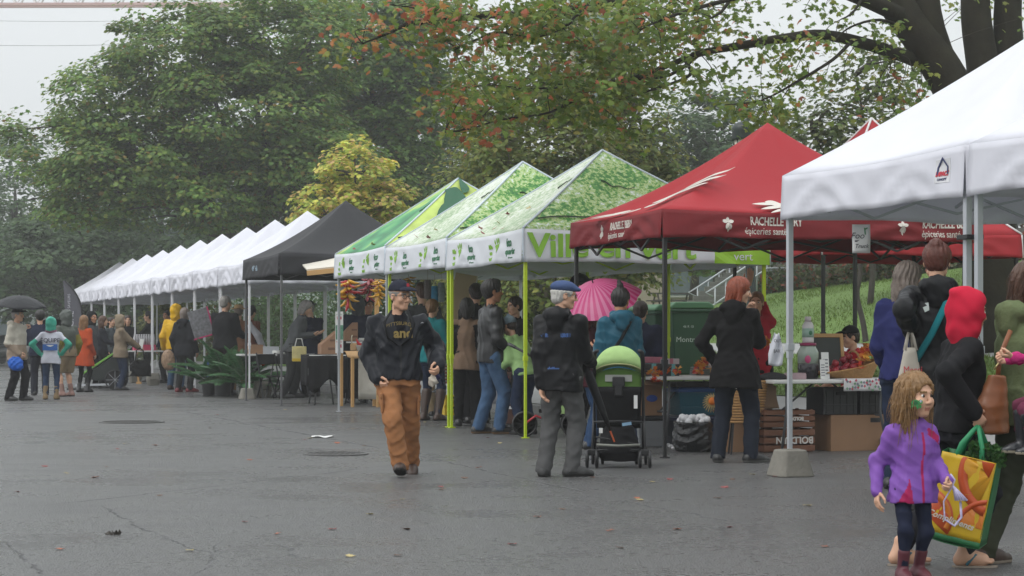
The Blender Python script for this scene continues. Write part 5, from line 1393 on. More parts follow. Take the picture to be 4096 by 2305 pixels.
# ------------------------------------------------------------------ stall tables and goods
TOPM = mat('table_white', (.60, .60, .58), .45, var=.05); LEGM = mat('table_leg_grey', (.075, .078, .082), .4); CARD = mat('cardboard', (.27, .155, .085), .85, var=.15, nscale=4, bump=.2, bscale=25)
BLKC = cloth('black_drape', (.014, .014, .015)); WOOD = mat('pine_wood', (.50, .29, .11), .6, var=.2, nscale=3, bump=.2); PLY = mat('plywood', (.52, .38, .25), .65, var=.12, nscale=2)
BLKP = mat('black_plastic', (.014, .014, .015), .45, bump=.15); GREYP = mat('grey_plastic', (.22, .23, .24), .5); LEAFO = [mat('autumn_orange', (.62, .16, .012), .6), mat('autumn_red', (.50, .035, .012), .6), mat('autumn_gold', (.62, .30, .03), .6)]
RZT = -(PI / 2 - TH) + PI / 2
RZT = TH
def table(label, c, L=1.5, D=.72, h=.78, rz=None, m=TOPM, lm=LEGM, name='folding_table'):
 t = thing(name, label, 'table', (c[0], c[1], gz(c[0], c[1]) if up_of(c[0], c[1])[1] > 2.9 else 0), RZT if rz is None else rz)
 b = MB(); b.box((0, 0, h - .022), (L, D, .044)); b.build('tabletop', m, t, bevel=.012)
 for s in (-1, 1):
  for q in (-1, 1):
   b = MB(); x = s * (L / 2 - .2); b.tube([(x, q * (D / 2 - .1), h - .05), (x, q * (D / 2 - .1), h * .55), (x + s * .08, q * (D / 2 - .06), .0)], .016, 7); b.build('leg', lm, t, smooth=True)
  b = MB(); b.tube([(s * (L / 2 - .2), -D / 2 + .1, h * .5), (s * (L / 2 - .2), D / 2 - .1, h * .5)], .012, 6); b.tube([(s * (L / 2 - .2), 0, h * .5), (s * .12, 0, h - .05)], .012, 6); b.build('brace', lm, t, smooth=True)
 return t
def on(t, x, y, h=.78): return wpos(t, (x, y, h))
def put(b, name, m, label, cat, loc, rz=0, group=None, rot=None, **k):
 o = b.build(name, m, None, loc=tuple(loc), rot=rot or (0, 0, rz), **k); return tag(o, label, cat, group)
def carton(label, loc, d, rz=0, m=CARD, flaps=1, group=None, name='cardboard_box', txt=None, flip=False):
 t = thing(name, label, 'box', loc, rz, group); w, dd, h = d
 b = MB()
 for a, c in (((0, -dd / 2, h / 2), (w, .012, h)), ((0, dd / 2, h / 2), (w, .012, h)), ((-w / 2 + .006, 0, h / 2), (.012, dd - .014, h)), ((w / 2 - .006, 0, h / 2), (.012, dd - .014, h)), ((0, 0, .01), (w - .03, dd - .02, .012))): b.box(a, c)
 b.build('box_walls', m, t, bevel=.003)
 if flaps:
  for s in (-1, 1):
   b = MB(); b.box((0, s * (dd / 2 + .06), h + .02), (w * .96, .14, .008), RX(s * -.35)); b.build('flap', m, t)
 if txt:
  tx, mt, sz, z = txt
  text_on('lettering', tx, mt, t, (lambda x, y: (-x, -dd / 2 - .009, z - y)) if flip else (lambda x, y: (x, -dd / 2 - .009, z + y)), sz, .002)
 return t
# tables under the red tent
v = pt(2775, 1359, 23.2); TA = table('white folding table covered with wrapped goods and orange leaf garlands', (v.x, v.y), 1.25, .72, .82)
v = pt(3290, 1359, 22.3); TBB = table('white folding table with the apple basket, beside the tall white tent leg', (v.x, v.y), 1.55, .72, .80)
# goods on table A
PK = [mat('pink_print', (.52, .16, .22), .5), mat('teal_print', (.12, .38, .40), .5), mat('pale_print', (.55, .48, .50), .5), mat('black_card', (.02, .02, .022), .4)]
for i, (x, y, z, c, w) in enumerate(((-.55, -.02, .0, 3, .22), (-.55, -.02, .075, 3, .22), (-.50, .12, .15, 0, .26), (-.34, -.05, .0, 3, .2), (-.34, -.05, .07, 3, .2), (-.28, .16, .13, 2, .3))):
 t = thing('gift_box', ['black gift box with teal band at the left end of the goods table', 'upper black gift box with teal band, at the left end of the goods table', 'pink and black gift box on the left pile of the goods table', 'black gift box with pale label in front on the goods table', 'black gift box resting on the one with a pale label', 'flat pale box at the back of the goods table'][i], 'box', on(TA, x, y, .82 + z), RZT + .1 * i, 'gift boxes on the goods table')
 b = MB(); b.box((0, 0, .033), (w, .16, .066)); b.build('carton', PK[c], t, bevel=.004)
 b = MB(); b.box((0, -.001, .0335), (.06, .165, .069)); b.build('band', PK[1 if c == 3 else 0], t, bevel=.002)
def garland(label, P, n, seed, s=.06):
 t = thing('leaf_garland', label, 'garland', P[0]); r = random.Random(seed); o = Vector(P[0])
 for i, m in enumerate(LEAFO):
  b = MB()
  for k in range(n // 3):
   f = r.random() * (len(P) - 1); j = min(int(f), len(P) - 2); c = Vector(P[j]).lerp(Vector(P[j + 1]), f - j) - o + Vector((r.gauss(0, .03), r.gauss(0, .03), abs(r.gauss(0, .035))))
   M = (RZ(r.uniform(0, 6)) @ RX(r.uniform(-1.2, 1.2))); z = s * r.uniform(.7, 1.3)
   b.add([c + M @ Vector((x * z, y * z, .25 * z * (x * x + y * y))) for x, y in STAR], [list(range(len(STAR)))])
  b.build('leaves', m, t, solid=.002)
 return t
garland('red and orange leaf garland spilling over the left corner of the goods table', [on(TA, -.62, -.34, .74), on(TA, -.6, -.28, .85), on(TA, -.3, -.3, .85)], 60, 1)
garland('orange and rust leaf garland heaped in the middle of the goods table', [on(TA, -.05, -.2, .84), on(TA, .06, -.1, .93), on(TA, .2, -.05, .98)], 70, 2)
t = thing('wooden_rack', 'small wooden riser holding rows of little white cups on the goods table', 'rack', on(TA, .32, -.16, .82), RZT)
b = MB(); b.box((0, 0, .085), (.42, .14, .014)); b.build('shelf', WOOD, t, bevel=.003)
for s in (-1, 1): b = MB(); b.box((s * .15, 0, .039), (.03, .1, .078)); b.build('leg', WOOD, t, bevel=.003)
for i in range(7):
 for j in range(2):
  b = MB(); b.lathe([(.018, 0), (.024, .055), (.021, .055), (.016, .006)], 10, (-.17 + i * .056, -.03 + .06 * j, .0925)); o = b.build('sample_cup', mat('cup_white', (.66, .62, .62), .4), None, smooth=True)
  o.location = t.location; o.rotation_euler = t.rotation_euler; tag(o, 'tiny white sample cup standing in the rows on the wooden riser', 'cup', 'cups on the riser')
for i, (x, y) in enumerate(((.2, .2), (.42, .22))):
 b = MB()
 for k in range(4): b.box((0, 0, .012 + .026 * k), (.26 - .01 * k, .17, .02))
 put(b, 'plastic_tray', mat('clear_tray', (.16, .17, .17), .15), ['stack of clear lidded trays behind the orange garland', 'stack of clear lidded trays beside the woman in the black coat'][i], 'tray', on(TA, x, y, .82), RZT + .1, 'clear trays', bevel=.006)
b = MB(); b.box((0, 0, .06), (.09, .06, .12)); put(b, 'gift_bag', PK[0], 'small pink paper bag at the right end of the goods table', 'bag', on(TA, .56, -.2, .82), RZT, bevel=.004)
b = MB(); b.grid(lambda a, c: ((a - .5) * .1 + .01 * math.sin(7 * c), -.012 * math.sin(9 * a), -.12 * c - .01 * math.sin(8 * a)), 8, 8); put(b, 'price_tag', PAPER, 'crumpled white paper tag hanging under the goods table', 'tag', on(TA, .38, -.37, .78), RZT, smooth=True, solid=.002)
# under table A
def tote(label, loc, w, d, h, m, lidm, rz=None):
 t = thing('storage_tote', label, 'tote', loc, RZT if rz is None else rz, 'plastic totes under the table')
 b = MB(); b.add([(-w * .45, -d * .45, 0), (w * .45, -d * .45, 0), (w * .45, d * .45, 0), (-w * .45, d * .45, 0), (-w / 2, -d / 2, h), (w / 2, -d / 2, h), (w / 2, d / 2, h), (-w / 2, d / 2, h)], [[3, 2, 1, 0], [4, 5, 6, 7], [0, 1, 5, 4], [1, 2, 6, 5], [2, 3, 7, 6], [3, 0, 4, 7]])
 for z in (.35, .72): b.box((0, 0, h * z), (w * (.93 + .06 * z), d * (.93 + .06 * z), .018))
 b.build('tub', m, t, bevel=.012)
 b = MB(); b.box((0, 0, h + .02), (w * 1.04, d * 1.04, .04)); b.box((0, 0, h + .045), (w * .9, d * .88, .02)); b.build('lid', lidm, t, bevel=.01)
 return t
g = on(TA, .12, .12, 0)
tote('navy storage tote on the ground under the goods table', g, .72, .46, .30, mat('tote_navy', (.016, .022, .055), .45), mat('tote_navy_lid', (.02, .03, .08), .4))
tq = tote('teal blue storage tote stacked on the navy one under the goods table', g + Vector((0, -.01, .362)), .70, .46, .27, mat('tote_teal', (.015, .10, .14), .4), mat('tote_blue_lid', (.03, .10, .28), .4))
b = MB(); b.box((.08, -.232, .19), (.10, .006, .075)); b.build('paper_label', PAPER, tq)
b = MB(); b.box((0, 0, .03), (.78, .5, .06)); put(b, 'tray_lid', BLKP, 'flat black tray on top of the teal tote', 'tray', g + Vector((0, 0, .69)), RZT, bevel=.01)
c = on(TA, -.5, .22, 0); t = carton('brown cardboard box with a blue oval label behind the goods table', c + Vector((0, 0, .36)), (.26, .3, .36), RZT)
b = MB(); b.ball((0, -.16, .2), .05, 16, (1.4, .1, .8)); b.build('oval_label', mat('label_blue', (.03, .08, .35), .5), t, smooth=True)
tote('low grey tote holding up the cardboard box behind the goods table', c, .34, .36, .30, GREYP, BLKP)
# black bag full of ice
v = gnd(2772, 1806); r = random.Random(4)
t = thing('garbage_bag', 'shiny black garbage bag heaped with white ice in front of the goods table', 'bag', (v.x, v.y, 0), RZT)
f = Field((-.32, -.3, -.05), (.32, .3, .45), .012); f.loft([(0, 0, 0, .2, .17), (.12, 0, 0, .235, .2), (.3, 0, 0, .21, .18), (.33, 0, 0, .215, .185)], .03); f.fold(.007, 26, 5, 1.2)
V, Q = f.mesh(); obj('bag', V, Q, mat('bag_black_film', (.012, .012, .013), .22, bump=.8, bscale=16), t)
b = MB()
for i in range(34): b.ball((r.uniform(-.16, .16), r.uniform(-.13, .13), .32 + r.uniform(0, .06)), r.uniform(.03, .05), 8)
b.build('ice', mat('ice_white', (.66, .66, .67), .3), t, smooth=True)
for i, (px, py) in enumerate(((2664, 1774), (2673, 1786), (2683, 1792), (2693, 1799), (2660, 1795))):
 q = gnd(px, py); b = MB(); b.ball((0, 0, .018), .022 + .004 * (i % 3), 8, (1.2, 1, .8)); put(b, 'ice_lump', MATS['ice_white'], 'small lump of white ice dropped on the asphalt by the black garbage bag', 'ice', q, i, 'dropped ice lumps', smooth=True)
b = MB(); b.grid(lambda a, c: ((a - .5) * .5, (c - .5) * .3, .03 + .03 * math.sin(9 * a + 3 * c) * math.sin(7 * c)), 14, 10); v = gnd(2600, 1722); put(b, 'plastic_sheet', mat('sheet_grey', (.30, .29, .29), .3), 'crumpled grey plastic sheet on the ground behind the stroller', 'sheet', v, .3, smooth=True, solid=.004)
# wicker cones between the tables, straw flower
WICK = mat('wicker', (.40, .22, .08), .7, var=.3, nscale=30, bump=.6, bscale=60)
for i, (px, py, Y, lab) in enumerate(((2945, 1650, 21.6, 'tall wicker basket seen between the legs of the woman in the black coat'), (3018, 1610, 22.0, 'wicker basket to the right of the woman in the black coat'))):
 v = pt(px, py, Y); t = thing('wicker_basket', lab, 'basket', (v.x, v.y, v.z - .1), 0, 'wicker baskets between the tables')
 b = MB(); n = 18
 for k in range(12):
  z = .03 * k; rr = .09 + .055 * k / 12; b.tube([(rr * math.cos(a), rr * math.sin(a), z + .004 * math.sin(9 * a)) for a in [2 * PI * j / n for j in range(n + 1)]], .015, 5)
 b.build('woven_body', WICK, t, smooth=True)
 b = MB(); b.lathe([(.001, -.012), (.09, -.012), (.09, .0), (.001, .0)], 16); b.build('base', WICK, t)
 s_ = MB(); zz = v.z - .1
 for a in (0, 2.1, 4.2): s_.bar((.08 * math.cos(a), .08 * math.sin(a), -.012), (.14 * math.cos(a), .14 * math.sin(a), -zz), .02)
 s_.build('stand', BLKM, t)
t = thing('straw_flower', 'orange straw flower ornament tied to the goods table leg', 'ornament', pt(2848, 1605, 22.6)); b = MB()
for k in range(22): a = 2 * PI * k / 22; b.tube([(0, 0, 0), (.06 * math.cos(a), -.02, .06 * math.sin(a)), (.11 * math.cos(a), -.01, .11 * math.sin(a) - .02)], [.006, .008, .003], 4)
b.build('straw_petals', mat('straw', (.50, .36, .14), .8), t); b = MB(); b.ball((0, -.03, 0), .045, 10, (1, .5, 1)); b.build('flower_head', LEAFO[0], t, smooth=True)
# table B: apple basket, bottle on jar, leaflets, chalkboard, spotted cloth
t = thing('apple_basket', 'wide wicker basket tipped forward, full of red apples, on the stall table', 'basket', on(TBB, .35, -.02, .80), RZT)
def bp(u, a):
 rx = .24 + .09 * u; ry = .15 + .05 * u; x = rx * math.cos(a); hgt = .05 + .16 * (.5 + .5 * math.cos(a)) ** 1.2
 return (x - .1 * u * (math.cos(a) < -.2) * abs(math.cos(a)), ry * math.sin(a), hgt * u + .01)
b = MB(); n = 40
for k in range(11): b.tube([bp(k / 10, 2 * PI * j / n) for j in range(n + 1)], .011, 5)
for j in range(26): b.tube([bp(k / 6, 2 * PI * j / 26) for k in range(7)], .007, 4)
b.build('woven_body', WICK, t, smooth=True); b = MB(); b.lathe([(.001, .004), (.25, .004), (.25, .016), (.001, .016)], 20, M=Matrix.Diagonal((1, .62, 1))); b.build('base', WICK, t)
b = MB(); b.tube([(.02 + .0 * k, -.17 * math.cos(PI * k / 10), .17 + .14 * math.sin(PI * k / 10)) for k in range(11)], .014, 6); b.build('handle', WICK, t, smooth=True)
r = random.Random(8); APL = [mat('apple_red', (.33, .02, .03), .3, var=.5, nscale=9), mat('apple_crimson', (.24, .015, .03), .3, var=.4, nscale=9)]
aspots = [(-.32, -.05, .075), (-.26, .05, .085), (-.25, -.10, .09), (-.18, -.02, .11), (-.17, .09, .12), (-.15, -.12, .11), (-.08, -.05, .14), (-.06, .06, .16), (-.05, -.14, .13), (.02, -.02, .17), (.03, .1, .19), (.03, -.12, .16), (-.2, .0, .17), (-.1, .0, .21), (-.02, .03, .245), (.08, -.05, .2), (-.3, .03, .12)]
am = None
for i, (x, y, z) in enumerate(aspots):
 q = wpos(t, (x, y, z))
 if am is None or i == 1:
  b = MB(); b.lathe([(.001, -.036), (.016, -.04), (.036, -.022), (.043, .004), (.038, .028), (.02, .038), (.008, .032), (.001, .026)], 14); b.tube([(0, 0, .026), (.004, 0, .05)], .002, 4); o = b.build('apple', APL[i % 2], None, smooth=True); am = o if i == 0 else am; am2 = o
 else: o = (am, am2)[i % 2].copy(); col.objects.link(o)
 o.location = q; o.rotation_euler = (r.uniform(-.5, .5), r.uniform(-.5, .5), r.uniform(0, 6)); tag(o, 'red apple heaped in the wicker basket on the stall table', 'apple', 'apples in the basket')
garland('bright orange leaf garland draped over the right half of the apple basket', [wpos(t, (.0, -.2, .1)), wpos(t, (.1, -.14, .25)), wpos(t, (.22, .0, .34)), wpos(t, (.3, .02, .22))], 84, 3, .075)
t = thing('drink_jar', 'big glass jar with magenta lid and dark drink on the stall table', 'jar', on(TBB, -.19, -.02, .80), RZT)
b = MB(); b.lathe([(.10, 0), (.115, .02), (.115, .17), (.113, .172)], 20); b.build('drink', mat('dark_drink', (.012, .01, .014), .2), t, smooth=True)
b = MB(); b.lathe([(.116, .172), (.118, .30), (.09, .35), (.085, .37)], 20); b.build('glass', mat('jar_glass', (.30, .36, .30), .1), t, smooth=True)
b = MB(); b.lathe([(.0925, .37), (.0925, .40), (.001, .402)], 20); b.build('lid', mat('lid_magenta', (.24, .01, .07), .4), t, smooth=True)
b = MB(); b.ball((-.05, -.105, .22), .045, 12, (1, .25, 1)); b.build('round_sticker', mat('sticker_pink', (.45, .05, .16), .5), t, smooth=True)
jl = on(TBB, -.19, -.02, 1.203)
t = thing('lotion_bottle', 'white plastic bottle standing on the magenta jar lid', 'bottle', jl, RZT)
b = MB(); b.lathe([(.062, 0), (.064, .02), (.064, .19), (.045, .225), (.034, .235)], 16); b.build('bottle', mat('bottle_white', (.58, .56, .55), .35), t, smooth=True)
b = MB(); b.lathe([(.036, .235), (.036, .29), (.001, .291)], 14); b.build('cap', mat('cap_white', (.56, .50, .50), .4), t, smooth=True)
b = MB(); b.lathe([(.0655, .06), (.0655, .16)], 16); b.build('paper_label', mat('label_greenish', (.30, .44, .36), .6), t, smooth=True)
b = MB(); b.ball((0, -.064, .11), .022, 10, (1, .2, 1.2)); b.build('leaf_mark', GDK, t, smooth=True)
for i, (x, w, h, lab) in enumerate(((-.03, .085, .30, 'tall printed leaflet leaning by the jar on the stall table'), (-.085, .06, .22, 'shorter printed leaflet in front of the taller one by the jar'))):
 t = thing('leaflet', lab, 'leaflet', on(TBB, x, -.14 - .04 * i, .80), RZT - .1); t.rotation_euler = (-.15, 0, RZT - .15)
 b = MB(); b.box((0, 0, h / 2), (w, .006, h)); b.build('card', PAPER, t); b = MB()
 for k in range(5): b.box((0, -.005, h * (.2 + .13 * k)), (w * .7, .002, h * .05))
 b.build('print_bars', mat('print_grey', (.2, .2, .22), .6), t)
t = thing('chalkboard', 'small chalkboard in a wooden frame propped behind the apples', 'chalkboard', on(TBB, .22, .28, .80), RZT - .05); t.rotation_euler = (-.18, 0, RZT - .08)
b = MB(); b.box((0, 0, .28), (.34, .012, .40)); b.build('slate', mat('slate_green', (.035, .042, .036), .6), t)
b = MB(); b.box((0, -.003, .49), (.42, .03, .045)); b.box((0, -.003, .06), (.42, .03, .045)); b.box((-.19, -.003, .275), (.04, .03, .388)); b.box((.19, -.003, .275), (.04, .03, .388)); b.build('frame', WOOD, t, bevel=.003)
t = thing('tablecloth', 'white cloth with red and grey snowflake dots on the right half of the stall table', 'tablecloth', on(TBB, .43, 0, .80), RZT)
def clothp(a, v):
 x = (a - .5) * .74
 if v < .7: return (x, .33 - v / .7 * .70, .006)
 d = (v - .7) / .3; return (x, -.37 - .012 - .012 * math.sin(a * 24) * d, .006 - d * .135)
b = MB(); b.grid(clothp, 30, 14); b.build('cloth', cloth('tablecloth', (.55, .54, .54)), t, smooth=True, solid=.003)
for i, m in enumerate((mat('dot_red', (.45, .06, .10), .7), mat('dot_grey', (.16, .17, .22), .7), mat('dot_green', (.12, .26, .14), .7))):
 b = MB()
 for k in range(16):
  a = ((k * .37 + i * .21) % 1) * .92 + .04; v = .72 + .26 * ((k * .29 + i * .4) % 1)
  x, y, z = clothp(a, v); b.prism([(.017 * math.cos(q * PI / 4) * (1, .6)[q % 2], .017 * math.sin(q * PI / 4) * (1, .6)[q % 2]) for q in range(8)], .003, None, (x, y - .004, z))
 b.build('snowflake_dots', m, t)
f = Field((-.25, -.2, -.02), (.25, .2, .14), .012); f.ell((0, 0, .02), (.17, .12, .06), .03); f.fold(.004, 30, 2); V, Q = f.mesh()
tag(obj('cap_on_table', V, Q, cloth('dark_wool', (.03, .03, .032)), None, loc=on(TBB, -.66, -.1, .80)), 'dark wool cap lying at the left end of the stall table', 'cap')
b = MB(); b.box((0, 0, .03), (.24, .16, .06)); b.box((.02, 0, .065), (.2, .14, .012)); o = put(b, 'snack_tray', mat('tray_printed', (.34, .24, .26), .5, var=.6, nscale=14), 'printed pink and grey snack tray left of the jar', 'tray', on(TBB, -.42, -.12, .80), RZT, bevel=.005)
t = thing('hanging_cloth', 'white lettered cloth hanging beside the tall white tent leg', 'cloth', pt(3108, 1330, 21.2), .2)
b = MB(); b.grid(lambda a, c: ((a - .5) * (.05 + .11 * min(1, c * 1.5)) - .02 * c, .02 * math.sin(9 * a + 4 * c), -.34 * c - .02 * math.sin(a * 3)), 10, 12); b.build('cloth', cloth('flag_white', (.62, .63, .68)), t, smooth=True, solid=.003)
text_on('lettering', 'BAR', INK, t, lambda x, y: (x * .8 - .01, -.024, -.2 + y), .05, .002); text_on('lettering', 'OUT', INK, t, lambda x, y: (x * .8, -.024, -.09 + y), .05, .002)
# under table B
g = on(TBB, .38, .06, 0)
t = carton('large brown cardboard box under the spotted cloth', g, (.72, .44, .40), RZT, CARD, 0)
b = MB(); b.box((.19, -.224, .34), (.12, .008, .05)); b.build('hand_hole', BLKP, t); b = MB(); b.ball((-.2, -.222, .2), .06, 10, (.7, .05, 1.2)); b.build('printed_apple', mat('print_faded_red', (.24, .06, .05), .8), t, smooth=True)
def crate(label, loc, w, d, h, m, group, rz=None, slats=0, name='plastic_crate'):
 t = thing(name, label, 'crate', loc, RZT if rz is None else rz, group); b = MB()
 if slats:
  for k in range(3):
   z = h * (.17 + .33 * k)
   for s in (-1, 1): b.box((0, s * (d / 2), z), (w, .014, h * .24)); b.box((s * (w / 2 - .007), 0, z), (.014, d - .02, h * .24))
  b.box((0, 0, .008), (w - .03, d - .02, .012)); b.build('slats', m, t, bevel=.003); b = MB()
  for sx in (-1, 1):
   for sy in (-1, 1): b.box((sx * (w / 2 - .03), sy * (d / 2 - .03), h / 2), (.03, .03, h))
  b.build('corner_post', m, t)
 else:
  for s in (-1, 1):
   b.box((0, s * d / 2, h / 2), (w, .016, h)); b.box((s * (w / 2 - .008), 0, h / 2), (.016, d - .018, h)); b.box((0, s * d / 2, h - .015), (w + .02, .03, .03)); b.box((0, s * (d / 2 + .008), h * .35), (w * .98, .012, .02))
   for k in range(5): b.box((-w / 2 + w * (k + .5) / 5, s * (d / 2 + .008), h / 2), (.014, .014, h * .9))
  b.box((0, 0, .01), (w - .03, d - .03, .016)); b.build('crate_body', m, t, bevel=.003)
  for s in (-1, 1): b = MB(); b.box((s * w * .0, s * (d / 2 + .014), h * .78), (.11, .012, .035)); b.build('hand_grip', mat('grip_dark', (.005, .005, .005), .8), t)
 return t
t = crate('left black plastic crate stacked on the cardboard box under the stall table', g + Vector((-.22, -.06, .405)), .42, .40, .30, BLKP, 'black crates on the cardboard box')
t = crate('right black plastic crate stacked on the cardboard box under the stall table', g + Vector((.20, .08, .405)), .40, .40, .30, BLKP, 'black crates on the cardboard box')
b = MB(); b.box((.12, -.216, .255), (.07, .006, .045)); b.build('paper_label', PAPER, t)
f = Field((-.2, -.1, -.1), (.2, .1, .1), .012); f.ell((0, 0, 0), (.14, .06, .035), .02); V, Q = f.mesh(); tag(obj('bread_loaf', V, Q, mat('crust', (.36, .17, .08), .6, bump=.4), None, loc=g + Vector((.2, 0, .72))), 'brown bread loaf lying on the right black crate', 'bread')
BRW = mat('crate_brown', (.15, .065, .035), .75, var=.3, nscale=6, bump=.3); BRT = mat('print_white', (.55, .52, .48), .6)
g2 = on(TBB, -.50, .02, 0)
for k, lab in ((0, 'brown slatted apple crate with upside down BOLDUIN lettering, on the ground'), (1, 'brown slatted apple crate stacked upside down on top of the lower one')):
 t = crate(lab, g2 + Vector((0, 0, .27 * k)), .62, .40, .26 if k == 0 else .2, BRW, 'brown apple crates', slats=1, name='apple_crate')
 hz = .135 if k == 0 else .10
 text_on('lettering', 'BOLDUIN', BRT, t, lambda x, y: (-x + .06, -.2095, hz - y), .105 if k == 0 else .05, .002, bold=.003)
t = thing('paper_bag', 'open brown paper bag on top of the apple crates', 'bag', g2 + Vector((-.16, -.02, .475)), RZT + .2)
b = MB(); n = 24
def pb(a, v):
 w, d = .11 - .02 * v, .07 - .02 * v; x = max(-w, min(w, 1.4 * w * math.cos(a))); y = max(-d, min(d, 1.4 * d * math.sin(a))); return (x + .012 * math.sin(5 * a + 4 * v), y, .26 * v + .02 * math.sin(3 * a) * v)
b.grid(lambda a, v: pb(2 * PI * a, v), n, 8); b.build('paper', mat('kraft_paper', (.30, .19, .12), .8, bump=.3), t, smooth=True, solid=.003)
t = carton('grey file box behind the black crates', g + Vector((.62, .22, .0)), (.34, .3, .62), RZT, GREYP, 0)
t = carton('closed brown carton half hidden left of the apple crates', on(TBB, -.95, .2, 0), (.36, .34, .44), RZT, CARD, 1)
# ------------------------------------------------------------------ green wheelie bins, brown bin, yellow crate
def bin_(label, loc, rz, m, lm, w=.58, d=.72, h=1.02, text=None):
 t = thing('wheelie_bin', label, 'bin', loc, rz, 'wheeled bins'); k = .8
 b = MB(); b.add([(-w * k / 2, -d * k / 2, .06), (w * k / 2, -d * k / 2, .06), (w * k / 2, d * k / 2, .06), (-w * k / 2, d * k / 2, .06), (-w / 2, -d / 2, h), (w / 2, -d / 2, h), (w / 2, d / 2, h), (-w / 2, d / 2, h)], [[3, 2, 1, 0], [4, 5, 6, 7], [0, 1, 5, 4], [1, 2, 6, 5], [2, 3, 7, 6], [3, 0, 4, 7]])
 b.box((0, 0, h - .03), (w + .05, d + .05, .05)); b.build('tub', m, t, bevel=.02)
 b = MB(); b.prism([(-w / 2 - .03, h), (w / 2 + .03, h), (w / 2 + .02, h + .05), (w / 2 - .06, h + .11), (-w / 2 + .06, h + .11), (-w / 2 - .02, h + .05)], d + .06); b.build('lid', lm, t, bevel=.02)
 b = MB(); b.tube([(-w / 2 + .06, d / 2 + .09, h), (w / 2 - .06, d / 2 + .09, h)], .018, 7); b.build('handle', lm, t)
 for s in (-1, 1):
  b = MB(); b.lathe([(.02, -.025), (.1, -.025), (.1, .025), (.02, .025)], 16, (s * w * .4, d * .42, .1), RY(PI / 2)); b.build('wheel', BLKP, t, smooth=False)
 if text:
  yf = lambda z: -d / 2 * (k + (1 - k) * (z - .06) / (h - .06)) - .006
  wm = mat('print_pale', (.50, .55, .52), .6)
  text_on('lettering', text, wm, t, lambda x, y: (x - .04, yf(.62 + y), .62 + y), .12, .002)
  text_on('lettering', '46 R 10', wm, t, lambda x, y: (x - .06, yf(.83 + y), .83 + y), .055, .002)
  b = MB()
  for q in range(4): a = PI / 4 + q * PI / 2; P = petal(0, 0, .045, .018, a, 7); b.prism([(x, z) for x, z in P], .003, None, (.20, yf(.62), .62))
  b.build('rosette_emblem', wm, t)
 return t
GB1, GB2 = mat('bin_green', (.012, .052, .024), .5, var=.15), mat('bin_green_lid', (.05, .14, .065), .5, var=.12)
for px, Y, rz, lab, tx in ((2752, 32.6, .1, 'dark green wheelie bin lettered Montréal behind the goods table', 'Montréal'), (2634, 33.4, .55, 'dark green wheelie bin standing left of the lettered green one', None)):
 v = pt(px, 1359, Y); bin_(lab, (v.x, v.y, gz(v.x, v.y)), rz, GB1, GB2, .66, .74, 1.12, tx)
v = gnd(2060, 1712); t = bin_('brown wheelie bin with white lettering behind the young man in jeans', (v.x, v.y, 0), -.15, mat('bin_brown', (.075, .03, .02), .55), mat('bin_brown_lid', (.06, .025, .018), .55), .30, .36, .68)
text_on('lettering', 'Montréal', PAPER, t, lambda x, y: (x, -.17, .36 + y), .06, .002); b = MB(); b.box((0, -.172, .29), (.14, .006, .04)); b.build('paper_label', PAPER, t); b = MB(); b.box((-.11, -.19, .69), (.1, .06, .08)); b.build('red_clip', mat('clip_red', (.45, .02, .03), .5), t, bevel=.01)
v = pt(2560, 1359, 32.5); b = MB(); b.box((0, 0, .45), (.34, .34, .9)); b.box((0, 0, .9), (.38, .38, .06)); put(b, 'blue_barrel_bin', mat('bin_blue', (.012, .04, .20), .5), 'blue recycling bin left of the green wheelie bins', 'bin', (v.x, v.y, gz(v.x, v.y)), .3, bevel=.03)
v = gnd(1815, 1660); YEC = mat('crate_yellow', (.62, .42, .01), .5)
crate('yellow plastic crate on the ground behind the lime tent legs', (v.x, v.y, 0), .36, .34, .16, YEC, 'yellow crates', .2); crate('upper yellow plastic crate behind the lime tent legs', (v.x, v.y, .165), .36, .34, .16, YEC, 'yellow crates', .24)
v = pt(1880, 1359, 31.2); TC = table('stall table with a white cloth behind the woman in the brown vest', (v.x, v.y), 1.6, .7, .86)
t = thing('tablecloth', 'red and white checked cloth hanging over the stall table corner', 'tablecloth', on(TC, -.42, -.36, .86), RZT); n = 12
for q, m in enumerate((mat('check_red', (.42, .05, .06), .8), mat('check_white', (.60, .58, .56), .8))):
 b = MB()
 for i in range(n):
  for j in range(n):
   if (i + j) % 2 == q: b.add([(-.2 + .4 * (i + a) / n, -.006 - .012 * math.sin((i + a) * .9), .004 - .3 * (j + c) / n) for a, c in ((0, 0), (1, 0), (1, 1), (0, 1))], [[0, 1, 2, 3]])
 b.build('check_squares', m, t, solid=.002)
b = MB(); b.grid(lambda a, v_: ((a - .5) * .9, -.36 - .015 * math.sin(a * 20) * v_, .865 - .62 * v_), 24, 6); o = b.build('tablecloth', cloth('cloth_lilac', (.55, .56, .64)), None, smooth=True, solid=.003, loc=tuple(wpos(TC, (.42, 0, 0))), rot=(0, 0, RZT)); tag(o, 'plain pale lilac cloth hanging behind the young man in jeans', 'tablecloth')
t = thing('plywood_board', 'tilted pale plywood board hanging under the leaf printed tent', 'board', pt(1848, 1190, 30.6), 0); t.rotation_euler = (.15, R(8), .5)
b = MB(); b.box((0, 0, 0), (.36, .018, .72)); b.build('panel', PLY, t, bevel=.003); b = MB(); b.box((.19, 0, 0), (.022, .03, .72)); b.build('edge_strip', mat('edge_white', (.6, .58, .52), .5), t)
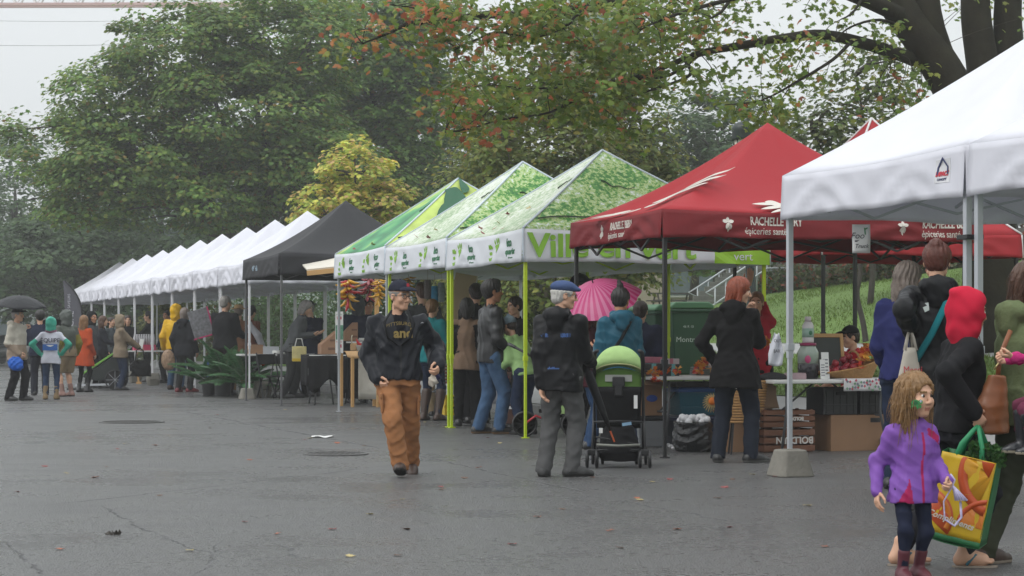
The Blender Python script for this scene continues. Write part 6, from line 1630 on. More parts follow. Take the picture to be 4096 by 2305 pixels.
# ------------------------------------------------------------------ pepper stall by the walking man
t = thing('wooden_stall', 'pine stall frame with a burlap topped counter and white front panel', 'stall', row(36.2, .55), RZT)
def lw(px, py, Y): return Matrix.Rotation(-RZT, 3, 'Z') @ (pt(px, py, Y) - Vector(t.location))
for px in (1410, 1512):
 p = lw(px, 1400, 36.6); b = MB(); b.bar((p.x, p.y, 0), (p.x, p.y, .93), .055); b.build('leg', WOOD, t, bevel=.004)
a, c = lw(1398, 1400, 36.7), lw(1530, 1400, 36.6)
for p in (a, c): b = MB(); b.bar((p.x, p.y + .6, 0), (p.x, p.y + .6, 1.0), .05); b.build('leg', WOOD, t, bevel=.004)
b = MB(); b.grid(lambda u, v_: (a.x - .05 + (c.x - a.x + .3) * u, a.y - .06 + .75 * min(1, (1 - v_) * 1.25), 1.02 - (.10 + .03 * math.sin(9 * u)) * max(0, (v_ - .8) / .2)), 16, 10); b.build('burlap_top', cloth('burlap', (.42, .27, .14), bump=.6, bscale=50), t, smooth=True, solid=.01)
b = MB(); b.grid(lambda u, v_: (a.x + .16 + (c.x - a.x - .1) * u, a.y - .03 + .012 * math.sin(6 * u), .9 - .76 * v_), 10, 6); b.build('white_panel', cloth('panel_cream', (.55, .53, .47)), t, smooth=True, solid=.01)
p = lw(1507, 1220, 37.2); b = MB(); b.bar((p.x, p.y, 0), (p.x, p.y, 2.62), .07); b.build('post', WOOD, t, bevel=.004)
p, q = lw(1228, 1094, 37.0), lw(1362, 1080, 37.0); b = MB(); b.bar(p, q + (q - p) * .2, .05, .09); b.build('awning_beam', WOOD, t, bevel=.004)
b = MB(); o = Vector((0, .7, .25)); b.add([p + Vector((0, 0, .06)), q + (q - p) * .2 + Vector((0, 0, .06)), q + (q - p) * .2 + o, p + o], [[0, 1, 2, 3]]); b.build('awning_board', mat('awning_cream', (.62, .58, .50), .6), t, solid=.03)
# peppers in strings
PEP = {k: mat('pepper_' + k, c, .25, var=.1) for k, c in dict(red=(.42, .012, .015), gold=(.58, .30, .01), dark=(.20, .012, .02)).items()}
pm = MB(); pm.tube([(0, 0, 0), (.03, 0, -.006), (.08, 0, -.004), (.12, 0, .012), (.145, 0, .03)], [.006, .021, .02, .012, .003], 8)
def peppers(label, px, y0, y1, Y, cols, n, seed, spread=1.0):
 A, B_ = pt(px, y0, Y), pt(px, y1, Y); t = thing('pepper_string', label, 'peppers', A, 0, 'strings of hanging peppers'); r = random.Random(seed); L = (A - B_).length
 b = MB(); b.tube([(0, 0, .12), (0, 0, -L * .9)], .004, 5); b.build('string', mat('twine', (.3, .24, .14), .8), t)
 first = {}
 for i in range(n):
  c = cols[i % len(cols)] if seed != 1 else r.choice(cols)
  if c not in first: o = pm.build('pepper', PEP[c], t, smooth=True); first[c] = o
  else: o = first[c].copy(); col.objects.link(o); o.parent = t
  z = -L * .88 * i / n; a = i * 2.4; dn = r.uniform(.1, .7) + (.8 if i > n * .75 else 0); o.location = (.01 * math.cos(a), .01 * math.sin(a), z); o.rotation_euler = (0, dn, a); s = r.uniform(.85, 1.25) * spread; o.scale = (s, s, s)
peppers('string of mixed red and yellow peppers beside the silver tent leg', 1391, 1120, 1226, 35.0, ['red', 'gold', 'red', 'gold', 'gold'], 30, 1, 1.25)
peppers('string of dark red peppers hanging second from the silver leg', 1474, 1113, 1190, 35.6, ['dark'], 16, 2, 1.35)
peppers('string of yellow peppers hanging before the pine post', 1515, 1120, 1216, 35.2, ['gold'], 24, 3, .95)
peppers('string of yellow peppers partly hidden by the walking man’s cap', 1634, 1108, 1202, 34.4, ['gold'], 22, 4, .95)
# sign on the silver leg, black draped tables, boxes
t = thing('banner_sign', 'narrow white banner with red blocks and a garden photo on the silver leg', 'banner', pt(1357, 1330, 36.0), .15)
b = MB(); b.box((0, 0, 0), (.14, .012, .75)); b.build('panel', PAPER, t); b = MB(); b.box((.005, -.008, .0), (.135, .004, .26)); b.build('garden_picture', mat('picture_garden', (.10, .24, .16), .6, var=.9, nscale=22), t)
b = MB(); b.box((0, -.008, .26), (.08, .004, .05)); b.box((.005, -.008, -.245), (.07, .004, .06)); b.build('red_blocks', mat('print_crimson', (.5, .03, .06), .6), t)
for k, (tx, z) in enumerate((('marché', .32), ('fermier', -.17), ('bio', -.32))): text_on('lettering', tx, MATS['print_crimson'] if k else INKG, t, lambda x, y, z=z: (x, -.009, z + y), .035, .002)
def draped(label, c, L, D, h, rz=None, over=.28):
 t = table(label, c, L, D, h, rz); b = MB()
 def fn(a, v):
  x = (a - .5) * (L + .04)
  if v < .4: return (x, D / 2 + .02 - (D + .04) * v / .4, h + .006)
  d = (v - .4) / .6; return (x, -D / 2 - .02 - .03 * d * math.sin(a * 17) - .01 * d, h + .006 - d * (h - .1) * (1 if over > .5 else .55 + .3 * math.sin(a * 4 + 1) ** 2))
 b.grid(fn, 36, 14); b.build('drape', BLKC, t, smooth=True, solid=.004)
 b = MB()
 for s in (-1, 1): b.grid(lambda a, v, s=s: (s * (L / 2 + .02 + .015 * v * math.sin(9 * a)), (a - .5) * D, h - v * (h - .12) * (.7 if over < .5 else 1)), 10, 6)
 b.build('drape_side', BLKC, t, smooth=True, solid=.004); return t
q = gnd(1290, 1622); T1 = draped('low table under a black cloth holding the cardboard display', (q.x, q.y + .3), .72, .6, .95, over=.3)
q = gnd(1422, 1618); T2 = draped('tall counter under a black cloth beside the pine stall', (q.x - .02, q.y + .45), .55, .6, 1.20, over=.9)
CB = mat('cardboard_print', (.30, .17, .10), .85, var=.12)
def wedge(label, loc, w, d, h, rz):
 t = thing('cardboard_display', label, 'box', loc, rz, 'cardboard display boxes'); b = MB()
 b.prism([(-w / 2, 0), (w / 2, 0), (w / 2, h), (w / 2 - .05, h), (-w / 2, h * .42)], d); b.build('carton', CB, t, bevel=.004)
 b = MB(); b.box((.05, -d / 2 - .003, h * .24), (w * .55, .004, h * .1)); b.box((.06, -d / 2 - .003, h * .6), (w * .4, .004, h * .08)); b.build('print_bars', mat('print_brown', (.16, .08, .05), .8), t)
wedge('sloped cardboard display box on the low black table', on(T1, .08, -.05, .96), .36, .3, .44, RZT); wedge('sloped cardboard display box on the tall black counter', on(T2, -.12, .05, 1.21), .26, .26, .36, RZT)
b = MB(); b.box((0, 0, .02), (.36, .26, .03)); b.box((0, -.12, .045), (.36, .02, .03)); put(b, 'serving_tray', mat('tray_white', (.62, .62, .60), .4), 'white tray on the tall black counter', 'tray', on(T2, .2, .0, 1.21), RZT, bevel=.006)
t = thing('produce_basket', 'small white rimmed basket with peppers on the burlap counter', 'basket', pt(1450, 1388, 36.5) + Vector((0, 0, 0)), 0); t.location.z = 1.03
b = MB(); b.lathe([(.09, 0), (.12, .1), (.125, .105), (.11, .1), (.085, .01)], 18); b.build('bowl', mat('bowl_white', (.6, .57, .52), .5), t, smooth=True)
for i, (x, y, c) in enumerate(((-.04, 0, 'red'), (.04, .02, 'gold'), (.0, -.05, 'red'), (.12, -.03, 'gold'))): o = pm.build('pepper', PEP[c], t, smooth=True); o.location = (x, y, .1 if i < 3 else .05); o.rotation_euler = (0, -.6, i * 1.7); o.scale = (1.1, 1.4, 1.4)
t = thing('basket_handle_bag', 'burlap carrier with two pale loop handles on the counter', 'bag', (pt(1415, 1388, 36.6).x, 36.6, 1.03), 0)
b = MB(); b.box((0, 0, .07), (.12, .1, .14)); b.build('bag', MATS['cloth_burlap'], t, bevel=.02)
for y in (-.05, .05): b = MB(); b.tube([(-.035, y, .12), (-.04, y, .26), (-.025, y, .29)], .008, 6); b.build('handle', mat('rope_pale', (.5, .45, .34), .7), t, smooth=True)
# hanging fabric ornaments
for px, py, c, lab in ((1711, 1150, (.10, .08, .07), 'dark beaded ornament hanging leftmost in the craft stall'), (1738, 1175, (.02, .20, .36), 'blue fabric ornament hanging in the craft stall'), (1765, 1162, (.16, .20, .20), 'grey ornament hanging rightmost in the craft stall')):
 v = pt(px, py, 31.2); t = thing('hanging_ornament', lab, 'ornament', v, 0, 'ornaments hanging in the craft stall')
 b = MB(); b.tube([(0, 0, .1), (0, 0, .3)], .003, 4); b.build('string', MATS['twine'], t); f = MB(); f.grid(lambda a, v_: (.05 * math.cos(2 * PI * a) * (1 + .2 * math.sin(3 * v_)), .04 * math.sin(2 * PI * a), .12 - .3 * v_), 12, 6); f.build('fabric', mat('ornament_%d' % px, c, .6, var=.7, nscale=30), t, smooth=True)
# ------------------------------------------------------------------ far stalls: tables and goods
q = pt(600, 1359, 57.0); TD = table('white folding table with bottles in a pink tray under the far white tents', (q.x, q.y), 1.7, .7, .93)
t = thing('bottle_tray', 'pink tray crowded with clear bottles on the far folding table', 'tray', on(TD, -.18, -.1, .93), RZT); b = MB(); b.box((0, 0, .08), (.62, .3, .16)); b.build('tray', mat('tray_pink', (.45, .04, .10), .5), t, bevel=.01)
r = random.Random(3); bo = None
for i in range(18):
 if bo is None: b = MB(); b.lathe([(.03, 0), (.032, .2), (.014, .26), (.014, .3), (.001, .3)], 8); bo = b.build('bottle', mat('bottle_clear', (.45, .44, .46), .15), None, smooth=True); o = bo
 else: o = bo.copy(); col.objects.link(o)
 o.location = wpos(t, (-.27 + .067 * (i % 9), -.07 + .14 * (i // 9), .161)); tag(o, 'clear bottle standing in the pink tray', 'bottle', 'bottles in the pink tray')
b = MB(); b.lathe([(.05, 0), (.055, .2), (.05, .2), (.001, .19)], 12); put(b, 'orange_cup', mat('cup_orange', (.5, .16, .05), .5), 'orange paper cup on the far folding table', 'cup', on(TD, .42, -.1, .93), smooth=True)
b = MB(); b.lathe([(.08, 0), (.11, .06), (.1, .06), (.001, .01)], 12); put(b, 'dish', PAPER, 'small white dish beside the orange cup', 'dish', on(TD, .62, -.12, .93), smooth=True)
tote('grey tote leaning under the end of the far folding table', (on(TD, .75, -.2, 0)), .5, .4, .6, GREYP, GREYP)
q = pt(1100, 1359, 43.2); TE = table('white folding table behind the potted palms', (q.x, q.y), 1.6, .7, .93)
for x, w, h, m, lab in ((-.1, .36, .16, mat('bin_pale', (.45, .47, .50), .5), 'pale plastic bin on the table behind the palms'), (-.42, .3, .2, CARD, 'brown carton on the table behind the palms')):
 carton(lab, on(TE, x, .1, .93), (w, .3, h), RZT, m, 0)
b = MB()
for i in range(5): b.lathe([(.001, .01 + .012 * i), (.14, .01 + .012 * i), (.15, .025 + .012 * i)], 16)
put(b, 'plate_stack', PAPER, 'stack of white plates on the table behind the palms', 'plates', on(TE, .05, -.2, .93), smooth=True)
for i, (x, c) in enumerate(((.28, (.35, .2, .05)), (.38, (.4, .05, .08)))): b = MB(); b.ball((0, 0, .06), .065, 10); put(b, 'squash', mat('squash_%d' % i, c, .4), ['brown squash on the table behind the palms', 'red round fruit on the table behind the palms'][i], 'squash', on(TE, x, -.2, .93), smooth=True)
def fold_chair(label, c, rz):
 t = thing('folding_chair', label, 'chair', (c[0], c[1], 0), rz, 'black folding chairs'); b = MB(); b.box((0, 0, .46), (.42, .4, .03)); b.build('seat', BLKP, t, bevel=.01); b = MB(); b.box((0, .24, .82), (.42, .03, .22)); b.build('backrest', BLKP, t, bevel=.01)
 for s in (-1, 1):
  b = MB(); b.bar((s * .2, -.28, 0), (s * .2, .26, .95), .025); b.build('leg', BLKM, t); b = MB(); b.bar((s * .18, .28, 0), (s * .18, -.16, .46), .025); b.build('leg', BLKM, t)
for px, Y, rz, lab in ((1075, 42.4, .4, 'black folding chair left under the table behind the palms'), (1118, 42.6, -.3, 'black folding chair right under the table behind the palms'), (1150, 43.6, 1.2, 'black folding chair turned sideways behind the table near the palms')):
 v = pt(px, 1359, Y); fold_chair(lab, (v.x, v.y), rz)
v = gnd(1225, 1578); b = MB(); b.add([(-.12, 0, 0), (.12, .05, 0), (.10, .05, .42), (-.14, 0, .42), (0, .16, 0), (0, .2, .42)], [[0, 1, 2, 3], [1, 4, 5, 2], [4, 0, 3, 5]]); put(b, 'folded_sign', mat('sign_bluewhite', (.55, .6, .75), .6), 'folded white card standing on the ground by the black tent leg', 'sign', v, .1, solid=.008)
# patterned umbrella panel held between shoppers
t = thing('patterned_panel', 'tilted grey flower patterned panel with pink edge between two white tent legs', 'panel', pt(802, 1292, 46.6), .1); t.rotation_euler = (.05, R(-16), .1)
b = MB(); b.box((0, 0, 0), (.46, .03, .64)); b.build('panel', mat('flower_print', (.17, .17, .18), .7, var=.95, nscale=16), t, bevel=.01); b = MB(); b.box((.245, 0, 0), (.03, .04, .66)); b.box((0, 0, -.335), (.5, .04, .03)); b.build('pink_edge', mat('edge_pink', (.5, .03, .14), .6), t)
# ------------------------------------------------------------------ palms
FR = vmat('palm_leaf', .45, .2)
def palm(label, c, n, L, seed, potm, pot=(.19, .17, .30), lean=(0, 0)):
 t = thing('potted_palm', label, 'plant', c); r = np.random.default_rng(seed); C = []; N = []; S = []; D = []; b = MB()
 for i in range(n):
  a = i * 2.4 + r.uniform(-.4, .4); up = r.uniform(.45, 1.4); l = L * r.uniform(.7, 1.15); P = []
  for k in range(9):
   s = k / 8; rad = l * (s * math.cos(up) + .25 * s * s); z = pot[2] + l * (s * math.sin(up) * 1.15 - .55 * s * s * (1.3 - up * .5)); P.append(np.array((math.cos(a) * rad + lean[0] * s, math.sin(a) * rad + lean[1] * s, z)))
  b.tube([tuple(p) for p in P], [.009 - .0008 * k for k in range(9)], 5)
  for k in range(44):
   s = .22 + .78 * k / 44; f = s * 8; j = min(int(f), 7); p = P[j] + (P[j + 1] - P[j]) * (f - j); tg = P[j + 1] - P[j]; tg /= np.linalg.norm(tg)
   sd = np.cross(tg, (0, 0, 1)); sd /= np.linalg.norm(sd) + 1e-9
   for q in (-1, 1):
    w = .20 * L * math.sin(PI * min(1, .15 + s * .85)) ** .6; d = sd * q * .8 + tg * .65 - np.array((0, 0, .28)); d /= np.linalg.norm(d); nn = np.cross(d, tg); C.append((p, d, w, nn / (np.linalg.norm(nn) + 1e-9)))
 V = []; Q = []; cc = []
 for p, d, w, nn in C:
  sd = np.cross(d, nn) * .011; m = len(V); V += [p - sd * .4, p + d * w * .4 - sd, p + d * w - np.array((0, 0, .02)), p + d * w * .4 + sd]; Q.append((m, m + 1, m + 2, m + 3))
  cc += [np.array((.05, .14, .05)) * r.uniform(.6, 1.5)] * 4
 colmesh('fronds', np.array(V), np.array(Q), np.array(cc), FR, t); b.build('stems', mat('palm_stem', (.07, .12, .04), .6), t, smooth=True)
 b = MB(); b.lathe([(pot[1], 0), (pot[0], pot[2]), (pot[0] + .02, pot[2]), (pot[0] + .02, pot[2] + .03), (pot[0] - .01, pot[2] + .03), (pot[0] - .02, pot[2] - .03), (.001, pot[2] - .03)], 22); b.build('pot', potm, t, smooth=False)
v = pt(892, 1359, 43.7); palm('bushy potted palm in a black nursery pot', (v.x, v.y, 0), 30, 1.12, 5, BLKP)
v = pt(985, 1359, 43.0); palm('potted palm with drooping fronds above the tapered concrete block', (v.x, v.y, 0), 22, 1.05, 6, mat('pot_dark_green', (.03, .05, .03), .5), (.16, .14, .22))
v = pt(835, 1359, 44.0); palm('smaller potted palm spreading left behind the double concrete block', (v.x, v.y, 0), 10, .8, 7, BLKP, (.15, .13, .24), (-.25, 0))
# ------------------------------------------------------------------ flag, trailer, cars
t = thing('feather_flag', 'dark grey feather flag with white vertical lettering at the far end', 'flag', (pt(300, 1359, 49.5).x, 49.5, 0)); zt = pt(300, 1124, 49.5).z
def fe(v):
 z = .75 + (zt - .75) * v; lead = .12 + .06 * math.sin(v * 2) - .42 * max(0, (v - .55) / .45) ** 2.2; tr = -.19 - .10 * v
 return z, min(tr, lead - .01), lead
b = MB(); b.grid(lambda a, v: (fe(v)[1] + (fe(v)[2] - fe(v)[1]) * a, .012 * math.sin(5 * v + 3 * a), fe(v)[0]), 8, 24); b.build('cloth', cloth('flag_grey', (.11, .11, .125)), t, smooth=True, solid=.003)
b = MB(); b.tube([(.12, 0, 0)] + [(fe(k / 16)[2], 0, fe(k / 16)[0]) for k in range(17)], .022, 6); b.build('pole', BLKM, t, smooth=True); b = MB(); b.box((.1, 0, .02), (.5, .5, .04)); b.build('base_plate', BLKM, t)
for tx, x, z, s in (('MARCHÉ', -.05, 1.55, .2), ('DES SAVEURS', -.1, 2.1, .09)): text_on('lettering', tx, mat('print_silver', (.5, .5, .54), .6), t, lambda u, w, x=x, z=z: (x - w - .04, -.03, z + u), s, .002)
t = thing('bike_trailer', 'green and white child bike trailer parked beside the orange coat', 'trailer', (pt(425, 1359, 49.4).x, 49.4, 0), .1)
pr = [(-.55, .32), (.35, .95), (.52, .92), (.52, .3), (-.2, .22)]
b = MB(); b.prism(pr, .66); b.build('body', cloth('trailer_dark', (.035, .04, .038)), t, bevel=.03)
b = MB(); b.add([(-.56, -.3, .36), (.34, -.3, .985), (.34, .3, .985), (-.56, .3, .36)], [[0, 1, 2, 3]]); b.build('white_cover', cloth('trailer_white', (.55, .56, .55)), t, solid=.03)
b = MB()
for s in (-1, 1): b.bar((-.6, s * .32, .36), (.36, s * .32, 1.0), .05, .05)
b.box((.43, 0, .99), (.22, .68, .05)); b.build('green_trim', cloth('trailer_green', (.16, .36, .07)), t, bevel=.01)
for s in (-1, 1):
 b = MB(); b.lathe([(.22, -.02), (.25, -.02), (.25, .02), (.22, .02), (.22, -.02)], 24, (.25, s * .39, .25), RX(PI / 2)); b.build('tyre', BLKP, t, smooth=True); b = MB()
 for k in range(8): a = 2 * PI * k / 8; b.bar((.25, s * .39, .25), (.25 + .22 * math.cos(a), s * .39, .25 + .22 * math.sin(a)), .008)
 b.build('spokes', ALU, t)
b = MB(); b.bar((-.72, -.3, .12), (.1, -.36, .14), .05); b.bar((.46, -.25, .95), (.62, -.25, 1.1), .04); b.bar((.46, .25, .95), (.62, .25, 1.1), .04); b.bar((.62, -.27, 1.1), (.62, .27, 1.1), .04); b.build('frame', ALU, t)
def car(label, c, rz, paint):
 t = thing('parked_car', label, 'car', c, rz, 'cars parked at the end of the street')
 L, W_, n = 4.3, 1.76, 22
 pr = [(-2.15, .38, .72), (-2.1, .3, .86), (-1.6, .26, .93), (-.95, .25, .98), (.9, .25, 1.0), (1.6, .26, .98), (2.08, .3, .9), (2.15, .4, .74)]
 V = []; Fs = []
 for x, z0, z1 in pr:
  k = 1 - .12 * (abs(x) / 2.15) ** 4; w = W_ / 2 * k
  V += [(x, -w * .92, z0), (x, -w, z0 + .22), (x, -w * .97, z1 - .12), (x, -w * .82, z1), (x, w * .82, z1), (x, w * .97, z1 - .12), (x, w, z0 + .22), (x, w * .92, z0)]
 m = len(pr)
 for i in range(m - 1):
  for j in range(8): j2 = (j + 1) % 8; Fs.append([i * 8 + j, i * 8 + j2, (i + 1) * 8 + j2, (i + 1) * 8 + j])
 Fs.append(list(range(8))); Fs.append([(m - 1) * 8 + j for j in range(7, -1, -1)])
 obj('body', V, Fs, paint, t, True, sub=2)
 b = MB(); q = [(-1.05, .96, .80), (-.45, 1.40, .64), (.75, 1.45, .64), (1.55, .97, .78)]
 b.add([(x, s * w, z) for x, z, w in q for s in (-1, 1)], [[0, 1, 3, 2], [2, 3, 5, 4], [4, 5, 7, 6], [0, 2, 4, 6], [1, 7, 5, 3]]); b.build('cabin_glass', mat('car_glass', (.06, .075, .08), .08), t, bevel=.04)
 b = MB(); b.box((.15, 0, 1.44), (1.25, 1.24, .05))
 for s in (-1, 1):
  b.bar((-1.07, s * .80, .96), (-.45, s * .645, 1.42), .06); b.bar((1.57, s * .78, .97), (.76, s * .645, 1.46), .07); b.bar((.25, s * .79, .97), (.2, s * .65, 1.44), .07)
 b.build('roof', paint, t, bevel=.02)
 for sx in (-1.32, 1.32):
  for s in (-1, 1):
   b = MB(); b.lathe([(.2, -.1), (.32, -.09), (.33, 0), (.32, .09), (.2, .1)], 20, (sx, s * .80, .33), RX(PI / 2)); w_ = b.build('tyre', BLKP, t, smooth=True); b = MB(); b.lathe([(.001, -.02), (.2, -.05), (.2, .05), (.001, .02)], 16, (sx, s * .84, .33), RX(PI / 2)); b.build('rim', ALU, t)
 for s in (-1, 1):
  b = MB(); b.ball((-2.06, s * .6, .72), .13, 10, (.6, 1.4, .7)); b.build('headlight', mat('headlight_glass', (.6, .62, .62), .15), t, smooth=True); b = MB(); b.ball((2.08, s * .62, .8), .12, 10, (.5, 1.2, .8)); b.build('tail_light', mat('tail_red', (.4, .02, .02), .3), t, smooth=True); b = MB(); b.ball((-.95, s * .98, 1.0), .09, 8, (.8, 1.2, .8)); b.build('side_mirror', paint, t, smooth=True)
 b = MB(); b.box((-2.13, 0, .55), (.06, .9, .14)); b.build('grille', BLKP, t, bevel=.02)
 b = MB(); b.box((-2.165, 0, .42), (.02, .45, .11)); b.build('licence_plate', PAPER, t)
SILV, WPT, DPT = mat('paint_silver', (.34, .35, .36), .3, metal=.3, var=.02, coat=.5), mat('paint_white', (.60, .61, .62), .3, var=.02, coat=.5), mat('paint_charcoal', (.05, .055, .06), .3, var=.02, coat=.5)
for px, py, rz, pm_, lab in ((118, 1455, 1.25, SILV, 'silver car parked behind the group with umbrellas'), (-40, 1462, 1.3, DPT, 'charcoal car cut off by the left edge'), (378, 1470, 1.2, WPT, 'white car parked beyond the far white tents'), (60, 1440, 1.25, WPT, 'white car parked behind the silver one')):
 v = gnd(px, py); car(lab, (v.x, v.y, 0), rz, pm_)
t = thing('stop_sign', 'small red street sign far behind the umbrellas', 'sign', (pt(122, 1359, 118).x, 118, 0)); zz = pt(122, 1170, 118).z; b = MB(); b.tube([(0, 0, 0), (0, 0, zz)], .04, 6); b.build('post', GALV, t); b = MB(); b.prism([(.32 * math.cos(PI / 8 + k * PI / 4), .32 * math.sin(PI / 8 + k * PI / 4)) for k in range(8)], .03, None, (0, -.06, zz)); b.build('sign_plate', mat('sign_red', (.5, .02, .03), .5), t)
# ------------------------------------------------------------------ road details
IRON = mat('cast_iron', (.075, .073, .07), .4, var=.4, nscale=12, bump=.4)
for px, py, wpx, lab in ((1345, 1818, 258, 'round cast iron manhole cover near the walking man'), (528, 1690, 262, 'round manhole cover farther up the wet road')):
 v = gnd(px, py); rr = wpx * v.y / F / 2; t = thing('manhole_cover', lab, 'manhole cover', v, 0, 'manhole covers')
 b = MB(); b.lathe([(rr, .0), (rr, .012), (rr * .9, .014), (rr * .9, .006), (.001, .006)], 36); b.build('ring', IRON, t); b = MB(); k = int(rr / .06)
 for i in range(-k, k + 1):
  for j in range(-k, k + 1):
   if (i * i + j * j) * .0036 < (rr * .86) ** 2 and (i + j) % 2 == 0: b.box((i * .06, j * .06, .010), (.045, .045, .008))
 b.build('tread', IRON, t)
v = gnd(1290, 1750); b = MB(); b.grid(lambda a, c: ((a - .5) * .26 + .01 * math.sin(7 * c), (c - .5) * .22, .012 + .012 * math.sin(8 * a + 5 * c) * math.sin(6 * c + 1)), 12, 8); put(b, 'litter', PAPER, 'crumpled white paper litter lying on the road', 'litter', v, .2, smooth=True, solid=.003)
lcols = [('rust orange', (.30, .08, .03)), ('pale yellow', (.42, .34, .14)), ('dull red', (.22, .045, .04)), ('brown', (.11, .06, .035))]
lm_ = {}; r = random.Random(11)
spots = [(240, 2200), (265, 1895), (180, 1868), (425, 1870), (620, 1783), (500, 1776), (470, 1798), (840, 1715), (1000, 1842), (1240, 1755), (1220, 1760), (1455, 1785), (1350, 1774), (1140, 1640), (870, 1660), (450, 2138), (1110, 2138), (1400, 2228), (70, 1970), (640, 1985), (380, 1912), (760, 2205), (1765, 1950), (1770, 1960), (2370, 1912), (2610, 1930), (2680, 1920), (1860, 1915), (1915, 1872), (2000, 1775), (1950, 1753), (2250, 2040), (2550, 1995), (2560, 2002), (2900, 1952), (2930, 1920), (2710, 2120), (3230, 2025), (2920, 2112), (1625, 2120), (2440, 2125), (1610, 2000), (1330, 2120), (1590, 2225), (2150, 2070), (3010, 1900), (3100, 1908), (2870, 1995), (1900, 1700), (1700, 1690), (2050, 2180), (2480, 2195), (3300, 2190), (1480, 2060), (980, 2090)]
r = random.Random(11)
for i, (px, py) in enumerate(spots):
 cname, c = lcols[i % 4]
 if cname not in lm_:
  Vv = [(x, y, .16 * (x * x + y * y) + .05 * math.sin(6 * x)) for x, y in MAPLE]; o = obj('fallen_leaf', Vv, [list(range(len(Vv)))], mat('leaf_' + cname.replace(' ', '_'), c, .5, var=.3), None, False, solid=.02); lm_[cname] = o
 else: o = lm_[cname].copy(); col.objects.link(o)
 s = r.uniform(.042, .07); o.scale = (s, s, s * 1.3); o.location = gnd(px, py) + Vector((0, 0, .006)); o.rotation_euler = (r.uniform(-.1, .1), r.uniform(-.1, .1), r.uniform(0, 6)); tag(o, cname + ' fallen maple leaf lying flat on the wet asphalt', 'leaf', cname + ' fallen leaves')
t = thing('leaf_clump', 'dark curled clump of dead leaves on the road at the lower left', 'leaves', gnd(450, 2143)); b = MB()
for k in range(5): b.add([(RZ(k) @ RX(.6 + .2 * k) @ Vector((x * .034, y * .034, .0))) + Vector((.016 * k - .03, .012 * k, .014)) for x, y in MAPLE], [list(range(len(MAPLE)))])
b.build('leaves', mat('dead_leaf', (.03, .024, .016), .6), t, solid=.004)
for i, (G, a, tt) in enumerate(((G1, .25, .12), (G1, .36, .2), (G1, .3, .3), (G1, .5, .1), (G1, .6, .34), (G1, .44, .04), (G2, .3, .12), (G2, .5, .2), (G2, .62, .07), (G1, .7, .05), (G3, .6, .1), (G3, .3, .05))):
 o = lm_[lcols[i % 3][0]].copy(); col.objects.link(o); p = wpos(G.T, Vector(G.roof(0, a, tt)) + Vector((0, -.01, .03))); o.location = p; s = r.uniform(.06, .09); o.scale = (s, s, s); o.rotation_euler = (R(35), 0, r.uniform(0, 6)); tag(o, lcols[i % 3][0] + ' maple leaf stuck to a leaf printed tent roof', 'leaf', lcols[i % 3][0] + ' leaves on tent roofs')
# ------------------------------------------------------------------ the people
BLKJ = shell('black_jacket', (.0065, .0068, .008)); BLKW = cloth('black_wool', (.008, .008, .0085)); DKP = cloth('black_trousers', (.009, .009, .010)); JEAN = cloth('blue_denim', (.05, .095, .17), var=.45); JEAND = cloth('dark_denim', (.018, .028, .055)); NAVY = cloth('navy', (.016, .020, .04))
SB, SBR, SRED = mat('shoe_black', (.012, .012, .012), .4), mat('shoe_brown', (.045, .024, .016), .5), mat('shoe_red', (.16, .02, .025), .5)
KH = cloth('khaki', (.24, .18, .11)); GRYT = cloth('grey_trousers', (.085, .085, .085)); TAN = cloth('rust_brown', (.31, .14, .06), bump=.6)
CAPN = cloth('cap_navy', (.018, .02, .032)); SKR = SKIN
# -- the walking man
T = person('man in black jacket, navy cap and rust brown cargo trousers walking towards us', 1592, 18.2, 1107, 4, top_m=shell('charcoal_rain', (.013, .0145, .019)), hem=.49, loose=.033, b=1.08, hood=None, collar=.012, pants=TAN, ploose=.014, pfold=.006, shoes=SBR, hat='cap', hat_m=CAPN, hair=('buzz', 'grey'),
     feet=((.068, .15, .012, 14, 6), (.012, -.125, .012, -14, -6)), hands=(('px', 1748, 1462, -.05), (-.095, -.035, .49)), hstyle=('hold', 'fist'), head=(38, 4, 0), fold=.0075, sl=.008, skin=SKR, flare=.97, poles=((.35, 1, -.2), (-.5, 1, -.2)),
     paint=[(lambda x, y, z: (y < -.02) & (np.abs(x - .012) < .055 * np.clip((z - .66) / .2, 0, 1)) & (z > .665) & (z < .9), cloth('tee_black', (.006, .0065, .01))), (lambda x, y, z: (y < -.03) & (np.abs(x - .012) < .004) & (z < .66), mat('zip_black', (.004, .004, .004), .4))])
glasses(T); J = T_info[T.name]; H = J['H']
def chest(x, z, out=.0):                                     # point on the front of the walking man's chest
 return J['sp'](z) + Vector((x, -.092 * H - out, 0)) * 1.0
TEE = mat('print_gold', (.24, .17, .045), .7)
text_on('lettering', 'PITTSBURGH', TEE, T, lambda x, y: chest(.02 + x, .775 + y / H + .15 * 0 - .9 * x * x, .012), .045, .002); text_on('lettering', 'and', TEE, T, lambda x, y: chest(.045 + x, .725 + y / H, .022), .12, .002, bold=.004)
def hp_(x, y, z, J): return J['hc'] + J['Mh'] @ Vector((x, y, z)) * J['hh']
def capB(x, y): a = x / .42; return hp_(.425 * math.sin(a), .06 - .49 * math.cos(a) + .28 * max(0, y) * .6, .885 + y, J)
text_on('emblem', 'B', mat('print_cap_red', (.45, .015, .03), .6), T, capB, .23, .003, bold=.012)
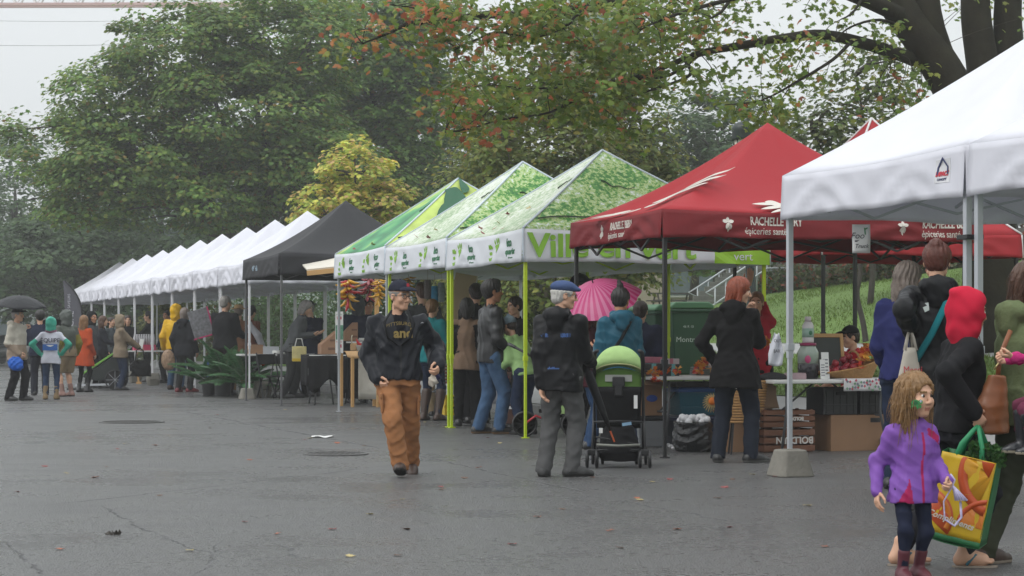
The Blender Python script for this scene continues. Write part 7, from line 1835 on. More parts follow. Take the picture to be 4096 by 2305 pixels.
# jacket details: pocket flaps, chest logo, lapel folds
b = MB(); b.tube([chest(-.06, .84, -.01), chest(-.13, .78, .015), chest(-.09, .70, .02), chest(.0, .665, .018)], [.018, .024, .02, .008], 7, flat=.5); b.tube([chest(.09, .84, -.01), chest(.135, .77, .012), chest(.10, .70, .02), chest(.03, .665, .018)], [.018, .022, .018, .008], 7, flat=.5); b.build('lapel', BLKJ, T, smooth=True)
b = MB(); b.prism([(-.018, 0), (.0, .012), (.018, .004), (.0, .004)], .003, None, chest(.215, .775, .012)); b.build('logo', mat('print_silver_grey', (.4, .4, .42), .5), T)
for s, kx in ((-1, .105), (1, .11)):
 b = MB(); k = J['knees'][0 if s > 0 else 1]; h_ = J['hips'][0 if s > 0 else 1]; m_ = h_.lerp(k, .62); b.box(m_ + Vector((s * .078, -.035, 0)), (.022, .13, .16)); b.box(m_ + Vector((s * .086, -.037, .075)), (.03, .135, .05)); b.build('cargo_pocket', TAN, T, bevel=.015)
wr = wpos(T, J['wr'][0]); f = Field((-.1, -.1, -.12), (.1, .1, .1), .009); f.ell((0, 0, -.02), (.05, .045, .05), .02); f.ell((-.03, -.01, -.06), (.045, .04, .05), .03); f.fold(.006, 45, 8); V, Q = f.mesh(); c_ = V[Q].mean(1)
tag(obj('bundled_gloves', V, Q, [cloth('glove_cream', (.50, .45, .38)), cloth('glove_navy', (.02, .02, .06))], None, mi=(c_[:, 0] + c_[:, 2] * .5 > -.01).astype(int), loc=wr + Vector((-.01, -.03, -.085))), 'cream and navy bundle of gloves in the walking man’s hand', 'gloves')
# -- the old man with the pushchair
T = person('white haired old man in black hooded coat and blue flat cap seen from behind', 2244, 18.1, 1117, 152, top_m=BLKJ, hem=.425, loose=.024, b=1.06, hood='down', pants=GRYT, ploose=.013, pfold=.005, shoes=[mat('shoe_grey', (.03, .03, .03), .6), SOLE], hat='flat', hat_m=cloth('cap_blue', (.055, .085, .18)), hair=('short', 'white'), head=(-52, 4, 0), collar=.006,
     feet=((.075, .03, 0, 0, 20), (-.05, -.04, 0, 0, -50)), hands=(('px', 2165, 1545, -.05), ('px', 2365, 1450, .25)), hstyle=('relax', 'hold'), fold=.003, skin=SKR,
     paint=[(lambda x, y, z: (y > .02) & (z > .705) & (z < .722) & (np.abs(x) > .035) & (np.abs(x) < .085) & (np.sin(x * 900) > -.2), mat('print_blue', (.02, .07, .22), .6)), (lambda x, y, z: (y > .02) & (np.abs(z - .548) < .006) & (np.abs(x - .0) < .03), MATS.get('print_blue') or mat('print_blue', (.02, .07, .22), .6))])
glasses(T)
JO = T_info[T.name]; TO = T
# -- young man in jeans, woman in vest and others behind the lime legs
person('young dark haired man in black jacket and blue jeans with hands in pockets', 1965, 26.3, 1117, 112, top_m=mat('leather_black', (.009, .0095, .01), .42, bump=.5, bscale=9), hem=.455, loose=.024, pants=JEAN, ploose=.012, shoes=[SB, mat('sole_gum', (.2, .12, .06), .7)], hair=('puff', 'black'), hands=((.11, -.10, .50), (-.12, -.11, .52)), head=(-6, -2, 0), fold=.0055, skin=SKIN_T, hstyle=('fist', 'fist'), feet=((.06, .05, 0, 0), (-.06, -.05, 0, 0)))
person('woman with black bob in tan brown waistcoat and black trousers seen from behind', 1868, 28.8, 1193, 176, fem=1, top_m=cloth('waistcoat_tan', (.19, .125, .085)), hem=.43, loose=.016, flare=1.08, sleeve_m=(BLKW, .98), pants=DKP, shoes=SB, hair=('bob', 'black'), hands=((.12, -.12, .55), (-.12, -.12, .55)))
person('dark haired person with a low bun half hidden behind the young man in jeans', 1905, 29.6, 1135, 190, fem=1, top_m=BLKW, hem=.46, pants=DKP, shoes=SB, hair=('lowbun', 'dark'))
person('smiling dark haired stall woman in black facing left behind the lime leg', 2066, 28.0, 1188, -70, fem=1, top_m=BLKW, hem=.46, pants=DKP, shoes=SB, hair=('lowbun', 'dark'), head=(10, 4, 0), hands=((.1, -.18, .6), (-.1, -.18, .6)))
person('person in lime jacket and grey blue knit hat bending over a running pushchair', 2100, 26.1, 1272, 228, fem=1, lean=24, top_m=shell('lime_jacket', (.27, .43, .17)), hem=.47, loose=.018, pants=JEAND, shoes=SB, hair=('short', 'dark'), hat='beanie', hat_m=mat('knit_bluegrey', (.12, .17, .20), .9, var=.6, nscale=18, bump=.6, bscale=40), head=(0, 18, 0), H=1.62, hands=((.08, -.22, .5), (-.12, -.2, .55)))
person('blonde woman in teal padded jacket and dark jeans seen from behind', 1728, 30.6, 1198, 156, fem=1, top_m=cloth('teal_down', (.015, .16, .17), bump=.7, bscale=7), hem=.47, loose=.026, pants=JEAND, ploose=.004, shoes=SBR, boot=.2, hair=('pony', 'light'), hands=((.12, -.15, .55), (-.12, -.15, .55)))
person('dark haired person in grey top and khaki trousers beside the teal jacket', 1690, 31.8, 1130, 200, top_m=cloth('grey_top', (.06, .062, .065)), hem=.47, pants=KH, shoes=[SB, mat('sole_white', (.5, .5, .48), .6)], hair=('short', 'brown'))
# -- under the pink umbrella and around the pushchair
T28 = person('woman in dark red coat and jeans sheltering under the pink umbrella', 2368, 22.6, 1212, 95, fem=1, top_m=cloth('maroon_coat', (.055, .012, .018)), hem=.42, loose=.02, pants=cloth('denim_mid', (.025, .055, .12)), shoes=SB, hair=('long', 'auburn'), hands=((.1, -.2, .72), (-.05, -.17, .74)), hstyle=('hold', 'hold'))
person('man in black cap standing behind the pink umbrella', 2316, 26.2, 1092, 80, top_m=BLKW, hem=.47, pants=DKP, shoes=SB, hat='cap', hat_m=BLKW, hair=('short', 'black'))
TB29 = person('woman with black topknot in teal blue rain jacket seen from behind', 2479, 21.4, 1121, 192, fem=1, top_m=shell('teal_rain', (.014, .085, .13)), hem=.46, loose=.026, hood='down', pants=JEAND, shoes=SB, hair=('topknot', 'black'), head=(-30, 8, 0), hands=((.08, -.17, .62), (-.08, -.17, .6)), fold=.006, skin=SKIN_T)
JB = T_info[TB29.name]; b = MB(); sp = JB['sp']; Hh = JB['H']
b.tube([sp(.80) + Vector((-.05 * Hh, .02, 0)), sp(.76) + Vector((-.035 * Hh, .098 * Hh, 0)), sp(.66) + Vector((.02 * Hh, .098 * Hh, 0)), sp(.56) + Vector((.085 * Hh, .06 * Hh, 0))], .02, 6, flat=.4); b.build('bag_strap', BLKW, TB29, smooth=True)
person('broad man in navy jacket mostly hidden behind the woman with the topknot', 2562, 24.2, 1205, 170, top_m=NAVY, hem=.45, loose=.03, b=1.15, pants=DKP, shoes=SB, hair=('short', 'dark'))
# -- red haired woman, stall keepers
T31 = person('red haired woman in long black coat raising a hand to her mouth', 2942, 20.2, 1108, 158, fem=1, b=1.12, top_m=cloth('black_coat', (.009, .0085, .009)), hem=.395, loose=.022, flare=1.12, hood='down', pants=cloth('dark_navy_jeans', (.016, .02, .03)), ploose=.012, shoes=[SB, mat('sole_grey', (.14, .14, .13), .7)], hair=('bob', 'red'), head=(-62, 10, 0), hands=((.125, -.07, .53), ('px', 3004, 1262, .16)), hstyle=('fist', 'hold'), feet=((.085, .03, 0, 0, 15), (-.085, -.02, 0, 0, -45)), fold=.005, poles=((1, .6, -.2), (-.45, .1, -1.4)))
T32 = person('stall keeper in red apron waving behind the red haired woman', 3026, 23.9, 1168, -12, fem=1, top_m=cloth('red_apron', (.40, .015, .03)), hem=.40, pants=DKP, shoes=SB, hair=('short', 'light'), hands=(('px', 2999, 1130, .1), (-.12, -.14, .6)), hstyle=('open', 'relax'), hdir=((.1, -.2, 1, -1, 0, 0), None), sleeve=.6)
T33 = person('seated stall keeper in black cap and red shirt behind the apple basket', 3412, 23.6, 1296, -62, top_m=cloth('red_tee', (.42, .018, .03)), hem=.47, sleeve=.5, pants=NAVY, shoes=SB, hat='cap', hat_m=BLKW, hair=('short', 'dark'), H=1.72, zg=-.30, feet=((.07, -.24, .18, 0), (-.07, -.24, .18, 0)), hands=((.12, -.2, .56), (-.1, -.2, .56)), head=(-12, 8, 0))
v = T33.location; b = MB(); b.box((0, .02, .44), (.46, .44, .04)); tS = thing('stool', 'dark stool under the seated stall keeper', 'stool', (v.x, v.y, 0), R(-62)); b.build('seat', BLKP, tS, bevel=.01)
for sx in (-1, 1):
 for sy in (-1, 1): b = MB(); b.bar((sx * .18, .02 + sy * .17, 0), (sx * .18, .02 + sy * .17, .42), .03); b.build('leg', BLKM, tS)
garland('orange leaves pinned beside the red apron', [pt(3040, 1355, 22.9), pt(3062, 1375, 22.9), pt(3048, 1390, 22.9)], 24, 9, .07)
# -- right side shoppers
person('woman with long grey brown hair in indigo padded jacket and dark jeans', 3622, 16.6, 1046, 152, fem=1, top_m=cloth('indigo_down', (.022, .026, .10), bump=.9, bscale=6), hem=.48, loose=.028, fold=.006, pants=JEAND, shoes=SB, hair=('long', 'greybrown'), head=(-35, 6, 0), hands=((.12, -.12, .52), (-.1, -.2, .6)))
T35 = person('tall woman in black hooded jacket with teal strap and auburn bun', 3745, 14.4, 967, 176, fem=1, b=1.1, top_m=BLKJ, hem=.47, loose=.028, hood='down', fold=.006, pants=DKP, shoes=SB, hair=('bun', 'auburn'), hands=(('px', 3645, 1325, -.05), (-.1, -.2, .6)), hstyle=('hold', 'relax'), head=(-14, 10, 0))
J5 = T_info[T35.name]; sp = J5['sp']; Hh = J5['H']; b = MB()
b.tube([sp(.815) + Vector((-.035 * Hh, .03 * Hh, 0)), sp(.77) + Vector((-.022 * Hh, .104 * Hh, 0)), sp(.66) + Vector((.03 * Hh, .106 * Hh, 0)), sp(.56) + Vector((.085 * Hh, .08 * Hh, 0))], .028, 6, flat=.35); b.build('shoulder_strap', cloth('strap_teal', (.01, .14, .16)), T35, smooth=True)
b = MB(); q = sp(.755) + Vector((.05 * Hh, .102 * Hh, 0)); b.prism([(-.02, -.02), (.01, -.035), (.025, .0), (-.005, .012), (.012, .03), (-.015, .035)], .004, None, q); b.build('logo', MATS['print_pale'], T35)
# canvas tote bag
t = thing('tote_bag', 'cream canvas tote bag with red lettering carried by the tall woman in black', 'bag', pt(3640, 1312, 14.25), .2)
def totep(a, v): w = .035 + .085 * min(1, v * 1.1) ; x = w * math.cos(2 * PI * a); return (x * 1.1, .035 * math.sin(2 * PI * a) + .01 * math.sin(6 * a * PI) * v, -.14 - .46 * v)
b = MB(); b.grid(totep, 28, 10); CV = cloth('canvas_cream', (.44, .40, .34), var=.2); b.build('canvas', CV, t, smooth=True, solid=.004)
for s in (-1, 1): b = MB(); b.tube([(s * .04, -.02, -.16), (s * .025, -.01, -.08), (0, 0, .01), (s * .02, .02, -.08), (s * .035, .03, -.16)], .012, 6, flat=.5); b.build('handle', CV, t, smooth=True)
text_on('lettering', 'Merci', mat('print_scarlet', (.45, .04, .05), .7), t, lambda x, y: (x * .9, -.052, -.30 + y), .07, .002); text_on('lettering', 'bio 100', mat('print_blueink', (.05, .08, .2), .7), t, lambda x, y: (x * .9, -.054, -.42 + y), .05, .002)
# -- the girl
PUR, MAG = shell('purple', (.205, .085, .37), .6), shell('magenta', (.36, .016, .09), .6)
TG = person('little girl in purple and pink rain jacket with a turtle painted on her cheek', 3648, 10.3, 1523, 14, kid=1, fem=1, H=1.06, hs=1.09, top_m=PUR, hem=.375, loose=.022, flare=1.04, hood='down', fold=.0046, sl=.002, pants=NAVY, ploose=.002, shoes=[mat('boot_maroon', (.10, .02, .03), .5), mat('sole_pale', (.35, .28, .24), .6)], boot=.10, hair=('wavy', 'blond'), head=(25, 2, 0), b=1.03,
   feet=((.05, .02, 0, 0), (-.05, -.02, 0, 0)), hands=(('px', 3786, 1925, -.08), ('px', 3508, 1968, -.02)), hstyle=('hold', 'relax'), poles=((.3, .9, -.3), (-.25, .9, -.2)),
   paint=[(lambda x, y, z: (y < -.04) & (np.abs(x - .022 - (z - .5) * .02) < .0065) & (z < .72), MAG), (lambda x, y, z: (y < -.02) & (z < .50) & (x < -.035 - (z - .375) * .12) & (x > -.10 + (z - .375) * .42), MAG), (lambda x, y, z: (y < -.005) & (x > .058) & (x < .125) & (np.abs(z - .725 + (x - .06) * .7) < .02), MAG)])
JG = T_info[TG.name]; strands(TG, 220, 1.25, HAIRM['blond'], 2, .075, .16, .012, (.6, 2 * PI - .6))
def cheek(x, y, o=0): q = o + .034 - 1.1 * x * x - .5 * y * y; return hp_(-.245 - .62 * x - .76 * q, -.292 + .76 * x - .62 * q * -1 * -1, .335 + y, JG)
GT, GTD = mat('paint_green', (.03, .22, .06), .5), mat('paint_dark_green', (.01, .10, .03), .5)
b = MB()
def cheekd(name, pts, m, o):
 V = [cheek(x, y, o) for x, y in pts]; obj(name, V, [list(range(len(V)))], m, TG, False, solid=.0016)
el = lambda cx, cy, rx, ry, n=14: [(cx + rx * math.cos(2 * PI * k / n), cy + ry * math.sin(2 * PI * k / n)) for k in range(n)]
cheekd('painted_turtle', el(.075, .0, .10, .085), GT, .025); cheekd('painted_turtle', el(-.045, .035, .05, .055), GT, .027)
for x, y in ((.15, -.085), (.02, -.10), (-.04, -.075)): cheekd('painted_turtle', el(x, y, .028, .04), GT, .026)
cheekd('painted_turtle', el(.08, .005, .06, .045), GTD, .031); cheekd('painted_eye', el(-.05, .05, .027, .03), mat('paint_white', (.6, .62, .6), .5), .033); cheekd('painted_eye', el(-.055, .05, .012, .015), mat('paint_blue', (.01, .03, .2), .5), .037)
hw = wpos(TG, JG['wr'][0]); t = thing('ribbon_toy', 'white and violet ribbon loop toy in the girl’s hand', 'toy', hw + Vector((.02, -.05, -.02))); RIB = mat('ribbon_violet', (.46, .42, .60), .5, var=.5, nscale=60)
b = MB()
for k in range(14): a = 2 * PI * k / 14; b.tube([(0, 0, 0), (.012 * math.cos(a) + .02, .012 * math.sin(a), -.03), (.03 * math.cos(a) + .045, .03 * math.sin(a), -.075)], [.006, .005, .005], 5)
b.build('tassel', RIB, t, smooth=True); b = MB(); b.tube([(-.01, 0, .06), (.01, -.01, .03), (.0, 0, 0), (-.045, 0, -.08), (-.04, 0, -.17), (.01, 0, -.205), (.045, 0, -.16), (.04, 0, -.08)], .007, 6, flat=.6); b.build('ribbon', RIB, t, smooth=True)
# -- hooded young woman with the shopping bag
CHAR = cloth('charcoal_hoodie', (.014, .014, .0155)); REDH = cloth('red_hood_lining', (.50, .018, .045)); LEG = cloth('legging_black', (.018, .018, .022))
T37 = person('young woman in charcoal hoodie with bright red hood carrying the bright shopping bag', 3822, 10.95, 1106, 97, fem=1, lean=6, top_m=CHAR, hem=.46, loose=.026, fold=.005, pants=LEG, ploose=.001, plen=.05, hair=('short', 'brown'), hat='hood', hat_m=REDH, head=(14, 6, 0), feet=((.03, .17, 0, 0, 4), (-.05, -.035, 0, 0, -6)), hands=((.1, -.14, .5), ('px', 3892, 1645, -.28)), hstyle=('relax', 'hold'), skin=SKR, poles=((.4, .8, -.3), (-.5, .8, -.1)))
J7 = T_info[T37.name]; strands(T37, 46, 1.5, HAIRM['brown'], 3, .03, .03, .016, (.25, .75), (.1, .3)); SAND = mat('sandal_sole', (.30, .25, .20), .7); STR = mat('sandal_strap', (.03, .13, .17), .5)
for i in (0, 1):
 a = J7['ank'][i]; Hh = J7['H']; M = Matrix.Rotation(R((4, -6)[i]), 3, 'Z')
 f = Field([a.x - .2, a.y - .25, a.z - .1], [a.x + .2, a.y + .2, a.z + .25], .007)
 def W(x, y, z): return a + M @ Vector((x, y, z))
 f.cap(W(0, 0, .07), W(0, 0, 0), .030, .036, .02); f.cap(W(0, .03, -.025), W(0, -.09, -.03), .034, .034, .03); f.cap(W(0, 0, .01), W(0, -.10, -.025), .034, .03, .03)
 for k in range(5): x = -.03 + .015 * k; f.cap(W(x * (1, -1)[i], -.10, -.032), W(x * 1.15 * (1, -1)[i], -.135 - (.022, .02, .014, .008, 0)[k], -.036), .012 if k else .016, .010 if k else .015, .008)
 V, Q = f.mesh(); obj('foot', V, Q, SKR, T37)
 b = MB(); P = [(.036 * math.cos(q) * (1.15 if math.sin(q) < 0 else .95), -.055 - .0 + .125 * math.sin(q)) for q in [2 * PI * k / 20 for k in range(20)]]
 V = [W(x, y, -.074) for x, y in P] + [W(x, y, -.056) for x, y in P]; b.add(V, [list(range(20))[::-1], list(range(20, 40))] + [[k, (k + 1) % 20, 20 + (k + 1) % 20, 20 + k] for k in range(20)]); sn = b.build('sandal', SAND, T37)
 b = MB(); b.tube([W(-.042, .0, -.05), W(-.03, -.05, .004), W(.0, -.105, -.012), W(.03, -.05, .004), W(.042, .0, -.05)], .009, 6); b.build('sandal_strap', STR, sn, smooth=True)
# shopping bag
hold = wpos(T37, J7['wr'][1]) + Vector((.02, -.02, -.09))
t = thing('shopping_bag', 'orange and yellow Compliments style shopping bag with green sides and handles'.replace('Compliments style ', ''), 'bag', hold, 0); t.rotation_euler = (R(4), R(12), R(-24))
BW, BH, BD, Z0 = .29, .465, .19, -.15
BGR = mat('bag_green', (.012, .135, .04), .5, bump=.2, bscale=20); BYE = mat('bag_yellow', (.62, .40, .015), .4, var=.12, bump=.3, bscale=14); BOR = mat('bag_orange', (.58, .17, .012), .4, var=.1); BRD = mat('bag_red_orange', (.52, .075, .012), .4, var=.1); BGO = mat('bag_gold', (.62, .30, .015), .4)
def bg(x, z, dep=0):
 u, w = x / (BW / 2), (Z0 - z) / BH; return (x * (1 + .04 * w), -BD / 2 * (.75 + .35 * w) - .012 * math.cos(u * PI / 2) * math.sin(PI * min(1, max(0, w))) + .003 * math.sin(9 * u + 7 * w) - dep, z)
b = MB(); b.grid(lambda a, v: bg((a - .5) * BW, Z0 - BH * .93 * v), 14, 16); b.build('front_panel', BYE, t, smooth=True, solid=.003)
b = MB()
for s in (-1, 1): b.grid(lambda a, v, s=s: (s * BW / 2 * (1 + .04 * v) + s * .004 * math.sin(5 * v), BD * (a - .5) * (.75 + .35 * v), Z0 - BH * v), 6, 10)
b.grid(lambda a, v: ((a - .5) * BW * (1 + .04 * v), BD / 2 * (.75 + .35 * v), Z0 - BH * v), 8, 8)
b.grid(lambda a, v: ((a - .5) * BW * 1.04, (v - .5) * BD * 1.1, Z0 - BH - .012 * math.sin(PI * a)), 8, 4); b.grid(lambda a, v: bg((a - .5) * BW, Z0 - BH * (.93 + .07 * v)), 10, 2); b.build('green_sides', BGR, t, smooth=True, solid=.003)
def arcband(cx, cz, r0, r1, a0, a1, m, dep):
 P = []; n = 26
 for k in range(n): a = a0 + (a1 - a0) * k / (n - 1); P.append((cx + r1 * math.cos(a), cz + r1 * math.sin(a)))
 Q_ = [(cx + r0 * math.cos(a0 + (a1 - a0) * k / (n - 1)), cz + r0 * math.sin(a0 + (a1 - a0) * k / (n - 1))) for k in range(n)]
 V = []; Fs = []
 for (x, z), (x2, z2) in zip(P, Q_):
  for xx, zz in ((x, z), (x2, z2)): V.append(bg(max(-BW / 2 + .006, min(BW / 2 - .006, xx)), max(Z0 - BH * .92, min(Z0 - .004, zz)), dep))
 for k in range(n - 1): Fs.append([2 * k, 2 * k + 1, 2 * k + 3, 2 * k + 2])
 obj('printed_swirl', V, Fs, m, t, True, solid=.0015)
arcband(.20, Z0 - .06, .0, .235, PI * .5, PI * 1.35, BGO, .003); arcband(.20, Z0 - .06, .19, .24, PI * .5, PI * 1.42, BRD, .005); arcband(.20, Z0 + .02, .03, .13, PI * .6, PI * 1.3, BRD, .006); arcband(.17, Z0 - .36, .0, .16, PI * .35, PI * 1.0, BOR, .005); arcband(.17, Z0 - .36, .14, .165, PI * .38, PI * .95, BRD, .007); arcband(-.17, Z0 - .36, .0, .16, -.5, PI * .5, BRD, .004); arcband(-.17, Z0 - .36, .12, .15, -.3, PI * .4, BOR, .006)
text_on('lettering', 'Compliments', mat('print_bag_white', (.62, .58, .48), .6), t, lambda x, y: bg(-.028 + x, Z0 - .345 + y - .12 * x, .010), .046, .0015, shear=.35, bold=.001)
for yy in (-BD * .36, BD * .36):
 for s in (-1, 1): b = MB(); b.tube([(s * .075, yy, Z0 - .05), (s * .055, yy * .9, Z0 + .06), (s * .012, yy * .25, -.005), (0, 0, .012)], [.016, .015, .013, .012], 6, flat=.4); b.build('handle', mat('bag_handle_green', (.015, .23, .09), .5), t, smooth=True)
r = np.random.default_rng(3); n = 900; C = np.stack([r.uniform(-.02, .17, n), r.uniform(-.07, .07, n), Z0 + r.uniform(-.02, .075, n) * (1 - .0)], 1); V, Q, CC = leaves(C, r.normal(size=(n, 3)), r.uniform(.012, .026, n), palette(n, r, [(.05, .14, .03), (.035, .11, .03), (.07, .16, .04)]), STAR, 4)
q = colmesh('leafy_herbs', V, Q, CC, LEAF, None); q.location = t.location; q.rotation_euler = t.rotation_euler; tag(q, 'green carrot tops sticking out of the bright shopping bag', 'herbs')
# -- woman in green fleece with a child on her arm
GF = cloth('green_fleece', (.125, .155, .075), bump=.5, bscale=50)
T38 = person('woman in olive green fleece carrying a child, cut off by the right edge', 4108, 11.0, 1035, 114, fem=1, b=1.2, top_m=GF, hem=.45, loose=.022, hood='down', fold=.006, pants=cloth('olive_trousers', (.05, .055, .035)), shoes=[SBR, SAND], hair=('bob', 'brown'), head=(-10, 6, 0), hands=((.1, -.2, .6), (-.05, -.28, .58)), feet=((.07, .1, 0, 0), (-.06, -.13, 0, 0)), hstyle=('hold', 'hold'))
strands(T38, 150, .95, HAIRM['brown'], 4, .03, .05)
T39 = person('small child in pink jumper and black rubber boots carried on the woman’s arm', 4232, 10.5, 1100, -96, kid=1, fem=1, H=.98, zg=.54, top_m=cloth('pink_knit', (.46, .03, .16), bump=.9, bscale=40), hem=.42, pants=cloth('plum_tights', (.15, .035, .065)), ploose=.006, shoes=[mat('rubber_black', (.014, .016, .02), .3), mat('sole_cream', (.34, .30, .22), .6)], boot=.17, hair=('short', 'brown'), feet=((.09, -.14, .10, 0, 4), (-.06, -.2, .10, 0, 4)), hands=((.1, -.25, .62), (-.02, -.26, .6)), hstyle=('fist', 'fist'))
LTH = mat('leather_tan', (.22, .075, .025), .4, var=.25, bump=.4, bscale=12)
t = thing('leather_bag', 'soft tan leather shoulder bag hanging behind the woman in green', 'bag', pt(3968, 1590, 10.75), .1)
f = Field((-.2, -.14, -.28), (.2, .14, .24), .010); f.loft([(-.2, 0, 0, .10, .06), (-.05, 0, 0, .095, .06), (.12, .03, 0, .05, .035)], .04); f.fold(.0035, 20, 12, .4); V, Q = f.mesh(); obj('pouch', V, Q, LTH, t)
b = MB(); b.tube([(.03, 0, .1), (.035, -.01, .17), (.06, 0, .26), (.11, .02, .36)], .014, 7, flat=.5); b.build('strap', LTH, t, smooth=True); b = MB(); b.tube([(.02, -.02, .18), (.055, -.03, .19)], .006, 6); b.tube([(.03, -.03, .19), (.0, -.03, .15)], .005, 6); b.build('buckle', mat('brass', (.5, .42, .2), .3, metal=.8), t, smooth=True)
# ------------------------------------------------------------------ the far group
T1_ = person('man in cream and tan rain jacket holding a black umbrella', 68, 40.7, 1228, 78, top_m=shell('cream_jacket', (.46, .43, .36)), hem=.43, loose=.032, hood='down', b=1.1, pants=DKP, ploose=.014, shoes=SB, hat='cap', hat_m=BLKW, hair=('short', 'grey'), hands=(('px', 97, 1312, .1), ('px', 76, 1415, -.18)), hstyle=('hold', 'hold'), feet=((.06, -.06, 0, 0), (-.06, .05, 0, 0)), paint=[(lambda x, y, z: z < .60, shell('tan_jacket', (.27, .205, .15)))])
T2_ = person('person in dark navy jacket and black cap standing behind the woman in the white shirt', 160, 44.6, 1240, 196, top_m=NAVY, hem=.45, loose=.03, b=1.15, pants=cloth('dark_slate', (.02, .022, .03)), ploose=.012, shoes=SB, hair=('puff', 'black'), hands=((.12, -.2, .62), (-.12, -.2, .6)))
T3_ = person('woman in white shirt lettered ÉQUIPE with mint hood, hands on hips', 204, 41.4, 1266, 186, fem=1, b=1.1, top_m=cloth('tee_white', (.58, .59, .66)), hem=.425, loose=.014, sleeve_m=(shell('mint', (.045, .34, .24)), .42), pants=cloth('denim_navy', (.025, .045, .09)), ploose=.003, shoes=[mat('boot_tan', (.20, .13, .055), .6), SOLE], boot=.115, hair=('short', 'dark'), hat='hood', hat_m=shell('mint_hood', (.05, .36, .26)), scarf=mat('scarf_plum', (.22, .10, .15), .8, var=.8, nscale=40), hands=((.125, .0, .545), (-.125, .0, .545)), poles=((1, .4, -.2), (-1, .4, -.2)))
J3 = T_info[T3_.name]; Hh = J3['H']
def back(x, z): return J3['sp'](z) + Vector((-x, .084 * Hh + .012, 0))
text_on('lettering', 'ÉQUIPE', mat('ink_slate', (.05, .05, .07), .7), T3_, lambda x, y: back(x, .71 + y / Hh), .12, .002, bold=.002)
b = MB(); b.grid(lambda a, v: back((a - .5) * .30, .665 - .075 * v), 6, 4); b.build('print_square', mat('print_bright_blue', (.03, .13, .42), .7), T3_, solid=.003); b = MB(); b.grid(lambda a, v: back((a - .5) * .16, .655 - .02 * v * math.sin(PI * a)) + Vector((0, .004, 0)), 8, 2); b.build('print_mark', PAPER, T3_, solid=.002)
person('man in grey green hooded jacket with mustard sleeves and khaki shorts', 264, 43.6, 1238, -128, b=1.15, top_m=shell('grey_green', (.075, .085, .07)), hem=.47, loose=.03, sleeve_m=(shell('mustard', (.19, .16, .02)), .55), pants=KH, ploose=.028, plen=.27, shoes=[mat('shoe_pinkbrown', (.22, .12, .095), .6), SOLE], boot=.09, hair=('short', 'dark'), hat='hood', hat_m=shell('grey_green_hood', (.085, .095, .085)))
T5_ = person('woman with long light hair in bright orange coat and black tights', 335, 47.1, 1262, 158, fem=1, top_m=cloth('orange_coat', (.40, .06, .016)), hem=.335, loose=.018, flare=1.28, pants=cloth('tights_black', (.01, .01, .011)), ploose=0, shoes=SB, hair=('long', 'light'), hands=((.1, -.12, .56), (-.12, -.06, .5)))
person('hooded dark haired person in grey jacket behind the orange coat', 368, 51.5, 1244, 50, top_m=cloth('slate_grey', (.055, .06, .065)), hem=.46, pants=DKP, shoes=SB, hair=('short', 'black'), hat='hood', hat_m=BLKW, skin=SKIN_T)
person('long haired woman in black jacket behind the bike trailer', 410, 50.8, 1264, 96, fem=1, top_m=cloth('ink_black', (.016, .018, .024)), hem=.45, pants=DKP, shoes=SB, hair=('long', 'brown'), hands=((.1, -.22, .62), (-.1, -.22, .6)))
person('person in striped dark sleeves at the far stall left of the beige hood', 444, 53.5, 1268, 60, fem=1, top_m=mat('striped_knit', (.04, .05, .055), .9, var=.8, nscale=14), hem=.46, pants=DKP, shoes=SB, hair=('short', 'dark'))
T8_ = person('woman in hooded beige brown coat with a black bag on her arm', 482, 49.0, 1256, 112, fem=1, b=1.05, top_m=cloth('beige_coat', (.21, .165, .115)), hem=.42, loose=.026, flare=1.02, pants=JEAND, ploose=.01, shoes=SB, hair=('short', 'greybrown'), hat='hood', hat_m=cloth('beige_hood', (.23, .185, .13)), hands=((.05, -.24, .56), (-.06, -.24, .555)), hstyle=('hold', 'hold'))
person('stall keeper in black behind the beige hooded woman', 512, 57.5, 1262, 12, fem=1, top_m=BLKW, hem=.46, pants=DKP, shoes=SB, hair=('bob', 'dark'))
person('dark haired stall keeper in black jacket facing left at the bottle table', 597, 58.6, 1246, -88, top_m=BLKW, hem=.45, loose=.022, pants=DKP, shoes=SB, hair=('short', 'black'), hands=((.08, -.24, .56), (-.08, -.24, .56)))
person('dark haired stall keeper behind the yellow raincoat', 670, 57.0, 1242, -30, top_m=NAVY, hem=.46, pants=DKP, shoes=SB, hair=('short', 'black'), skin=SKIN_T)
T12_ = person('person in bright yellow hooded raincoat and jeans', 704, 49.6, 1214, 168, b=1.05, top_m=shell('yellow_rain', (.62, .36, .008)), hem=.455, loose=.03, pants=JEAN, ploose=.008, shoes=SBR, hair=('short', 'dark'), hat='hood', hat_m=shell('yellow_hood', (.62, .36, .008)))
T13_ = person('woman with short fair hair, black jacket, teal scarf and red shoes', 738, 47.2, 1232, 158, fem=1, b=1.1, top_m=cloth('black_anorak', (.016, .017, .02)), hem=.42, loose=.03, hood='down', pants=cloth('charcoal_trousers', (.02, .02, .02)), ploose=.01, shoes=[SRED, SRED], hair=('bob', 'greybrown'), scarf=cloth('scarf_teal', (.015, .14, .16)), feet=((.06, .03, 0, 0), (-.05, -.05, 0, 0, -40)))
person('tall grey haired man in black jacket at the stall behind the palms', 900, 44.6, 1184, 158, top_m=cloth('black_blouson', (.014, .014, .016)), hem=.46, loose=.03, b=1.15, pants=cloth('plum_dark', (.03, .014, .02)), shoes=SB, hair=('short', 'grey'), head=(-20, 0, 0), hands=((.1, -.2, .6), (-.1, -.2, .6)))
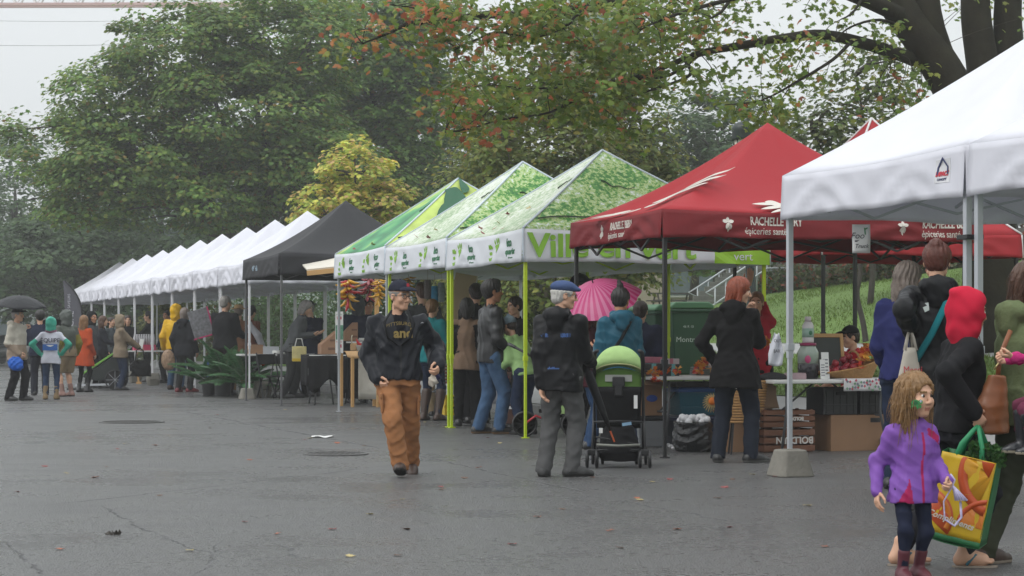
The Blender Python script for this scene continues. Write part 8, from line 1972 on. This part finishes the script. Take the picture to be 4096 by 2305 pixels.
T15_ = person('man in straw hat, brown waistcoat and white shirt sleeves', 955, 46.2, 1216, 188, top_m=cloth('waistcoat_brown', (.22, .11, .06)), hem=.45, loose=.018, sleeve_m=(cloth('shirt_white', (.52, .52, .56)), .95), sl=.008, pants=cloth('ochre_trousers', (.16, .10, .04)), shoes=SB, hat='straw', hat_m=mat('straw_hat', (.50, .32, .15), .8, bump=.4, bscale=40), hair=('short', 'greybrown'), hands=((.1, -.2, .6), ('px', 1052, 1395, .05)), poles=(None, (-.6, .6, .2)), hatpaint=(lambda x, y, z: (z > .77) & (z < .84) & (np.hypot(x, y) < .46), mat('hat_band', (.25, .06, .03), .8)))
person('dark haired person in rust top beyond the straw hat', 1002, 48.2, 1222, 150, top_m=cloth('rust_top', (.16, .055, .03)), hem=.46, pants=DKP, shoes=SB, hair=('puff', 'black'))
T16_ = person('grey haired woman in grey sweater stooping over the display boxes', 1168, 42.4, 1192, 98, fem=1, b=1.15, lean=17, top_m=cloth('grey_sweater', (.075, .08, .083)), hem=.46, loose=.018, pants=cloth('dark_grey_trousers', (.03, .031, .032)), ploose=.012, shoes=SB, hair=('bob', 'grey'), head=(-10, 24, 0), hands=((.04, -.24, .64), (-.06, -.2, .63)), feet=((.05, -.03, 0, 0), (-.06, .07, 0, 0)))
T17_ = person('person in wide black hat and navy coat at the display boxes', 1243, 43.6, 1200, -140, top_m=NAVY, hem=.42, loose=.026, pants=DKP, shoes=SB, hat='wide', hat_m=BLKW, hair=('short', 'grey'), hands=(('px', 1275, 1352, -.15), (-.1, -.2, .62)), head=(10, 16, 0))
person('stall keeper in dark hood and navy jacket behind the cardboard boxes', 1430, 39.2, 1178, -158, top_m=NAVY, hem=.45, loose=.03, b=1.15, pants=DKP, shoes=SB, hair=('short', 'grey'), hat='hood', hat_m=cloth('hood_grey', (.05, .055, .06)))
person('dark haired stall keeper in dark red beside the pine post', 1473, 40.4, 1190, 25, top_m=cloth('dark_red_top', (.06, .012, .012)), hem=.46, pants=DKP, shoes=SB, hair=('puff', 'black'), skin=SKIN_T)
# ------------------------------------------------------------------ umbrellas
def umbrella(label, apex, axis, Rr, depth, m, n=8, shaft=.8, m2=None, pat=0, grip=None, cat='umbrella'):
 ax = Vector(axis).normalized(); rot = Vector((0, 0, 1)).rotation_difference(ax).to_matrix()
 t = thing('umbrella', label, cat, apex); b = MB()
 ns = n * (pat or 3); K = 8; V = []; Fs = []; mi = []
 for i in range(K + 1):
  for j in range(ns):
   a = 2 * PI * j / ns; f = i / K; seg = abs(((j / (ns / n)) % 1) - .5) * 2
   rr = Rr * f * (1 - .06 * (1 - seg) * f); z = -depth * f ** 1.9 + .03 * (1 - seg) * f * Rr
   V.append(rot @ Vector((rr * math.cos(a), rr * math.sin(a), z)))
 for i in range(K):
  for j in range(ns): Fs.append([i * ns + j, i * ns + (j + 1) % ns, (i + 1) * ns + (j + 1) % ns, (i + 1) * ns + j]); mi.append((j % 2) if m2 else 0)
 obj('canopy', V, Fs, [m, m2] if m2 else m, t, not m2, mi, solid=.003)
 for j in range(n):
  a = 2 * PI * j / n; b = MB(); b.tube([rot @ Vector((Rr * f * math.cos(a) * .99, Rr * f * math.sin(a) * .99, -depth * f ** 1.9 - .008)) for f in (0.02, .3, .6, 1)], .0035, 4); b.build('rib', BLKM, t)
 b = MB(); b.tube([rot @ Vector((0, 0, .06)), rot @ Vector((0, 0, 0))] + [Vector(grip) if grip is not None else rot @ Vector((0, 0, -shaft))], .007, 6); b.build('shaft', BLKM, t)
 if grip is not None: b = MB(); g = Vector(grip); d = g.normalized(); b.tube([g - d * .02, g + d * .14], .016, 7); b.build('handle', BLKP, t, smooth=True)
 return t
UBK = shell('umbrella_black', (.022, .023, .026), .5); UGR = shell('umbrella_grey', (.04, .042, .045), .5)
ap = pt(84, 1184, 40.6); g1 = wpos(T1_, T_info[T1_.name]['wr'][0])
umbrella('black umbrella held over the man in the cream jacket', ap, (.10, -.16, 1), .53, .2, UBK, grip=g1 - ap + Vector((.0, -.03, .02)))
ap = pt(170, 1285, 45.3); umbrella('dark grey umbrella held low behind the person in navy', ap + Vector((0, .35, 0)), (-.35, .55, .9), .42, .24, UGR, shaft=.5)
ap = pt(2372, 1132, 22.4); g1 = wpos(T28, T_info[T28.name]['wr'][0]); 
PKA, PKB = mat('umbrella_pink', (.62, .05, .22), .4, trans=.35, var=.1), mat('umbrella_pale_pink', (.70, .20, .38), .4, trans=.35, var=.1)
umbrella('pink and white striped umbrella open above the stroller', ap, (-.32, -.42, 1), .50, .26, PKA, n=8, m2=PKB, pat=8, grip=g1 - ap)
ap = pt(2368, 1195, 18.9)
t = thing('folded_umbrella', 'long folded black umbrella with orange tip strap beside the green pushchair', 'umbrella', pt(2330, 1440, 18.35)); q = pt(2443, 1730, 18.3) - Vector(t.location)
b = MB(); b.tube([(0, 0, .12), (0, 0, 0), q * .3, q * .7, q], [.018, .034, .046, .035, .012], 10); b.build('rolled_canopy', BLKJ, t, smooth=True); b = MB(); b.tube([q * .98 + Vector((.0, -.015, 0)), q * 1.13], .009, 6); b.build('tip', mat('tip_orange', (.5, .09, .02), .5), t)
# ------------------------------------------------------------------ pushchairs
v = gnd(2474, 1872); t = thing('pushchair', 'black pushchair with bright green hood facing away from us', 'pushchair', (v.x, v.y, 0), R(-4)); Yc = v.y
GRH, GRD = cloth('hood_green', (.34, .50, .20)), cloth('panel_green', (.10, .19, .045)); k_ = Yc / F
def sp_(px, py, dy=0): w = pt(px, py, Yc + dy) - Vector(t.location); return Matrix.Rotation(R(4), 3, 'Z') @ w
def hoodp(a, e):
 th = PI * a; ph = R(48 + 105 * e); Lr = .20 + .13 * math.sin(PI * min(1, e * 1.25 + .02) * .8); q = math.sin(th) ** .75
 return (-.255 * math.cos(th) * (1 - .06 * e), .10 - math.cos(ph) * Lr * q, .85 + math.sin(ph) * Lr * q - .05 * (1 - math.sin(th)) * e)
b = MB(); b.grid(lambda a, e: hoodp(a, e), 26, 10); b.build('hood', GRH, t, smooth=True, solid=.006)
b = MB(); b.tube([hoodp(k / 24, 0) for k in range(25)], .008, 5); b.build('hood_piping', mat('piping_olive', (.3, .32, .14), .7), t, smooth=True)
b = MB(); b.grid(lambda a, w: ((a - .5) * .44, .06 - .02 * math.sin(PI * a), .76 + w * (.155 + .05 * math.sin(PI * a))), 14, 6); b.build('back_panel', GRD, t, smooth=True, solid=.006)
b = MB(); b.box((0, .03, .865), (.26, .006, .065)); b.build('info_label', mat('label_grey', (.34, .35, .32), .6), t); b = MB(); b.box((0, .02, .83), (.12, .05, .10)); b.box((0, .015, .75), (.08, .04, .12)); b.build('buckle_block', BLKP, t, bevel=.012)
b = MB(); b.grid(lambda a, w: ((a - .5) * (.44 - .02 * w), .05 + .10 * w * 1.0 - .03 * math.sin(PI * a), .78 - .40 * w), 10, 8); b.build('seat_back', BLKC, t, smooth=True, solid=.02)
b = MB(); b.box((0, .34, .40), (.40, .42, .05)); b.build('seat', BLKC, t, bevel=.02)
b = MB(); b.box((.165, .045, .64), (.035, .006, .12)); b.box((.165, .044, .58), (.035, .006, .016)); b.box((-.17, -.01, .36), (.035, .006, .05)); b.build('care_labels', PAPER, t)
f = Field((-.3, -.12, .0), (.3, .4, .45), .014); f.loft([(.06, 0, .12, .17, .13), (.14, 0, .12, .215, .17), (.34, 0, .14, .17, .15), (.40, 0, .14, .14, .14)], .03); f.fold(.006, 18, 5); V, Q = f.mesh(); obj('shopping_basket', V, Q, BLKC, t)
b = MB(); b.tube([(-.21, -.055, .225), (0, -.065, .215), (.21, -.055, .225)], .014, 7); b.build('basket_rail', mat('rail_grey', (.18, .185, .16), .5), t, smooth=True); b = MB(); b.box((.08, -.02, .425), (.09, .01, .03), RY(-.15)); b.build('blue_tag', mat('tag_blue', (.2, .34, .48), .5), t)
for s in (-1, 1):
 P = [(s * .235, .30, .12), (s * .235, .14, .52), (s * .235, .02, .88), (s * .235, -.03, 1.02), (s * .225, -.10, 1.115), (s * .20, -.16, 1.13)]
 b = MB(); b.tube(P[:4], .014, 7); b.build('frame_tube', BLKM, t, smooth=True); b = MB(); b.tube(P[2:], [.018, .024, .024, .02], 8); b.build('handle', BLKP, t, smooth=True)
 b = MB(); b.tube([(s * .255, -.02, .13), (s * .245, .18, .46), (s * .24, .30, .64)], .013, 7); b.tube([(s * .25, .52, .14), (s * .24, .16, .50)], .013, 7); b.build('frame_leg', BLKM, t, smooth=True)
 for y, dx in ((-.02, .0), (.54, -.04)):
  b = MB(); b.box((s * .255 + dx * s, y, .15), (.09, .05, .06)); b.build('wheel_housing', BLKP, t, bevel=.01)
  for w in (-1, 1):
   x = s * .255 + dx * s + w * .047; b = MB(); b.lathe([(.045, -.016), (.078, -.016), (.088, -.008), (.088, .008), (.078, .016), (.045, .016)], 22, (x, y, .088), RY(PI / 2)); wl_ = b.build('wheel', BLKP, t, smooth=True); b = MB(); b.lathe([(.001, -.018), (.05, -.012), (.05, .012), (.001, .018)], 14, (x, y, .088), RY(PI / 2)); b.build('hub', mat('hub_grey', (.1, .1, .105), .4), wl_)
b = MB(); b.tube([(-.24, .03, .44), (0, .02, .45), (.24, .03, .44)], .011, 6); b.tube([(-.25, -.02, .17), (.25, -.02, .17)], .011, 6); b.tube([(-.22, 0, .3), (.22, 0, .22)], .008, 6); b.build('cross_brace', BLKM, t, smooth=True)
# running pushchair
v = gnd(2099, 1748); t = thing('running_pushchair', 'three wheeled running pushchair with big front wheel behind the lime tent leg', 'pushchair', (v.x, v.y, 0), 0)
def wheel(c, r_, yaw=0):
 b = MB(); b.lathe([(r_ - .03, -.02), (r_ - .006, -.022), (r_, 0), (r_ - .006, .022), (r_ - .03, .02), (r_ - .03, -.02)], 28, c, RX(PI / 2)); w = b.build('wheel', BLKP, t, smooth=True); b = MB()
 for k in range(10): a = 2 * PI * k / 10; b.bar(c, (c[0] + (r_ - .03) * math.cos(a), c[1], c[2] + (r_ - .03) * math.sin(a)), .006)
 b.lathe([(.001, -.03), (.025, -.03), (.025, .03), (.001, .03)], 10, c, RX(PI / 2)); b.build('spokes', BLKM, w)
wheel((0, 0, .165), .165); wheel((.62, -.26, .165), .165); wheel((.62, .34, .165), .165)
b = MB(); b.tube([(0, -.03, .165), (.14, -.03, .27), (.3, -.03, .2)], .016, 7); b.build('fork', mat('fork_red', (.40, .02, .03), .4), t, smooth=True)
b = MB()
for s in (-1, 1): b.tube([(.3, s * .05, .2), (.55, s * .24, .3), (.40, s * .24, .72), (.10, s * .2, 1.02), (-.12, s * .18, 1.14)], .016, 7); b.tube([(.3, s * .05, .2), (.62, s * .26, .165)], .014, 7)
b.tube([(-.12, -.18, 1.14), (-.20, 0, 1.18), (-.12, .18, 1.14)], .022, 8); b.build('frame', BLKM, t, smooth=True)
b = MB(); b.grid(lambda a, w: (.52 - .34 * w + .05 * math.sin(PI * a), (a - .5) * .42, .38 + .42 * w), 8, 8); b.build('seat', cloth('seat_grey', (.09, .095, .10)), t, smooth=True, solid=.03); b = MB(); b.box((.33, .0, .33), (.30, .36, .04)); b.build('footrest', BLKC, t, bevel=.01); b = MB(); b.box((.42, -.23, .45), (.2, .02, .3)); b.build('side_panel', GRH, t, bevel=.01)
# ------------------------------------------------------------------ bags carried in the far group
def lump(name, label, cat, c, r_, m, seed, amp=.004, rz=0):
 f = Field((-r_[0] * 1.7, -r_[1] * 1.7, -r_[2] * 1.7), (r_[0] * 1.7, r_[1] * 1.7, r_[2] * 1.7), min(r_) / 8); f.ell((0, 0, 0), r_, 0); f.ell((r_[0] * .4, 0, -r_[2] * .4), (r_[0] * .6, r_[1] * .8, r_[2] * .55), r_[0] * .3); f.fold(amp, 30, seed, .8); V, Q = f.mesh(); return tag(obj(name, V, Q, m, None, loc=c, rot=(0, 0, rz)), label, cat)
w1 = wpos(T1_, T_info[T1_.name]['wr'][1]); lump('rain_jacket', 'bundled bright blue jacket hanging from the man’s hand', 'jacket', w1 + Vector((-.06, -.05, -.2)), (.16, .10, .15), shell('bright_blue', (.012, .10, .45)), 3, .007)
w8 = wpos(T8_, T_info[T8_.name]['wr'][1]); t = thing('handbag', 'large black handbag on the arm of the woman in beige', 'bag', w8 + Vector((.05, -.1, -.05)), 0)
f = Field((-.34, -.2, -.75), (.34, .2, -.15), .02); f.loft([(-.66, 0, 0, .26, .11), (-.45, 0, 0, .25, .11), (-.25, 0, 0, .16, .08)], .05); f.fold(.01, 16, 2, 1); V, Q = f.mesh(); obj('pouch', V, Q, BLKW, t); b = MB(); b.tube([(-.13, 0, -.27), (-.10, 0, -.02), (-.02, 0, .04), (.06, 0, -.02), (.10, 0, -.27)], .015, 6); b.build('handle', BLKW, t, smooth=True)
b = MB(); b.box((0, 0, 0), (.10, .02, .26), RY(.2)); put(b, 'pamphlet', PAPER, 'white pamphlet in the hands of the woman in beige', 'pamphlet', w8 + Vector((.05, -.02, .08)))
w16 = wpos(T16_, T_info[T16_.name]['el'][1]); t = thing('shopper_bag', 'white and yellow printed bag on the arm of the stooping woman', 'bag', w16 + Vector((.06, -.14, -.15)), .05)
b = MB(); b.box((0, 0, -.22), (.30, .14, .32)); b.build('bag_body', mat('bag_white_yellow', (.58, .50, .22), .5, var=.5, nscale=5), t, bevel=.02); b = MB(); b.tube([(-.09, -.06, -.07), (-.05, -.03, .1), (.05, -.03, .1), (.09, -.06, -.07)], .012, 6); b.build('handle', PAPER, t, smooth=True); b = MB(); b.box((0, -.073, -.345), (.29, .006, .06)); b.build('yellow_band', mat('band_yellow', (.6, .42, .02), .5), t)
v = pt(672, 1440, 49.0); lump('shopping_bag', 'gold patterned shopping bag with an orange side by the yellow raincoat', 'bag', v, (.17, .12, .26), mat('bag_pattern', (.28, .18, .11), .6, var=.9, nscale=26), 4)
v = pt(838, 1480, 45.8); lump('shopping_bag', 'bright blue bag on the ground side of the palms', 'bag', v, (.10, .09, .24), shell('bag_blue', (.015, .06, .36)), 5); v = pt(858, 1465, 45.9); lump('shopping_bag', 'white plastic bag beside the bright blue bag', 'bag', v, (.12, .09, .28), mat('bag_white', (.55, .54, .52), .5), 6)
v = pt(1052, 1436, 44.4); lump('orange_cloth', 'orange cloth hanging from the table behind the palms', 'cloth', v, (.09, .06, .16), cloth('orange_cloth', (.5, .07, .015)), 7)
b = MB(); b.bar((0, 0, 0), (-.06, 0, .42), .05, .05); b.box((.0, 0, .03), (.14, .08, .06)); v = gnd(556, 1536); put(b, 'wooden_prop', WOOD, 'small wooden prop standing by a double concrete block', 'prop', v)
# ------------------------------------------------------------------ air, light, camera
a = MB(); a.box((-5, 80, 16), (190, 200, 36)); a_o = a.build('haze', None)
hm = bpy.data.materials.new('haze_air'); hm.use_nodes = True; nt = hm.node_tree
for n in list(nt.nodes):
 if n.type == 'BSDF_PRINCIPLED': nt.nodes.remove(n)
pv = nt.nodes.new('ShaderNodeVolumePrincipled'); pv.inputs['Color'].default_value = (1, 1, 1, 1); pv.inputs['Density'].default_value = .0010; pv.inputs['Anisotropy'].default_value = .2
nt.links.new(pv.outputs[0], nt.nodes['Material Output'].inputs['Volume'])
a_o.data.materials.clear(); a_o.data.materials.append(hm); tag(a_o, 'pale thin mist filling the street', 'haze', kind='stuff')
w = bpy.data.worlds.new('World'); scene.world = w; w.use_nodes = True
nt = w.node_tree; N, L = nt.nodes, nt.links
sky = N.new('ShaderNodeTexSky'); sky.sky_type = 'NISHITA'; sky.sun_disc = False; sky.sun_elevation = R(48); sky.sun_rotation = R(235); sky.air_density = 1; sky.dust_density = 4
hs = N.new('ShaderNodeHueSaturation'); hs.inputs['Saturation'].default_value = .06; L.new(sky.outputs[0], hs.inputs['Color'])
mx = N.new('ShaderNodeMix'); mx.data_type = 'RGBA'; mx.inputs[0].default_value = .86
L.new(hs.outputs[0], mx.inputs[6]); mx.inputs[7].default_value = (7.4, 7.75, 8.0, 1)
tcw = N.new('ShaderNodeTexCoord'); sx_ = N.new('ShaderNodeSeparateXYZ'); L.new(tcw.outputs['Generated'], sx_.inputs[0])
mr = N.new('ShaderNodeMapRange'); mr.inputs[1].default_value = 0; mr.inputs[2].default_value = 1; mr.inputs[3].default_value = .66; mr.inputs[4].default_value = 1.62; L.new(sx_.outputs[2], mr.inputs[0])
vm = N.new('ShaderNodeVectorMath'); vm.operation = 'SCALE'; L.new(mx.outputs[2], vm.inputs[0]); L.new(mr.outputs[0], vm.inputs['Scale'])
L.new(vm.outputs[0], N['Background'].inputs[0]); N['Background'].inputs[1].default_value = .10
sl = bpy.data.lights.new('sun', 'SUN'); sl.energy = .5; sl.angle = R(25); sl.color = (1, .97, .92)
so = bpy.data.objects.new('sun', sl); col.objects.link(so); so.rotation_euler = (R(90 - 48), 0, R(-55)); so.location = (0, 0, 40)
cam = bpy.data.cameras.new('camera'); co = bpy.data.objects.new('camera', cam); col.objects.link(co); scene.camera = co
co.location = (0, 0, CAMH); co.rotation_euler = (R(90), 0, 0); cam.sensor_width = 36; cam.lens = F / 4096 * 36
cam.shift_y = (HZ - 1152.5) / 4096; cam.clip_start = .1; cam.clip_end = 2500
cam.dof.use_dof = True; cam.dof.focus_distance = 19.0; cam.dof.aperture_fstop = 20
vs = scene.view_settings; vs.view_transform = 'Standard'; vs.look = 'None'; vs.gamma = 1; vs.exposure = 0.58; vs.use_curve_mapping = False
scene.cycles.use_denoising = True; scene.cycles.volume_bounces = 2; scene.cycles.max_bounces = 6; scene.cycles.transparent_max_bounces = 4
print('NOBJ', len(scene.objects), 'VERTS', sum(len(o.data.vertices) for o in scene.objects if o.type == 'MESH'))
